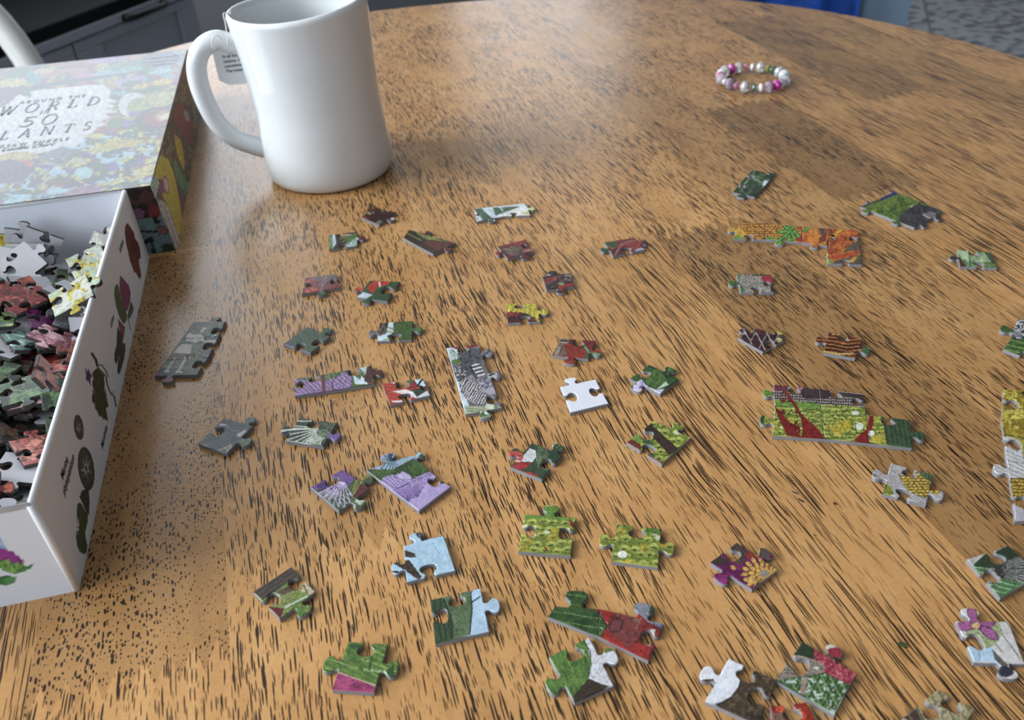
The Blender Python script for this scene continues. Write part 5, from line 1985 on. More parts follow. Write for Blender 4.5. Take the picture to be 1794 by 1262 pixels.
def art23(A):
    A.base((58, 74, 54)); A.pat(50, .56, (42, 56, 42)); A.fan(1480, 230, 100, 185, 12, 60, 480, 13, (196, 206, 190)); A.fan(1350, 330, 60, 140, 6, 10, 120, 9, (206, 214, 200)); A.l([(1000, 270), (1180, 230), (1330, 235)], 14, (206, 214, 200)); A.l([(1200, 150), (1350, 150)], 12, (200, 208, 190)); A.p([(1450, 150), (1640, 150), (1620, 260), (1480, 260)], (70, 74, 54)); A.pat(20, .55, (96, 110, 70), [(1450, 150), (1640, 150), (1620, 260), (1480, 260)]); A.e(1480, 285, 70, 40, 0, (130, 154, 110)); A.pat(18, .55, (60, 80, 56), [(1410, 250), (1550, 250), (1550, 320), (1410, 320)]); A.e(1610, 330, 85, 60, 10, (130, 96, 166)); A.l([(1370, 380), (1500, 340)], 12, (206, 214, 200)); A.l([(1440, 400), (1490, 340)], 8, (190, 200, 180))


puzzle('dark green grass-blade piece with a violet knob at its right', 'j', [([(1212, 112), (1640, 165), (1482, 435), (1065, 370)], [(i_, .47, .95), (o_, .56, .9), '0', (o_, .46, .95)])], art23)


def art24(A):
    A.base((146, 112, 164)); ribs(A, (190, 166, 204), 40, 38, None, .22, 30); ribs(A, (104, 74, 130), 50, 52, None, .14, 30); A.p([(100, 210), (300, 190), (300, 240), (410, 250), (380, 180), (530, 150), (760, 110), (640, 180), (520, 240), (380, 250), (160, 240)], (110, 134, 88)); A.pat(26, .56, (70, 96, 56), [(100, 210), (300, 190), (410, 250), (380, 180), (760, 110), (520, 240), (160, 240)])
    A.p([(415, 165), (460, 165), (470, 380), (430, 385)], (104, 50, 46)); A.p([(690, 140), (780, 110), (780, 190), (720, 160)], (52, 44, 50)); A.p([(780, 170), (1060, 60), (1060, 310), (770, 340)], (84, 116, 60)); A.p([(785, 175), (870, 240), (890, 190), (960, 290), (810, 290)], (206, 226, 236)); A.p([(840, 95), (950, 80), (930, 180), (900, 150)], (206, 222, 226)); A.l([(860, 110), (930, 160)], 10, (110, 140, 90))
    A.p([(950, 60), (1010, 70), (1010, 150), (1140, 110), (1150, 200), (1020, 220), (1000, 280), (920, 260), (915, 200), (950, 150)], (84, 42, 40)); A.p([(960, 260), (1040, 270), (1040, 300), (990, 300)], (130, 44, 44)); A.l([(780, 200), (770, 330)], 7, (60, 80, 50)); A.l([(550, 290), (560, 370)], 6, (60, 44, 70))


puzzle('joined strip of lilac feather pieces with a brown stripe and green right end', 'k', [([(100, 225), (530, 158), (556, 362), (108, 425)], [(i_, .55, .9), (o_, .45, .8), '0', (i_, .58, .9)]), ([(530, 158), (1000, 72), (1040, 285), (556, 362)], [(i_, .56, .9), (o_, .45, .9), '0', (i_, .55, .8)])], art24)


def art25(A):
    A.base((206, 76, 54)); ribs(A, (160, 46, 40), 12, 36, None, .14, 30); A.p([(1400, 290), (1480, 240), (1560, 300), (1500, 350), (1400, 340)], (150, 40, 46)); A.p([(1400, 230), (1500, 215), (1490, 270), (1420, 300)], (86, 100, 64)); A.p([(1490, 225), (1580, 205), (1650, 280), (1650, 320), (1540, 300)], (200, 222, 232)); A.l([(1540, 310), (1600, 220)], 24, (44, 62, 40)); A.l([(1540, 310), (1650, 325)], 14, (40, 56, 38)); A.p([(1450, 360), (1530, 340), (1650, 340), (1640, 380), (1530, 440), (1500, 400)], (60, 74, 50))
    A.p([(1240, 375), (1400, 350), (1490, 380), (1530, 440), (1500, 470), (1430, 420), (1300, 390)], (228, 224, 222)); A.p([(1530, 440), (1640, 370), (1690, 370), (1690, 430), (1500, 490)], (214, 224, 226)); A.p([(1450, 470), (1480, 430), (1510, 460), (1470, 500)], (190, 60, 64)); A.p([(1230, 480), (1360, 480), (1380, 500), (1250, 500)], (232, 222, 216)); A.p([(1210, 280), (1280, 260), (1270, 280)], (226, 214, 206)); A.p([(1290, 250), (1330, 300), (1300, 320), (1270, 280)], (60, 56, 44))


puzzle('scarlet and white striped piece beside the lilac feather strip', 'k', [([(1122, 278), (1605, 222), (1682, 415), (1220, 530)], [(i_, .50, .95), (i_, .5, .55), (i_, .58, .95), '0'])], art25)


def art26(A):
    A.base((120, 116, 122)); A.p([(90, 150), (260, 130), (250, 330), (160, 360), (420, 980), (360, 1090), (90, 170)], (200, 220, 232)); A.fan(185, 175, 50, 130, 7, 10, 150, 7, (150, 156, 110)); A.e(250, 345, 95, 34, -5, (104, 134, 66)); A.p([(160, 140), (270, 120), (270, 180), (230, 180)], (150, 40, 40)); A.p([(360, 120), (530, 80), (535, 130), (370, 165)], (150, 40, 40))
    A.p([(260, 210), (400, 160), (700, 180), (720, 300), (560, 330), (600, 480), (520, 600), (400, 590), (240, 620), (180, 420), (330, 380)], (92, 90, 96)); A.pat(30, .54, (54, 52, 58), [(260, 210), (400, 160), (700, 180), (560, 330), (520, 600), (240, 620), (180, 420)]); A.pat(22, .62, (190, 190, 196), [(180, 440), (330, 380), (400, 560), (240, 640)]); A.p([(400, 550), (450, 530), (510, 600), (420, 620), (380, 590)], (150, 146, 150))
    z = [(270, 640), (340, 580), (500, 620), (560, 690), (640, 800), (650, 930), (480, 930), (360, 860), (290, 760)]
    A.p(z, (196, 190, 192)); A.st(118, 34, .42, (44, 42, 46), z, 50); A.p([(440, 410), (480, 370), (560, 380), (610, 480), (640, 540), (530, 560), (480, 480)], (206, 204, 206)); A.st(165, 52, .45, (50, 48, 52), [(440, 410), (480, 370), (560, 380), (640, 540), (530, 560)], 10); A.p([(520, 590), (680, 590), (800, 800), (680, 800), (600, 760)], (176, 174, 186)); A.pat(28, .55, (110, 108, 124), [(520, 590), (680, 590), (800, 800), (600, 760)])
    A.e(640, 250, 70, 60, 0, (130, 130, 136)); A.l([(600, 270), (690, 200)], 18, (60, 58, 64)); A.e(730, 540, 70, 60, 0, (176, 174, 180)); A.l([(690, 540), (760, 510)], 22, (44, 42, 48)); A.p([(340, 960), (620, 960), (870, 960), (880, 1060), (700, 1180), (500, 1180), (360, 1090)], (150, 164, 140)); A.p([(340, 970), (560, 975), (700, 1010), (560, 1060), (370, 1080)], (176, 186, 150)); A.l([(360, 990), (620, 1010)], 10, (110, 124, 84)); A.l([(380, 1030), (600, 1030)], 10, (110, 124, 84)); A.e(690, 970, 65, 42, 0, (206, 214, 190), None, (104, 124, 84)); A.p([(540, 1060), (600, 1040), (690, 1080), (560, 1120)], (80, 116, 60)); A.e(650, 1060, 34, 20, 0, (210, 222, 226))


puzzle('joined column of grey zebra-striped pieces', 'l', [([(100, 158), (532, 105), (640, 400), (187, 465)], [(i_, .50, .95), (o_, .45, 1.0), (o_, .5, .6), '0']), ([(187, 465), (640, 400), (752, 690), (273, 770)], [(i_, .5, .6), (o_, .50, 1.0), (o_, .5, .6), '0']), ([(273, 770), (752, 690), (860, 980), (360, 1072)], [(i_, .5, .6), (i_, .58, 1.0), (o_, .50, .95), '0'])], art26)


puzzle('blank white piece lying back side up in the middle of the table', 'G', [([(400, 545), (645, 493), (733, 658), (470, 722)], [(o_, .36, .95), (i_, .48, 1.0), '0', (i_, .55, 1.0)])], lambda A: A.base((214, 216, 226)), back=True)


def art28(A):
    A.base((58, 96, 46)); A.pat(40, .55, (40, 70, 36)); A.e(360, 280, 110, 110, 0, (90, 126, 56)); A.pat(26, .54, (66, 100, 44), [(260, 180), (460, 180), (460, 380), (260, 380)]); A.l([(280, 130), (400, 160), (470, 250)], 26, (34, 64, 34)); A.p([(360, 375), (460, 290), (490, 330), (420, 360)], (176, 196, 170)); A.p([(270, 350), (360, 380), (450, 370), (400, 440)], (206, 200, 224)); A.p([(110, 330), (200, 270), (260, 340), (240, 430), (120, 400)], (206, 196, 226)); A.fan(180, 370, -80, -10, 5, 0, 90, 7, (140, 120, 170)); A.fan(480, 150, -60, 90, 7, 10, 70, 5, (110, 146, 84))


puzzle('round green fruit piece with a pale lilac knob, right of the blank white piece', 'm', [([(282, 115), (597, 268), (402, 422), (80, 262)], [(o_, .58, .95), '0', (o_, .62, 1.0), (i_, .50, 1.0)])], art28)


def art29(A):
    A.domes(95, 72); A.p([(240, 790), (300, 740), (590, 1000), (500, 1075)], (64, 44, 34)); A.p([(230, 760), (300, 735), (360, 800), (330, 850), (240, 820)], (54, 38, 30)); A.p([(30, 930), (110, 900), (200, 960), (190, 1020), (30, 950)], (120, 50, 30)); A.p([(100, 890), (190, 820), (210, 900), (190, 950), (110, 910)], (120, 156, 66)); A.p([(190, 850), (320, 930), (330, 1000), (220, 930)], (60, 96, 56)); A.p([(240, 1050), (280, 1010), (330, 1030), (340, 1090), (290, 1080)], (66, 100, 56)); A.p([(240, 1040), (300, 1080), (420, 1140), (410, 1180), (240, 1080)], (120, 46, 30))


puzzle('yellow-green seed-head piece crossed by a dark brown trunk', 'm', [([(330, 708), (725, 882), (418, 1160), (42, 932)], [(o_, .56, .9), '0', (i_, .50, 1.0), (i_, .50, 1.05)])], art29)


def art30(A):
    A.base((58, 82, 54)); A.fan(230, 1090, -80, 20, 16, 20, 220, 6, (110, 128, 90)); A.p([(130, 1040), (190, 970), (230, 985), (235, 1030), (210, 1065), (120, 1062)], (216, 216, 216)); A.e(85, 1030, 60, 42, 0, (206, 84, 76)); A.l([(40, 1030), (130, 1020)], 8, (160, 50, 50)); A.p([(55, 1105), (110, 1065), (200, 1070), (180, 1100), (110, 1120)], (190, 54, 54)); A.p([(180, 1130), (250, 1160), (240, 1175), (160, 1140)], (180, 50, 46)); A.p([(330, 940), (360, 915), (350, 970)], (196, 214, 206)); A.p([(320, 950), (430, 1000), (380, 1090), (320, 1040)], (50, 72, 54)); A.l([(40, 1052), (120, 1060)], 12, (220, 206, 206))


puzzle('dark green piece with white and coral petals, above the spotted green pieces', 'G', [([(205, 932), (420, 1018), (272, 1185), (55, 1098)], [(o_, .72, .95), (i_, .48, 1.0), '0', (o_, .48, .95)])], art30)


def art31(A):
    A.domes(74, 44)
    A.p([(180, 60), (1100, 140), (1110, 310), (880, 285), (660, 275), (200, 225)], (170, 160, 156)); A.st(3, 26, .4, (58, 44, 44), [(180, 130), (1100, 180), (1110, 310), (880, 285), (660, 275), (200, 225)], 10); A.st(92, 24, .4, (58, 44, 44), [(180, 130), (1100, 180), (1110, 310), (880, 285), (660, 275), (200, 225)], 6); A.p([(420, 100), (760, 130), (740, 220), (520, 220), (430, 150)], (66, 50, 50)); A.p([(820, 150), (1090, 180), (1080, 240), (960, 200), (850, 190)], (64, 50, 50))
    A.p([(190, 70), (350, 80), (330, 140), (200, 140)], (116, 44, 62)); A.e(450, 120, 30, 16, 0, (190, 110, 140)); A.p([(215, 225), (420, 245), (650, 270), (665, 340), (560, 330), (350, 310), (210, 290)], (126, 164, 66)); ribs(A, (90, 126, 50), 6, 20, [(215, 225), (420, 245), (650, 270), (665, 340), (350, 310), (210, 290)], .25); A.p([(85, 130), (190, 140), (190, 190), (90, 180)], (96, 150, 60)); A.p([(60, 380), (110, 380), (100, 470), (60, 470)], (50, 80, 50))
    A.p([(205, 300), (240, 320), (330, 420), (420, 520), (480, 610), (340, 600), (290, 500), (250, 420)], (134, 30, 22)); A.p([(295, 140), (330, 150), (420, 270), (490, 390), (590, 470), (670, 560), (715, 640), (470, 620), (480, 520), (465, 410), (400, 300)], (140, 32, 24)); A.p([(1140, 390), (1185, 380), (1170, 500), (1145, 560), (1140, 690), (960, 660), (1020, 590), (1110, 520)], (136, 30, 24))
    A.pat(30, .6, (110, 22, 18), [(205, 300), (480, 610), (715, 640), (490, 390), (295, 140)]); A.e(830, 520, 60, 60, 0, (196, 180, 60)); A.e(920, 470, 40, 60, 0, (196, 176, 50)); A.e(1220, 620, 60, 40, 0, (200, 180, 60)); A.e(1160, 560, 30, 30, 0, (220, 222, 210)); A.e(1000, 360, 40, 20, 0, (214, 220, 200)); A.e(1040, 490, 40, 36, 0, (206, 214, 190))
    A.p([(1240, 380), (1700, 400), (1700, 760), (1310, 700), (1290, 520)], (66, 92, 58)); ribs(A, (42, 66, 42), 80, 44, [(1250, 390), (1700, 400), (1700, 760), (1310, 700), (1290, 520)], .3, 12); A.l([(1285, 480), (1315, 690)], 10, (44, 60, 40))
    for q in ([(215, 292), (320, 300), (375, 320), (350, 365), (400, 385), (470, 340), (560, 325), (655, 335)], [(640, 245), (670, 340), (690, 450), (640, 455), (590, 430), (570, 460), (600, 490), (685, 500), (705, 630)], [(770, 405), (800, 370), (880, 385), (915, 410), (900, 450)], [(1100, 360), (1120, 430), (1110, 510), (1140, 560), (1142, 690)], [(1010, 490), (1000, 530), (1030, 560), (1140, 545)]):
        A.l(q, 6, (40, 44, 26))


puzzle('largest joined cluster: yellow-green field with red leaves and a fence', 'n', [([(200, 78), (640, 122), (665, 345), (210, 293)], [(i_, .45, .85), (o_, .5, .01), (o_, .55, .7), (o_, .55, .9)]), ([(640, 122), (1080, 168), (1105, 370), (665, 345)], [(i_, .36, .9), (i_, .45, .95), (i_, .5, .7), (i_, .5, .01)]),
       ([(210, 293), (665, 345), (702, 612), (188, 582)], [(i_, .45, .7), (i_, .42, .8), '0', (o_, .48, .95)]), ([(665, 345), (1105, 370), (1140, 656), (702, 612)], [(o_, .5, .7), (i_, .5, .8), '0', (o_, .58, .8)]),
       ([(1105, 370), (1535, 425), (1558, 700), (1140, 656)], [(i_, .49, .95), (o_, .52, 1.0), '0', (o_, .5, .8)])], art31)


def art32(A):
    A.base((178, 174, 176)); ribs(A, (110, 104, 108), 22, 40, None, .14, 40)
    sc_ = [(690, 440), (1000, 520), (950, 380), (1020, 400), (1240, 560), (1450, 700), (1440, 780), (1380, 830), (1250, 760), (1200, 880), (1020, 830), (880, 770), (760, 610)]
    A.scales(84, 52, (220, 190, 80), (128, 98, 34), sc_); A.p([(1000, 370), (1330, 430), (1320, 620), (1180, 520), (1080, 430)], (84, 112, 74)); A.pat(30, .55, (60, 84, 56), [(1000, 370), (1330, 430), (1320, 620), (1080, 430)]); A.p([(390, 580), (470, 610), (540, 680), (580, 780), (560, 830), (380, 830)], (156, 164, 56)); A.st(35, 40, .28, (60, 66, 30), [(390, 580), (470, 610), (580, 780), (560, 830), (380, 830)])
    A.p([(1400, 690), (1520, 690), (1600, 790), (1560, 830), (1440, 740)], (86, 116, 84)); A.e(225, 460, 40, 24, 20, (120, 116, 60)); A.l([(180, 410), (290, 480)], 10, (50, 46, 40)); A.l([(690, 440), (740, 600), (880, 770), (1200, 890)], 10, (70, 60, 40)); A.l([(550, 350), (690, 460)], 10, (60, 56, 58))


puzzle('fish-scale gold and grey feather piece at the right', 'o', [([(540, 228), (1312, 440), (1185, 1000), (388, 795)], [(i_, .47, .95), (o_, .58, .95), (i_, .52, 1.0), (o_, .52, .95)])], art32)


def art33(A):
    A.base((70, 106, 50)); A.p([(140, 20), (500, 20), (500, 145), (140, 145)], (60, 58, 62)); A.pat(10, .55, (190, 190, 196), [(140, 20), (500, 20), (500, 145), (140, 145)]); ribs(A, (140, 170, 84), 15, 30, [(80, 145), (500, 150), (500, 330), (80, 330)], .2, 10); A.e(160, 120, 30, 16, 20, (140, 138, 146))


puzzle('grey and green pair cut by the right picture edge, in the upper half', 'p', [([(165, 30), (400, 50), (380, 165), (120, 150)], ['0', '0', (o_, .4, .6), (o_, .40, .95)]), ([(120, 150), (380, 165), (400, 330), (78, 205)], [(i_, .6, .6), '0', (i_, .62, .8), (i_, .9, .01)])], art33)


def art34(A):
    A.base((184, 160, 46)); A.pat(40, .56, (150, 128, 34)); A.pat(30, .62, (214, 196, 84)); ribs(A, (120, 100, 30), 30, 70, None, .05, 40); A.p([(40, 725), (100, 715), (250, 760), (400, 800), (400, 960), (0, 960)], (200, 198, 198)); ribs(A, (140, 136, 140), 25, 22, [(40, 725), (250, 760), (400, 800), (400, 960), (0, 960)], .18, 10); A.p([(130, 700), (180, 760), (199, 860), (240, 900), (240, 740)], (170, 160, 80)); A.l([(70, 700), (250, 730)], 4, (40, 36, 20))
    A.scales(24, 20, (206, 176, 66), (120, 92, 32), [(120, 955), (420, 940), (420, 1150), (180, 1140), (130, 1110), (110, 1060)]); A.p([(110, 1090), (200, 1140), (420, 1150), (420, 1230), (140, 1230)], (176, 170, 180)); A.l([(100, 855), (250, 880)], 4, (90, 86, 90)); A.l([(105, 545), (300, 560)], 4, (110, 90, 30))


puzzle('tall yellow and grey joined column cut by the right picture edge', 'p', [([(80, 440), (360, 440), (370, 600), (68, 620)], [(i_, .45, .8), '0', (o_, .5, .6), (i_, .58, 1.0)]), ([(68, 620), (370, 600), (380, 800), (92, 805)], [(i_, .5, .6), '0', (o_, .5, .6), (i_, .30, 1.0)]), ([(92, 805), (380, 800), (395, 990), (122, 990)], [(i_, .5, .6), '0', (o_, .5, .6), (o_, .40, .95)]), ([(122, 990), (395, 990), (410, 1190), (148, 1205)], [(i_, .5, .6), '0', '0', (i_, .58, .9)])], art34)


def art35(A):
    A.base((74, 96, 62)); A.p([(500, 320), (620, 240), (750, 170), (850, 250), (760, 340), (700, 360), (620, 330)], (124, 88, 160)); A.fan(680, 320, 20, 160, 12, 20, 240, 8, (176, 160, 196)); A.pat(34, .56, (60, 84, 50), [(600, 340), (800, 300), (830, 430), (740, 500)]); A.p([(560, 310), (640, 250), (660, 300), (600, 340)], (84, 50, 120)); A.fan(760, 260, 60, 150, 8, 20, 200, 6, (206, 200, 220)); A.p([(820, 380), (860, 230), (940, 190), (960, 240), (880, 270), (830, 360)], (140, 140, 60)); A.l([(830, 380), (900, 270)], 8, (200, 196, 120)); A.p([(830, 385), (890, 285), (960, 320), (940, 370), (860, 400)], (104, 46, 40)); A.e(880, 430, 66, 48, 0, (84, 110, 70)); A.pat(24, .54, (190, 200, 180), [(820, 400), (940, 400), (930, 490), (820, 480)])


puzzle('violet thistle piece touching the lilac petal pair', 'I', [([(755, 180), (960, 322), (730, 490), (520, 312)], [(o_, .72, .9), (o_, .52, .95), '0', (i_, .55, 1.0)])], art35)


def art36(A):
    A.base((178, 158, 208)); A.fan(1290, 420, 180, 300, 22, 40, 420, 6, (120, 96, 160)); A.p([(900, 180), (1130, 180), (1280, 100), (1420, 190), (1270, 250), (1180, 200), (1060, 240), (1040, 270)], (76, 106, 52)); A.pat(30, .55, (50, 80, 38), [(900, 180), (1130, 180), (1280, 100), (1420, 190), (1270, 250), (1060, 240)]); A.p([(960, 170), (1030, 120), (1100, 60), (1240, 95), (1330, 40), (1360, 70), (1240, 115), (1130, 180)], (150, 186, 204)); A.fan(1130, 90, 60, 260, 14, 10, 180, 7, (40, 60, 76), [(960, 170), (1030, 120), (1100, 60), (1240, 95), (1330, 40), (1240, 115), (1130, 180)]); A.p([(1160, 230), (1200, 195), (1250, 220), (1275, 260), (1190, 270)], (196, 178, 220)); A.p([(1340, 60), (1400, 130), (1290, 130)], (60, 90, 50)); A.p([(1470, 250), (1520, 280), (1480, 290)], (60, 86, 50)); A.p([(1150, 310), (1290, 340), (1290, 400), (1160, 350)], (150, 126, 190)); A.l([(1150, 235), (1200, 260), (1290, 250)], 5, (90, 70, 120))


puzzle('joined pair of lilac petal pieces with a blue and green top', 'I', [([(930, 185), (1275, 75), (1415, 205), (1125, 340)], [(o_, .52, .95), (o_, .15, .7), (o_, .5, .6), '0']), ([(1125, 340), (1415, 205), (1556, 308), (1322, 486)], [(i_, .5, .6), (i_, .40, .9), '0', '0'])], art36)


def art37(A):
    A.base((172, 204, 226)); A.l([(1420, 720), (1470, 800), (1420, 860)], 8, (150, 184, 210)); A.p([(1110, 860), (1180, 860), (1250, 850), (1340, 970), (1320, 1000), (1240, 940), (1200, 915)], (74, 60, 50)); A.pat(20, .55, (40, 34, 30), [(1110, 860), (1250, 850), (1340, 970), (1320, 1000), (1200, 915)]); A.p([(1215, 775), (1290, 800), (1300, 830), (1220, 830)], (66, 54, 46)); A.p([(1120, 930), (1180, 930), (1170, 945), (1120, 945)], (60, 48, 42)); A.e(1335, 660, 36, 30, 20, (80, 84, 92)); A.l([(1420, 685), (1500, 668)], 8, (80, 100, 120))


puzzle('pale blue sky piece with scraps of dark branch', 'I', [([(1210, 745), (1502, 663), (1590, 925), (1232, 1012)], [(o_, .36, .9), '0', (i_, .52, 1.05), (o_, .42, .95)])], art37)


def art38(A):
    A.base((146, 158, 84)); A.st(-45, 16, .3, (110, 124, 56), None, 10); A.p([(80, 290), (335, 120), (400, 190), (150, 340)], (84, 70, 60)); ribs(A, (54, 44, 40), -35, 26, [(80, 290), (335, 120), (400, 190), (150, 340)], .3, 20); A.p([(240, 290), (330, 250), (350, 280), (290, 310)], (96, 76, 66)); A.p([(380, 280), (430, 220), (490, 285), (470, 310)], (196, 180, 150)); A.l([(420, 250), (440, 300)], 10, (110, 80, 60)); A.fan(350, 360, -60, 40, 6, 10, 130, 8, (104, 140, 56)); A.p([(190, 385), (290, 400), (265, 475), (230, 460)], (110, 30, 30)); A.p([(340, 390), (420, 380), (430, 440), (350, 460)], (90, 124, 54)); A.l([(300, 390), (440, 320)], 10, (190, 206, 190)); A.l([(330, 220), (250, 280)], 10, (100, 136, 60))


puzzle('pale green grass piece under a brown log, alone at the lower left', 'K', [([(338, 125), (497, 288), (262, 470), (83, 290)], [(i_, .50, 1.0), (o_, .50, .95), (i_, .52, 1.0), '0'])], art38)


def art39(A):
    A.base((92, 116, 78)); A.pat(40, .55, (110, 132, 92)); A.p([(1240, 340), (1330, 330), (1390, 480), (1395, 610), (1270, 640)], (60, 84, 52)); ribs(A, (40, 58, 38), 80, 36, [(1240, 340), (1330, 330), (1390, 480), (1395, 610), (1270, 640)], .3, 20); A.p([(1500, 260), (1700, 240), (1700, 600), (1510, 580), (1520, 400)], (176, 204, 228)); A.l([(1510, 280), (1522, 400), (1505, 580)], 10, (34, 44, 34)); A.l([(1520, 360), (1575, 320)], 9, (40, 40, 40)); A.l([(1510, 310), (1530, 275)], 6, (40, 44, 40)); A.l([(1340, 340), (1390, 480), (1395, 600)], 9, (34, 46, 32))


puzzle('green leaf piece whose right third is pale blue, below the blue sky piece', 'K', [([(1245, 342), (1576, 265), (1632, 548), (1280, 630)], [(i_, .50, .95), (o_, .45, 1.0), '0', (i_, .58, 1.0)])], art39)


def art40(A):
    A.base((108, 140, 60)); ribs(A, (74, 110, 46), 28, 34, None, .3, 40); ribs(A, (150, 176, 90), 20, 70, None, .12, 30); A.p([(590, 950), (640, 815), (890, 905), (890, 970)], (178, 70, 118)); A.pat(30, .55, (150, 52, 96), [(590, 950), (640, 815), (890, 905), (890, 970)], sx=2); A.p([(700, 700), (720, 640), (860, 820), (890, 890), (860, 880), (780, 790)], (84, 120, 50)); A.l([(820, 800), (1000, 820)], 18, (160, 190, 130)); A.p([(960, 800), (1010, 770), (1010, 850), (970, 860)], (50, 84, 42)); A.p([(720, 630), (800, 640), (790, 660), (720, 660)], (50, 84, 40)); A.l([(640, 815), (890, 905)], 8, (206, 176, 150)); A.l([(865, 720), (850, 800)], 16, (56, 88, 40))


puzzle('bright green leaf piece with a pink lower band, nearest the bottom left', 'K', [([(710, 615), (970, 630), (880, 950), (605, 932)], [(i_, .50, .95), (o_, .50, 1.05), '0', (o_, .50, 1.05)])], art40)


def art41(A):
    A.domes(62, 42); A.p([(190, 100), (500, 120), (470, 150), (380, 135), (190, 130)], (120, 160, 62)); A.p([(300, 60), (390, 60), (390, 125), (300, 120)], (110, 150, 58)); ribs(A, (80, 116, 44), 5, 18, [(300, 60), (390, 60), (390, 125), (300, 120)], .2, 6); A.p([(452, 118), (488, 165), (480, 195), (462, 165)], (140, 30, 24)); A.p([(300, 288), (325, 300), (345, 335), (318, 310)], (130, 34, 26)); A.e(375, 200, 22, 14, 0, (196, 176, 50)); A.e(325, 210, 20, 10, 0, (206, 214, 170))


puzzle('spotted yellow-green piece with one knob on top and a red sliver', 'J', [([(195, 105), (497, 124), (464, 346), (160, 320)], [(o_, .50, .95), (i_, .45, .95), '0', (i_, .55, .95)])], art41)


def art42(A):
    A.domes(66, 46); A.p([(900, 180), (995, 190), (980, 225), (905, 210)], (90, 130, 50)); A.e(765, 340, 28, 22, 0, (224, 228, 214)); A.e(800, 380, 30, 10, 0, (206, 180, 60)); A.p([(680, 220), (720, 230), (715, 250), (680, 250)], (190, 176, 60)); A.e(1000, 280, 30, 16, 0, (180, 160, 56))


puzzle('spotted yellow-green piece with knobs on both sides and a socket on top', 'J', [([(733, 160), (990, 190), (972, 412), (700, 378)], [(i_, .48, 1.05), (o_, .48, 1.0), '0', (o_, .52, 1.0)])], art42)


def art43(A):
    A.base((128, 36, 98)); A.pat(40, .56, (98, 24, 78)); A.p([(1270, 390), (1320, 330), (1380, 380), (1330, 400)], (66, 52, 46)); A.p([(1370, 290), (1430, 265), (1490, 310), (1480, 380), (1440, 400), (1400, 360)], (84, 68, 58)); ribs(A, (54, 42, 38), 60, 18, [(1370, 290), (1430, 265), (1490, 310), (1480, 380), (1400, 360)], .3, 10); A.p([(1485, 330), (1540, 310), (1540, 355), (1490, 360)], (150, 50, 30)); A.e(1590, 325, 40, 36, 0, (84, 74, 66)); A.e(1548, 322, 16, 30, 0, (196, 140, 60))
    c = (1590, 450)
    for rr, n in ((40, 9), (75, 14), (112, 18)):
        for i in range(n):
            a = 2 * math.pi * i / n + rr
            if -0.2 < a % 6.28 < .2:
                continue
            A.e(c[0] + rr * math.cos(a), c[1] + .8 * rr * math.sin(a), 20, 11, math.degrees(a), (220, 172, 84), [(1400, 380), (1530, 340), (1680, 430), (1520, 560)], (120, 66, 30))
    A.e(1592, 450, 26, 20, 0, (150, 140, 130)); A.e(1410, 415, 18, 12, 40, (214, 160, 84)); A.e(1505, 490, 22, 13, 0, (220, 176, 90)); A.e(1345, 495, 50, 40, 0, (140, 46, 112))


puzzle('magenta and brown piece with a burst of golden seeds', 'J', [([(1430, 268), (1668, 428), (1520, 542), (1275, 384)], [(o_, .58, .95), '0', (o_, .60, .95), (i_, .60, 1.0)])], art43)


def art44(A):
    A.base((60, 92, 44)); A.pat(50, .56, (44, 72, 36)); ribs(A, (120, 150, 84), 8, 74, [(250, 180), (640, 200), (740, 530), (660, 620), (250, 470)], .09, 20); r_ = [(660, 600), (740, 540), (640, 400), (680, 310), (900, 420), (1190, 510), (1060, 820)]
    A.p(r_, (150, 50, 46)); A.pat(50, .55, (120, 36, 36), r_); A.p([(680, 640), (720, 560), (820, 640), (1080, 680), (1060, 820)], (166, 46, 42)); A.p([(670, 320), (790, 380), (740, 510), (690, 430)], (170, 42, 34)); A.p([(880, 410), (1000, 430), (990, 480), (900, 450)], (160, 56, 44)); A.p([(780, 420), (870, 410), (1000, 480), (990, 600), (900, 700), (740, 560), (840, 480)], (132, 62, 60))
    A.e(800, 520, 44, 54, 40, (118, 62, 64), None, (40, 24, 24)); A.p([(640, 400), (680, 420), (730, 520), (690, 470)], (140, 96, 100)); A.l([(650, 400), (735, 530), (670, 610)], 8, (26, 30, 22)); A.p([(665, 610), (690, 540), (720, 545), (690, 590)], (80, 120, 70)); A.l([(760, 450), (820, 480), (850, 400)], 7, (60, 24, 24)); A.p([(940, 330), (1080, 330), (1060, 430), (1190, 510), (1170, 550), (1060, 500), (960, 410)], (140, 142, 156)); A.p([(1060, 500), (1190, 520), (1170, 550)], (112, 120, 150)); A.l([(960, 540), (1000, 460)], 8, (170, 110, 100)); A.e(960, 590, 20, 24, 0, (110, 50, 52)); A.e(955, 480, 20, 16, 0, (150, 110, 90)); A.p([(1070, 550), (1110, 550), (1100, 610)], (200, 190, 190)); A.l([(980, 530), (1160, 550)], 5, (70, 34, 36)); A.e(1055, 672, 22, 14, 0, (190, 140, 130))


puzzle('joined pair, deep green leaf and red fruit with a grey knob', 'L', [([(325, 372), (675, 392), (657, 608), (266, 452)], [(o_, .47, 1.35), (o_, .6, .55), '0', (i_, .95, .01)]), ([(675, 392), (1180, 508), (1055, 798), (657, 608)], [(o_, .66, 1.05), (i_, .48, 1.0), '0', (i_, .4, .55)])], art44)


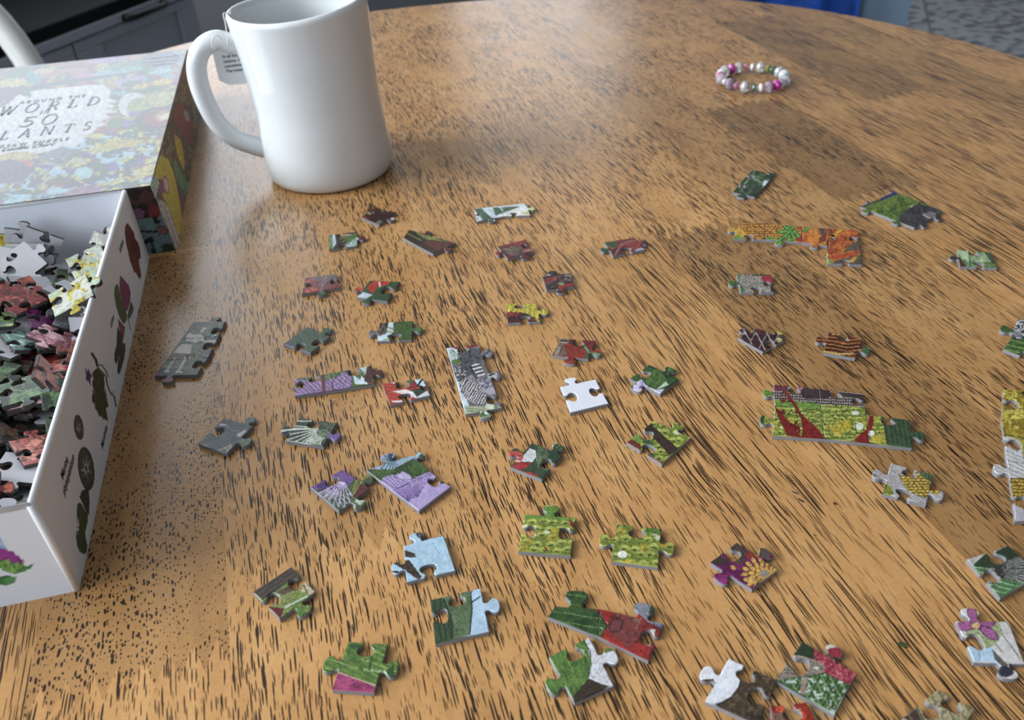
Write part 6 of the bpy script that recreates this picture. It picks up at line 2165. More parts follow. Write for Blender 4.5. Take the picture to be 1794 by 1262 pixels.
def art45(A):
    A.base((96, 134, 60)); A.pat(60, .54, (74, 112, 48)); ribs(A, (124, 160, 84), 70, 44, None, .12, 40); A.p([(545, 615), (610, 610), (720, 740), (880, 680), (880, 840), (730, 850), (790, 1000), (690, 980), (590, 930), (610, 800), (590, 720)], (214, 216, 222)); A.pat(14, .60, (180, 180, 190), [(545, 615), (610, 610), (720, 740), (740, 850), (790, 1000), (590, 930), (610, 800)]); A.p([(460, 1080), (585, 940), (690, 975), (790, 1000), (480, 1140)], (72, 56, 44)); ribs(A, (44, 34, 28), -20, 24, [(460, 1080), (585, 940), (690, 975), (790, 1000), (480, 1140)], .35, 24); A.l([(590, 930), (690, 975), (785, 998)], 10, (232, 232, 236)); A.l([(555, 640), (600, 730), (608, 820), (585, 935)], 7, (36, 44, 30))


puzzle('green, white and dark brown piece touching the green and red pair', 'L', [([(590, 612), (782, 992), (477, 1128), (276, 765)], [(o_, .48, 1.0), '0', (o_, .45, 1.0), (i_, .52, 1.0)])], art45)


def art46(A):
    A.base((78, 62, 46)); A.pat(40, .55, (58, 46, 36)); A.pat(26, .62, (104, 86, 62)); A.p([(180, 380), (300, 380), (380, 470), (460, 340), (590, 400), (560, 460), (530, 470), (555, 530), (540, 590), (480, 670), (400, 715), (340, 735), (250, 710), (350, 560), (330, 520), (200, 530)], (224, 228, 236)); A.l([(555, 520), (540, 590), (480, 670), (400, 715), (340, 735)], 14, (40, 36, 40))


puzzle('half white, half dark brown piece at the bottom edge', 'M', [([(460, 350), (860, 532), (700, 900), (263, 705)], [(i_, .42, 1.0), (i_, .50, 1.1), '0', (o_, .50, 1.0)])], art46)


def art47(A):
    A.base((52, 82, 48)); g_ = [(840, 530), (1060, 510), (1260, 480), (1460, 570), (1330, 830)]
    A.st(-62, 34, .4, (92, 130, 66), g_, 10); A.st(62, 60, .12, (150, 180, 130), g_, 10); A.pat(26, .66, (190, 206, 190), g_); A.p([(1000, 320), (1060, 200), (1170, 260), (1160, 350), (1100, 340)], (44, 62, 40)); A.p([(1160, 265), (1240, 310), (1300, 350), (1520, 480), (1450, 570), (1260, 470), (1170, 390)], (178, 72, 84)); A.pat(26, .54, (150, 44, 60), [(1160, 265), (1240, 310), (1520, 480), (1450, 570), (1260, 470), (1170, 390)]); A.pat(16, .68, (220, 130, 140), [(1160, 265), (1240, 310), (1520, 480), (1450, 570), (1170, 390)]); A.e(1335, 300, 66, 44, 30, (160, 48, 62)); A.p([(1235, 240), (1270, 215), (1350, 255), (1260, 275)], (212, 206, 196)); A.p([(970, 320), (1060, 330), (1150, 360), (1240, 400), (1250, 470), (1060, 500), (840, 535), (930, 400), (1010, 470), (1080, 430)], (160, 150, 134)); ribs(A, (100, 88, 76), -12, 22, [(970, 320), (1240, 400), (1250, 470), (1060, 500), (840, 535), (930, 400), (1080, 430)], .35, 30); A.e(1180, 428, 22, 9, 0, (226, 224, 216)); A.p([(1065, 515), (1110, 500), (1085, 655), (1045, 650)], (170, 140, 130))


puzzle('green basketwork and pink piece near the bottom edge, right of centre', 'M', [([(1065, 210), (1520, 480), (1332, 818), (840, 530)], [(o_, .52, .95), '0', '0', (i_, .52, 1.1)])], art47)


def art48(A):
    A.base((168, 44, 30)); A.pat(40, .55, (130, 30, 24)); A.e(880, 770, 40, 30, 20, (214, 84, 50)); A.e(1060, 830, 40, 40, 0, (214, 74, 44)); A.p([(790, 800), (950, 800), (1060, 760), (1020, 860), (830, 880)], (134, 100, 84)); A.l([(930, 830), (1050, 770)], 10, (190, 160, 140))


puzzle('small red piece half out of frame at the bottom edge', 'M', [([(800, 745), (1095, 712), (1225, 960), (830, 1010)], [(i_, .50, 1.0), '0', '0', '0'])], art48)


def art49(A):
    A.base((148, 150, 144)); A.fan(690, 290, -60, 40, 20, 20, 380, 6, (60, 58, 54)); A.p([(570, 260), (660, 180), (690, 220), (720, 270), (660, 290), (600, 275)], (50, 66, 46)); A.p([(710, 180), (800, 130), (870, 205), (760, 250)], (46, 62, 44)); A.p([(570, 270), (680, 280), (630, 345), (610, 330)], (96, 136, 86)); A.p([(670, 385), (740, 350), (900, 370), (1100, 400), (900, 420), (745, 480)], (84, 128, 78)); ribs(A, (150, 186, 140), 12, 30, [(570, 270), (680, 280), (630, 345), (900, 370), (1100, 400), (745, 480), (670, 385)], .25, 16); A.p([(530, 225), (650, 185), (570, 260)], (186, 180, 172))


puzzle('dark green and white rayed piece at the right edge of the picture', 'N', [([(800, 133), (1000, 320), (747, 475), (530, 222)], ['0', '0', (i_, .50, 1.0), (i_, .55, 1.0)])], art49)


def art50(A):
    A.base((206, 202, 200)); ribs(A, (140, 130, 126), 55, 70, [(740, 620), (900, 620), (960, 910), (690, 800)], .12, 20); A.p([(540, 770), (700, 790), (760, 900), (720, 950), (680, 940), (700, 880), (575, 890)], (176, 204, 226)); A.p([(690, 800), (800, 910), (760, 920), (710, 870)], (104, 96, 92)); A.e(640, 690, 115, 110, 0, (168, 178, 130)); A.p([(530, 560), (620, 540), (650, 600), (600, 620)], (176, 150, 60)); A.e(620, 585, 36, 20, 20, (206, 206, 170))
    for (x_, y_, a_) in ((520, 655, 178), (570, 590, 250), (655, 640, -20), (675, 700, 35)):
        A.e(x_, y_, 62, 27, a_, (170, 96, 152), None, (84, 40, 80))
    A.e(590, 650, 26, 20, 0, (224, 184, 120)); A.e(765, 950, 70, 38, 0, (54, 52, 66)); A.l([(608, 800), (612, 880)], 6, (130, 150, 170))


puzzle('piece with a pink four-petalled flower on white, at the lower right edge', 'N', [([(458, 625), (800, 625), (905, 898), (577, 888)], [(o_, .36, 1.0), '0', (o_, .42, 1.0), (i_, .50, 1.05)])], art50)


def art51(A):
    A.base((176, 164, 124)); A.p([(110, 1240), (210, 1175), (260, 1262), (150, 1290)], (74, 58, 50)); ribs(A, (130, 118, 84), 60, 60, None, .2, 30); A.p([(260, 1150), (330, 1200), (350, 1260), (290, 1230)], (130, 122, 100)); A.p([(510, 1130), (570, 1190), (560, 1210), (520, 1190)], (140, 132, 90)); A.l([(340, 1180), (420, 1160)], 10, (120, 108, 76))


puzzle('khaki piece half out of frame at the bottom right corner', 'N', [([(345, 1065), (585, 1190), (430, 1420), (115, 1250)], [(i_, .45, .95), '0', '0', (i_, .52, 1.0)])], art51)

# ------------------------------------------------------------------ loose pieces heaped in the tray
# resting poses: x, y, z (1/100 mm in the tray frame), quaternion (1/1000), which edges carry knobs
HEAP = [
(-12130,16860,2171,854,-79,121,500,1),(-12975,17604,2277,870,-132,86,466,2),(-14902,18745,2292,144,-340,-929,-33,3),
(-15927,18874,2362,69,-985,87,131,3),(-16573,19220,2354,67,-984,106,126,1),(-18405,13005,1828,936,0,0,-351,2),(-18987,12535,2034,906,0,0,423,3),
(-18929,12863,2240,360,0,0,-933,3),(-19216,13112,2446,344,0,0,939,1),(-17929,12396,2420,903,191,85,375,2),(-8489,13713,1762,668,26,24,743,3),
(-8359,13624,1959,758,-23,27,-651,3),(-8466,13999,2174,741,-23,26,-671,1),(-7563,12806,2159,404,-38,244,-881,2),
(-6252,13313,2033,367,-373,-96,-847,3),(-4803,5780,1247,656,-60,53,-751,3),(-3871,1859,1074,545,-54,49,-835,1),(-3611,4896,1206,32,145,-5,989,2),
(-2995,1331,1132,555,-89,107,-820,3),(-2287,1145,1137,39,137,-34,989,3),(-10560,3996,1828,875,0,0,485,1),(-9823,1474,1714,773,19,34,-633,2),
(-13372,4893,2327,53,-705,707,32,3),(-13576,5029,2130,38,-786,-615,-49,3),(-14096,6976,2018,0,-611,-792,0,1),(-13756,21134,1691,41,-3,-73,-996,2),
(-13498,21476,1849,23,-2,-73,-997,3),(-13423,21881,1998,144,-10,-72,-987,3),(-13164,21779,2221,119,-9,-72,-990,1),
(-13337,21806,2425,110,-8,-72,-991,2),(-13756,16228,1828,643,0,0,-766,3),(-14130,16724,2034,299,0,0,954,3),(-13413,15158,2113,992,46,111,-51,1),
(-12286,14993,2060,139,114,-35,983,2),(-11486,14482,2187,836,36,20,547,3),(-17790,1269,2766,83,79,993,31,3),(-16864,1406,2521,9,-272,-962,-36,1),
(-16902,1418,2315,31,-854,-518,-20,2),(-16878,1557,2119,30,-827,-560,-21,3),(-16440,2252,1964,11,-295,-955,-35,3),(-6812,4324,1567,938,26,73,338,1),
(-5518,3316,1476,371,-92,94,-919,2),(-4964,3185,1630,867,107,41,485,3),(-2671,2916,1283,754,-166,-72,-632,3),(-1732,3615,1147,983,-172,57,32,1),
(-11434,12827,1954,563,31,46,824,2),(-8582,13003,2969,223,-356,905,-60,3),(-2729,11608,1181,939,-88,7,331,3),(-4059,12833,1279,665,-13,-13,-747,1),
(-6461,10977,1704,77,-14,-997,1,2),(-10028,16917,2284,995,78,-60,-17,3),(-9537,16695,2521,598,95,24,-796,3),(-8117,16902,2594,652,304,74,690,1),
(-7967,15141,2463,286,696,-635,177,2),(-6418,15663,2584,95,917,-386,-35,3),(-1092,19482,1318,159,-603,-759,190,3),
(-2016,20142,1506,55,967,-25,-248,1),(-2240,19791,1431,27,964,85,-252,2),(-2921,19855,1366,132,-693,-695,139,3),(-3845,19883,1290,55,-689,-720,53,3),
(-2616,9344,2000,7,53,-998,14,1),(-2783,9541,1790,7,104,-994,13,2),(-3067,9531,1588,3,-196,-980,15,3),(-3379,9668,1381,3,-187,-982,15,3),
(-2168,9670,1075,43,625,-778,-30,1),(-8413,2764,2082,46,974,215,-61,2),(-14421,6776,2778,137,-776,-604,-117,3),(-13553,7261,2034,1000,0,0,3,3),
(-13672,8100,2242,830,-107,69,542,1),(-12296,10151,1827,913,0,0,407,2),(-9646,17441,2397,90,-447,889,41,3),(-9155,18056,2344,32,338,936,93,3),
(-9076,18341,2188,50,-932,-350,-85,1),(-7597,19471,2065,30,856,-513,-51,2),(-7051,19261,1792,53,-460,-886,27,3),
(-18320,15322,2296,108,-270,956,-30,3),(-16058,15560,2042,966,-66,21,250,1),(-17600,15985,2700,682,-188,682,188,2),
(-15647,16461,2250,961,-23,-44,-272,3),(-15007,16811,2479,129,32,-39,-990,3),(-16070,5031,2693,19,-245,969,11,1),
(-15369,4631,2319,23,-976,-130,-173,2),(-16482,4964,2472,17,-86,996,14,3),(-14594,4161,2307,145,-787,591,-98,3),(-14936,1073,1814,722,78,22,687,1),
(-3255,15710,1574,15,952,146,-270,2),(-4226,15035,1639,33,906,-377,-190,3),(-4835,14895,1646,192,-183,-964,-7,3),
(-5706,15030,1780,192,-192,-962,-7,1),(-6211,16550,1473,964,-20,75,-255,2),(-12466,6281,2376,775,-221,188,-562,3),
(-14781,6888,2831,449,89,157,-875,3),(-15778,7958,2365,99,949,287,-89,1),(-17710,11669,2351,658,209,-5,723,2),(-17740,8240,2185,980,93,106,141,3),
(-13702,7703,3391,26,-882,-372,289,3),(-14444,8597,2524,151,973,176,17,1),(-15026,10229,2018,0,867,-498,0,2),(-19308,9344,2447,27,-727,-682,-73,3),
(-18037,9105,1828,535,0,0,845,3),(-13219,13011,2018,0,-832,555,0,1),(-13680,12725,2034,981,0,0,192,2),(-13265,11860,2327,560,143,-91,811,3),
(-13195,11407,2388,837,98,139,-520,3),(-13443,10808,2445,835,97,139,-524,1),(-6546,17363,1764,989,-20,97,109,2),
(-5657,18615,1669,803,-170,146,-553,3),(-5429,18124,1852,957,-15,223,184,3),(-4615,18341,1676,860,-151,163,-459,1),
(-4562,18741,1832,826,-162,152,-518,2),(-19383,7130,2018,699,-80,81,-706,3),(-20492,11879,2748,500,-500,500,-500,3),
(-19628,14681,2677,247,248,665,660,1),(-12840,15225,2722,49,-566,823,15,2),(-10053,15357,1852,574,-3,-12,-819,3),
(-19885,16337,2933,78,856,-47,-509,3),(-19274,18579,1828,930,0,0,-367,1),(-16655,1161,2818,24,173,-58,983,2),(-18938,17004,2429,393,347,-163,836,3),
(-19427,1408,3118,88,-137,987,12,3),(-18239,9703,2224,0,232,973,0,1),(-2947,18036,1566,188,457,-859,-136,2),(-1344,20569,2293,852,222,-307,361,3),
(-1861,19582,2164,967,190,-68,158,3),(-985,16778,1500,676,-207,220,-672,1),(-19108,6428,2165,833,63,95,542,2),(-15454,8875,2564,45,551,-820,145,3),
(-17546,6030,2092,24,106,-40,993,3),(-18821,4027,2334,123,800,587,-16,1),(-17351,3869,2214,56,592,-801,70,2),(-385,21455,1894,350,520,-423,-655,3),
(-548,21758,1884,2,-654,135,744,3),(-813,21765,1624,582,-513,-411,479,1),(-991,21930,1622,750,-72,-653,-72,2),(-1245,21830,1648,586,-507,-402,487,3),
(-12214,10806,2473,65,244,-3,968,3),(-11558,10780,2354,836,140,199,492,1),(-11173,10803,2383,830,142,198,501,2),(-7672,8574,1684,981,-8,44,-190,3),
(-10847,10600,2433,956,-21,243,-162,3),(-1197,12268,799,777,-15,27,-628,1),(-5407,15321,2089,755,-101,4,-648,2),(-4505,16508,2531,154,-312,-937,2,3),
(-4654,17455,2432,13,-871,469,145,3),(-6503,18414,2432,280,129,32,-951,1),(-1109,13974,1589,175,-954,-112,218,2),
(-1139,15908,1572,255,-533,-790,162,3),(-1398,16168,1426,327,-56,-943,-16,3),(-2047,15676,1399,241,-61,-968,-22,1),
(-2398,16549,1422,14,-966,92,242,2),(-7919,22078,1872,70,737,-672,31,3),(-3223,21912,958,12,51,22,998,3),(-7196,21582,1662,39,-11,-997,66,1),
(-5874,21041,2011,149,84,-306,937,2),(-5342,20823,2116,851,255,152,-433,3),(-2733,13843,1597,950,-128,259,-119,3),
(-2376,12027,1334,622,-36,-81,-778,1),(-4668,11135,2155,825,86,127,544,2),(-4474,12962,1959,812,-2,204,547,3),(-13375,13140,2246,535,-2,-3,845,3),
(-15603,21197,1911,937,-25,-101,333,1),(-15401,17245,2628,306,24,-44,-951,2),(-15981,14495,2018,0,982,187,0,3),(-15884,14252,2288,899,140,144,-389,3),
(-15065,14295,2521,895,226,-62,380,1),(-11883,3034,1985,59,19,102,-993,2),(-12182,2221,2018,939,93,-46,327,3),(-11677,1845,2163,781,89,54,-616,3),
(-11597,1320,2266,827,78,-68,553,1),(-13560,612,2802,612,763,-165,129,2),(-2476,5429,1184,657,-149,54,-737,3),(-2011,6474,1135,500,100,130,850,3),
(-3658,3852,1738,993,76,69,58,1),(-3886,3427,1920,707,-1,102,-700,2),(-4173,1823,1898,987,148,22,-59,3),(-13465,19000,2217,557,-178,-55,-809,3),
(-12755,18849,2324,592,-198,-18,-781,1),(-12093,19250,2227,370,-186,-69,-908,2),(-11648,19414,2265,965,-157,121,-169,3),
(-10920,19275,2301,616,-198,-12,-762,3),(-8511,7736,2198,984,7,139,113,1),(-7465,7624,2149,969,3,207,132,2),(-6200,8590,1754,150,-215,6,-965,3),
(-5415,8448,1658,267,191,75,942,3),(-4564,7935,1540,467,-188,77,-861,1),(-1090,7962,1715,97,-209,432,-872,2),(-4210,11461,1994,153,-63,-986,8,3),
(-4835,11139,1975,153,-2,-988,-2,3),(-5254,10903,1891,89,-811,-565,124,1),(-5611,11173,1789,151,-185,-971,27,2),
(-10925,22887,2343,502,501,-459,535,3),(-18612,18608,2034,793,0,0,609,3),(-17982,20733,2415,39,-34,996,67,1),(-17442,21680,2204,11,-735,676,-52,2),
(-17309,20574,2070,36,-282,958,-39,3),(-8005,10083,2226,5,-121,130,984,3),(-8137,10149,2394,749,-177,-7,639,1),(-8496,10082,2542,803,-176,-23,568,2),
(-10313,10984,2869,190,312,-927,-86,3),(-9730,11396,2194,141,208,10,968,3),(-18074,11347,3029,185,-927,-313,98,1),
(-18132,11407,2841,189,-911,-354,89,2),(-17716,13766,3109,250,-474,-813,230,3),(-17144,9777,2594,245,372,-895,-24,3),
(-19747,13406,3415,281,-637,-657,290,1),(-6902,6153,1962,78,-547,-824,127,2),(-8429,5672,2313,138,-373,-890,222,3),
(-9655,5447,2951,435,649,-392,-485,3),(-9720,8243,2248,31,-473,-880,17,1),(-9850,8577,2028,24,-331,-943,8,2),(-10636,15230,3415,82,-321,942,48,3),
(-10969,15175,3156,56,-970,-225,-76,3),(-10404,15612,3080,72,-151,984,62,1),(-10484,16253,2951,11,527,844,96,2),(-10259,16128,2748,96,-871,482,-17,3),
(-15248,10809,2066,34,-36,57,997,3),(-15273,10536,2305,611,-9,-67,-789,1),(-15736,10703,2461,866,-68,-1,495,2),(-15811,10394,2700,601,-8,-67,-797,3),
(-16515,10060,2899,735,-20,-64,-675,3),(-13377,2391,2897,99,-965,217,109,1),(-13690,2223,2694,95,-89,-985,-113,2),
(-13887,2961,2698,147,-767,-624,-11,3),(-14864,2319,2493,58,-844,516,135,3),(-15560,3189,2598,51,190,-971,-136,1),
(-11712,21675,2227,168,-39,983,-59,2),(-11326,21497,2165,64,-775,607,-166,3),(-10659,21569,2175,154,-220,959,-89,3),
(-9572,21592,2113,80,671,737,-16,1),(-9787,21869,1774,11,112,-991,72,2),(-10503,6047,2505,220,-625,-709,240,3),(-10879,6082,2533,218,-632,-704,242,3),
(-11294,6627,2548,325,50,-944,18,1),(-11650,6867,2543,217,-632,-704,242,2),(-12143,7094,2646,247,-534,-781,212,3),(-18675,1731,3054,88,-235,968,3,3),
(-19331,1273,2710,88,-149,985,11,1),(-19291,1772,2342,28,-771,-635,-23,2),(-19406,2034,2154,36,-991,128,5,3),(-19365,1775,1929,6,-156,-987,-36,3),
(-5856,22961,2023,35,37,-680,731,1),(-5241,22758,2139,71,71,-672,733,2),(-5482,22567,2347,728,667,111,-115,3),(-4678,22359,2254,209,198,-646,707,3),
(-5378,21579,1913,916,395,65,-30,1),(-1977,1037,1858,39,665,-706,-241,2),(-2127,1516,1845,241,-694,-677,35,3),(-6195,251,2224,707,-703,15,74,3),
(-7721,1309,1998,777,-143,-131,-599,1),(-7060,2908,2305,86,851,516,-35,2),(-9511,13570,2504,902,-136,-257,320,3),(-10797,13702,2632,590,-82,85,799,3),
(-15141,12856,2980,115,758,-614,188,1),(-15276,12526,2878,199,690,690,-95,2),(-15717,12234,2532,196,676,-693,157,3),
(-9099,7424,2649,538,38,10,-842,3),(-11854,8272,2625,690,-346,-172,-611,1),(-12130,8719,2645,743,-215,282,568,2),(-14736,9478,2942,787,117,177,580,3),
(-11672,8755,2784,288,-17,354,890,3),(-13050,15506,2747,689,50,7,-723,1),(-13175,15426,2940,237,40,32,-970,2),(-12881,14609,3118,381,31,175,-907,3),
(-12537,13997,3087,416,37,174,-892,3),(-12197,13887,3240,823,166,-62,539,1),(-17056,10567,3253,20,254,966,-41,2),(-11185,7356,3323,40,332,860,-385,3),
(-10525,3274,2597,136,259,-955,50,3),(-11569,6050,3480,19,-686,-711,154,1),(-10804,4288,2485,967,-253,-1,10,2),(-10898,12465,3043,120,158,939,-280,3),
(-4902,8860,2160,932,119,185,290,3),(-10747,12283,2941,158,288,908,-260,1),(-6098,8018,2537,771,174,161,-591,2),(-7721,8712,2699,638,-312,179,680,3),
(-3639,13377,1818,468,130,206,850,3),(-1278,9882,1367,986,-4,-166,1,1),(-1639,9327,2459,368,-561,-602,433,2),(-1022,12274,1327,684,-179,154,-690,3),
(-2928,9469,2206,13,985,173,-8,3),(-14108,9828,2874,931,-75,199,-297,1),(-13745,10126,2929,907,69,200,365,2),(-12494,10030,3153,184,3,-38,982,3),
(-12824,9832,3343,166,3,-38,985,3),(-12834,9937,3557,970,38,6,-238,1),(-6652,11068,2431,51,918,319,230,2),(-2671,17631,1717,945,-106,237,-200,3),
(-5719,9511,2581,395,-366,-843,6,3),(-6865,5901,2713,109,914,364,-142,1),(-3838,7201,1492,369,178,98,907,2),(-8434,3384,2187,976,-109,-6,190,3),
(-8442,3607,2349,920,-88,-65,-376,3),(-8930,3431,2572,45,-31,105,993,1),(-6568,5165,1983,275,-155,50,-948,2),(-6478,4745,2166,547,138,86,821,3),
]
TRAY_M = Matrix(((-BX[0], BY[0], 0, fr_b[0]), (-BX[1], BY[1], 0, fr_b[1]), (0, 0, 1, TZ), (0, 0, 0, 1)))
PAL = {'dark green': [(34, 52, 34), (58, 86, 52), (96, 124, 78)], 'leaf green': [(66, 98, 46), (98, 134, 62), (160, 186, 110)], 'red': [(96, 28, 30), (134, 42, 40), (176, 92, 74)],
       'orange': [(134, 62, 42), (160, 80, 54), (100, 42, 30)], 'brown': [(60, 44, 38), (94, 72, 58), (36, 28, 26)], 'grey': [(72, 76, 80), (110, 112, 116), (46, 48, 52)],
       'pale blue': [(150, 186, 206), (206, 222, 230), (96, 130, 120)], 'pink': [(196, 130, 140), (222, 176, 186), (140, 70, 84)], 'coral': [(176, 100, 92), (200, 134, 120), (110, 66, 62)],
       'magenta': [(120, 34, 104), (164, 70, 146), (70, 20, 60)], 'cream': [(176, 180, 170), (156, 168, 150), (176, 160, 60)], 'yellow': [(190, 170, 56), (216, 200, 110), (90, 90, 40)],
       'teal': [(36, 84, 76), (70, 130, 116), (176, 206, 196)], 'black': [(30, 32, 34), (56, 62, 60), (120, 130, 100)]}


def heap_art(A, fam, sd):
    c = PAL[fam]
    A.seed = sd
    A.base(c[0])
    A.pat(.006, .52, c[1], seed=1)
    A.pat(.004, .63, c[2], seed=2)
    r = random.Random(sd)
    for _ in range(3):
        x0, y0, a_ = r.uniform(-.008, .008), r.uniform(-.008, .008), r.uniform(0, 6.28)
        A.l([(x0, y0), (x0 + .012 * math.cos(a_), y0 + .012 * math.sin(a_))], .0008, c[2])
    A.pen(.0045, .4)
    A.mot(.0012, .2)
    A.mot(.004, .15)


HW = 0.0178
HC = [(-HW / 2, HW / 2), (HW / 2, HW / 2), (HW / 2, -HW / 2), (-HW / 2, -HW / 2)]
_hm = {}


def heap_mesh(code, fam, var):
    key = (code, fam, var)
    if key in _hm:
        return _hm[key]
    e = [('i', .5, .95) if var % 2 else ('i', .45, .9), ('o', .5, .9) if code & 1 else ('i', .52, .95), ('o', .5, .9) if code & 2 else ('i', .5, .9),
         ('i', .55, .95) if var % 3 else '0']
    P = outline(np.array(HC), e)
    V, F, MI, npr = piece_mesh(P, 0.0006)
    A = Art(V[:, 0], V[:, 1])
    heap_art(A, fam, 17 + 31 * (sum(map(ord, fam)) % 97) + 7 * var)
    me = bpy.data.meshes.new('puzzle_piece')
    me.from_pydata(V.tolist(), [], F)
    me.materials.append(M_PRINT)
    me.materials.append(M_HEAPSIDE)
    me.materials.append(M_HEAPBACK)
    me.polygons.foreach_set('material_index', MI)
    colour_attr(me, A.c)
    me.update()
    _hm[key] = me
    return me


M_HEAPSIDE = mat('shaded_board_edge', (78, 74, 72), .9, .1, noise=.08, nscale=900)  # piece board darkened, so shade inside the tray is in the colour
M_HEAPBACK = mat('grey_piece_back', (186, 186, 192), .85, .15, noise=.05, nscale=900)
# what shows where on the heap: photo spot -> print family, or None for a bare grey back
SPOT = [((40, 385), None), ((95, 378), None), ((60, 400), None), ((150, 400), 'black'), ((165, 415), 'black'), ((190, 420), 'grey'), ((20, 470), None), ((30, 455), None), ((35, 425), 'yellow'),
        ((55, 420), None), ((75, 455), None), ((95, 470), None), ((120, 430), None), ((150, 460), 'cream'), ((175, 450), 'cream'), ((85, 500), None), ((130, 470), 'dark green'), ((10, 510), 'pale blue'), ((25, 520), 'red'), ((45, 500), 'orange'),
        ((50, 545), None), ((110, 500), None), ((30, 560), 'leaf green'), ((10, 560), 'red'), ((20, 600), None), ((80, 570), 'magenta'), ((110, 570), 'pink'), ((130, 570), 'grey'), ((75, 600), 'teal'), ((100, 590), 'red'), ((50, 600), None), ((5, 590), 'red'),
        ((10, 640), 'brown'), ((30, 640), 'red'), ((80, 640), 'orange'), ((115, 630), 'orange'), ((60, 655), 'orange'), ((20, 665), 'dark green'), ((45, 690), 'pale blue'), ((80, 690), 'pink'), ((110, 660), 'grey'), ((115, 690), 'dark green'), ((10, 700), 'dark green'),
        ((60, 715), 'brown'), ((30, 730), 'dark green'), ((20, 750), 'brown'), ((50, 765), 'coral'), ((80, 745), 'coral'), ((90, 740), 'coral'), ((30, 820), None), ((60, 800), None), ((15, 790), None), ((75, 840), 'black'), ((20, 870), 'grey'), ((45, 870), 'grey'), ((5, 850), 'brown')]
mats_ = []
info = []
for (x, y, z, a, b, c, d, code) in HEAP:
    q = Matrix.Identity(4)
    from mathutils import Quaternion
    Qm = Quaternion((a / 1000, b / 1000, c / 1000, d / 1000)).normalized().to_matrix().to_4x4()
    Mw = TRAY_M @ Matrix.Translation((x * 1e-5, y * 1e-5, z * 1e-5)) @ Qm
    mats_.append(Mw)
    cen = Mw @ Vector((0, 0, PT / 2))
    info.append((cen, Mw.to_3x3() @ Vector((0, 0, 1))))
cpx = to_px([tuple(i[0]) for i in info])
zc = np.array([i[0].z for i in info])
# pieces with nothing above them count as the surface of the heap
surf = []
for i, (c, n) in enumerate(info):
    cover = sum(1 for j, (c2, _) in enumerate(info) if c2.z > c.z + .001 and (c2.xy - c.xy).length < .009)
    surf.append(cover)
rnd = random.Random(9)
want = {}
for (sp, fam) in SPOT:
    best = sorted((np.hypot(*(cpx[i] - np.array(sp))) + 9 * surf[i], i) for i in range(len(info)) if i not in want)
    if best and best[0][0] < 60:
        want[best[0][1]] = fam
FLIP = Matrix.Translation((0, 0, PT)) @ Matrix.Rotation(math.pi, 4, 'X')
fams = ['dark green', 'black', 'brown', 'grey', 'red', 'teal', 'dark green', 'black', 'pale blue', 'brown', 'magenta', 'black']
NM = {}
for i, Mw in enumerate(mats_):
    up_ = info[i][1].z > 0
    fam = want.get(i, 'x')
    if fam == 'x':
        fam = rnd.choice(fams)
        face = up_
    elif fam is None:
        fam, face = rnd.choice(fams), False
    else:
        face = True
    M2 = Mw if face == up_ else Mw @ FLIP
    code = HEAP[i][7]
    me = heap_mesh(code, fam, (i % 2) + 1)
    o = bpy.data.objects.new('puzzle_piece', me)
    COL.objects.link(o)
    o.matrix_world = M2
    tx, ty = -HEAP[i][0] * 1e-5, HEAP[i][1] * 1e-5
    col_ = 0 if tx < .05 else 1 if tx < .11 else 2
    row_ = 0 if ty < .045 else 1 if ty < .11 else 2 if ty < .18 else 3
    where = [["in tray's front right corner", "by tray's front wall", "at tray's front left"],
             ["by tray's near right wall", "just before tray's middle", "near tray's left edge"],
             ["by tray's far right wall", "just past tray's middle", "far left in tray"],
             ["in tray's back right corner", "by tray's back wall", "at tray's back left"]][row_][col_]
    tilt = abs(info[i][1].z)
    how = 'flat' if tilt > .93 else 'tilted' if tilt > .6 else 'on edge'
    depth = 'on top' if surf[i] == 0 else 'half buried' if surf[i] < 3 else 'deep down'
    look = f'{fam} printed piece' if face else 'grey-backed piece'
    knob = ('knobless', 'one-knob', 'one-knob', 'two-knob')[code]
    NM.setdefault(f'{knob} {look}, {how} {depth} {where}', []).append((ty, i, o))

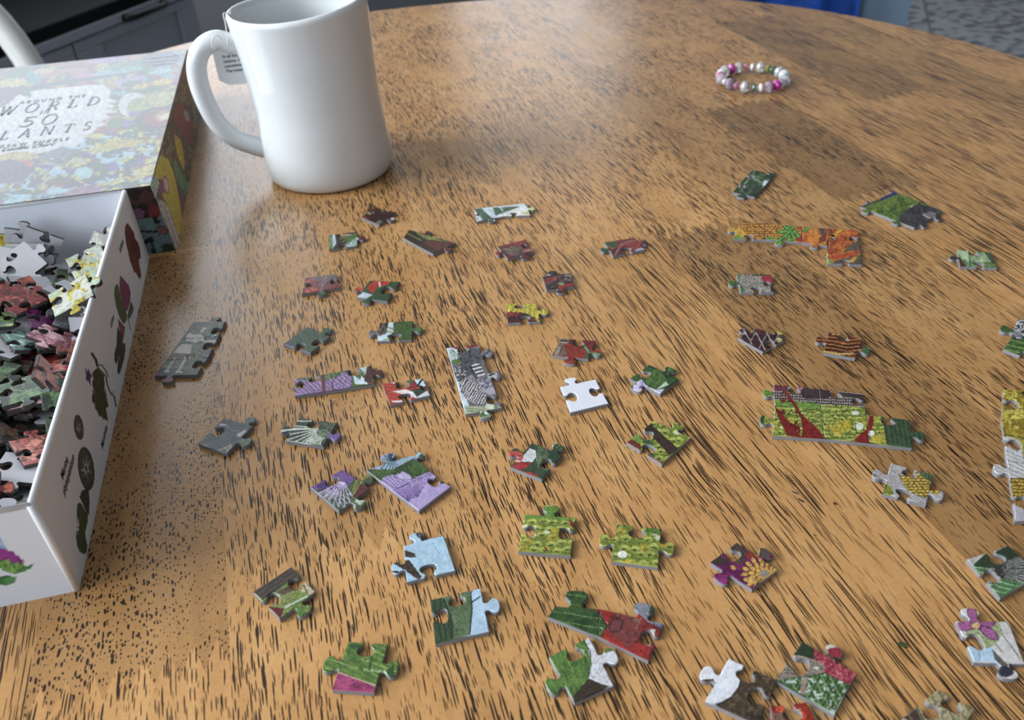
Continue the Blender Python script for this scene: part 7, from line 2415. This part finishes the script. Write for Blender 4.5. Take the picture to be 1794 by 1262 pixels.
ORD = ['first', 'second', 'third', 'fourth', 'fifth', 'sixth', 'seventh', 'eighth', 'ninth', 'tenth']
for lab, lst in NM.items():
    for n_, (_, _, o) in enumerate(sorted(lst)):
        tag(o, lab if len(lst) == 1 else f'{lab}, {ORD[n_]} from front', 'puzzle piece', 'loose pieces heaped in the box tray')

# cream piece caught on the rim of the tray
me = heap_mesh(3, 'cream', 1)
o = bpy.data.objects.new('puzzle_piece', me)
COL.objects.link(o)
cw = on_plane([(128, 522)], (0, 0, TZ + BH - .0015), (0, 0, 1))[0]
o.matrix_world = Matrix.Translation(cw) @ Matrix.Rotation(R(28), 4, 'Z') @ Matrix.Rotation(R(-16), 4, 'Y') @ Matrix.Rotation(R(6), 4, 'X')
tag(o, 'cream jigsaw piece with a yellow corner propped on the rim of the tray', 'puzzle piece', 'loose pieces heaped in the box tray')

# the rest of the heap underneath, too deep to pick out
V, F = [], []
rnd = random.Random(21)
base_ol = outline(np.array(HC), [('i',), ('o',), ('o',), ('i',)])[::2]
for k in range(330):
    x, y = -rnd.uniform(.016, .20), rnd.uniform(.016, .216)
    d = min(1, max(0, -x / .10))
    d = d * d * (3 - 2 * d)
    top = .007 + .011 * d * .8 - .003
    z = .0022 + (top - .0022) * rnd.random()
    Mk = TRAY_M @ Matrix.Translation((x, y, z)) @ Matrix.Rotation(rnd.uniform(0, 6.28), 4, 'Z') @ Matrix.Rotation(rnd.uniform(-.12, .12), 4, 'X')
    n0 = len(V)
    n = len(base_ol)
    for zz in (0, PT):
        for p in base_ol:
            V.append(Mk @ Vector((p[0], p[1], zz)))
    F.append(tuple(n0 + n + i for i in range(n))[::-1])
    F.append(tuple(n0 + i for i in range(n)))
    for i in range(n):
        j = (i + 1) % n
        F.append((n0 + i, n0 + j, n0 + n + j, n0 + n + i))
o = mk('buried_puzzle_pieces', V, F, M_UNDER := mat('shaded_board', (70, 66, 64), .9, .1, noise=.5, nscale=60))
o['kind'] = 'stuff'
tag(o, 'bottom layers of jigsaw pieces under the heap in the tray', 'puzzle pieces')
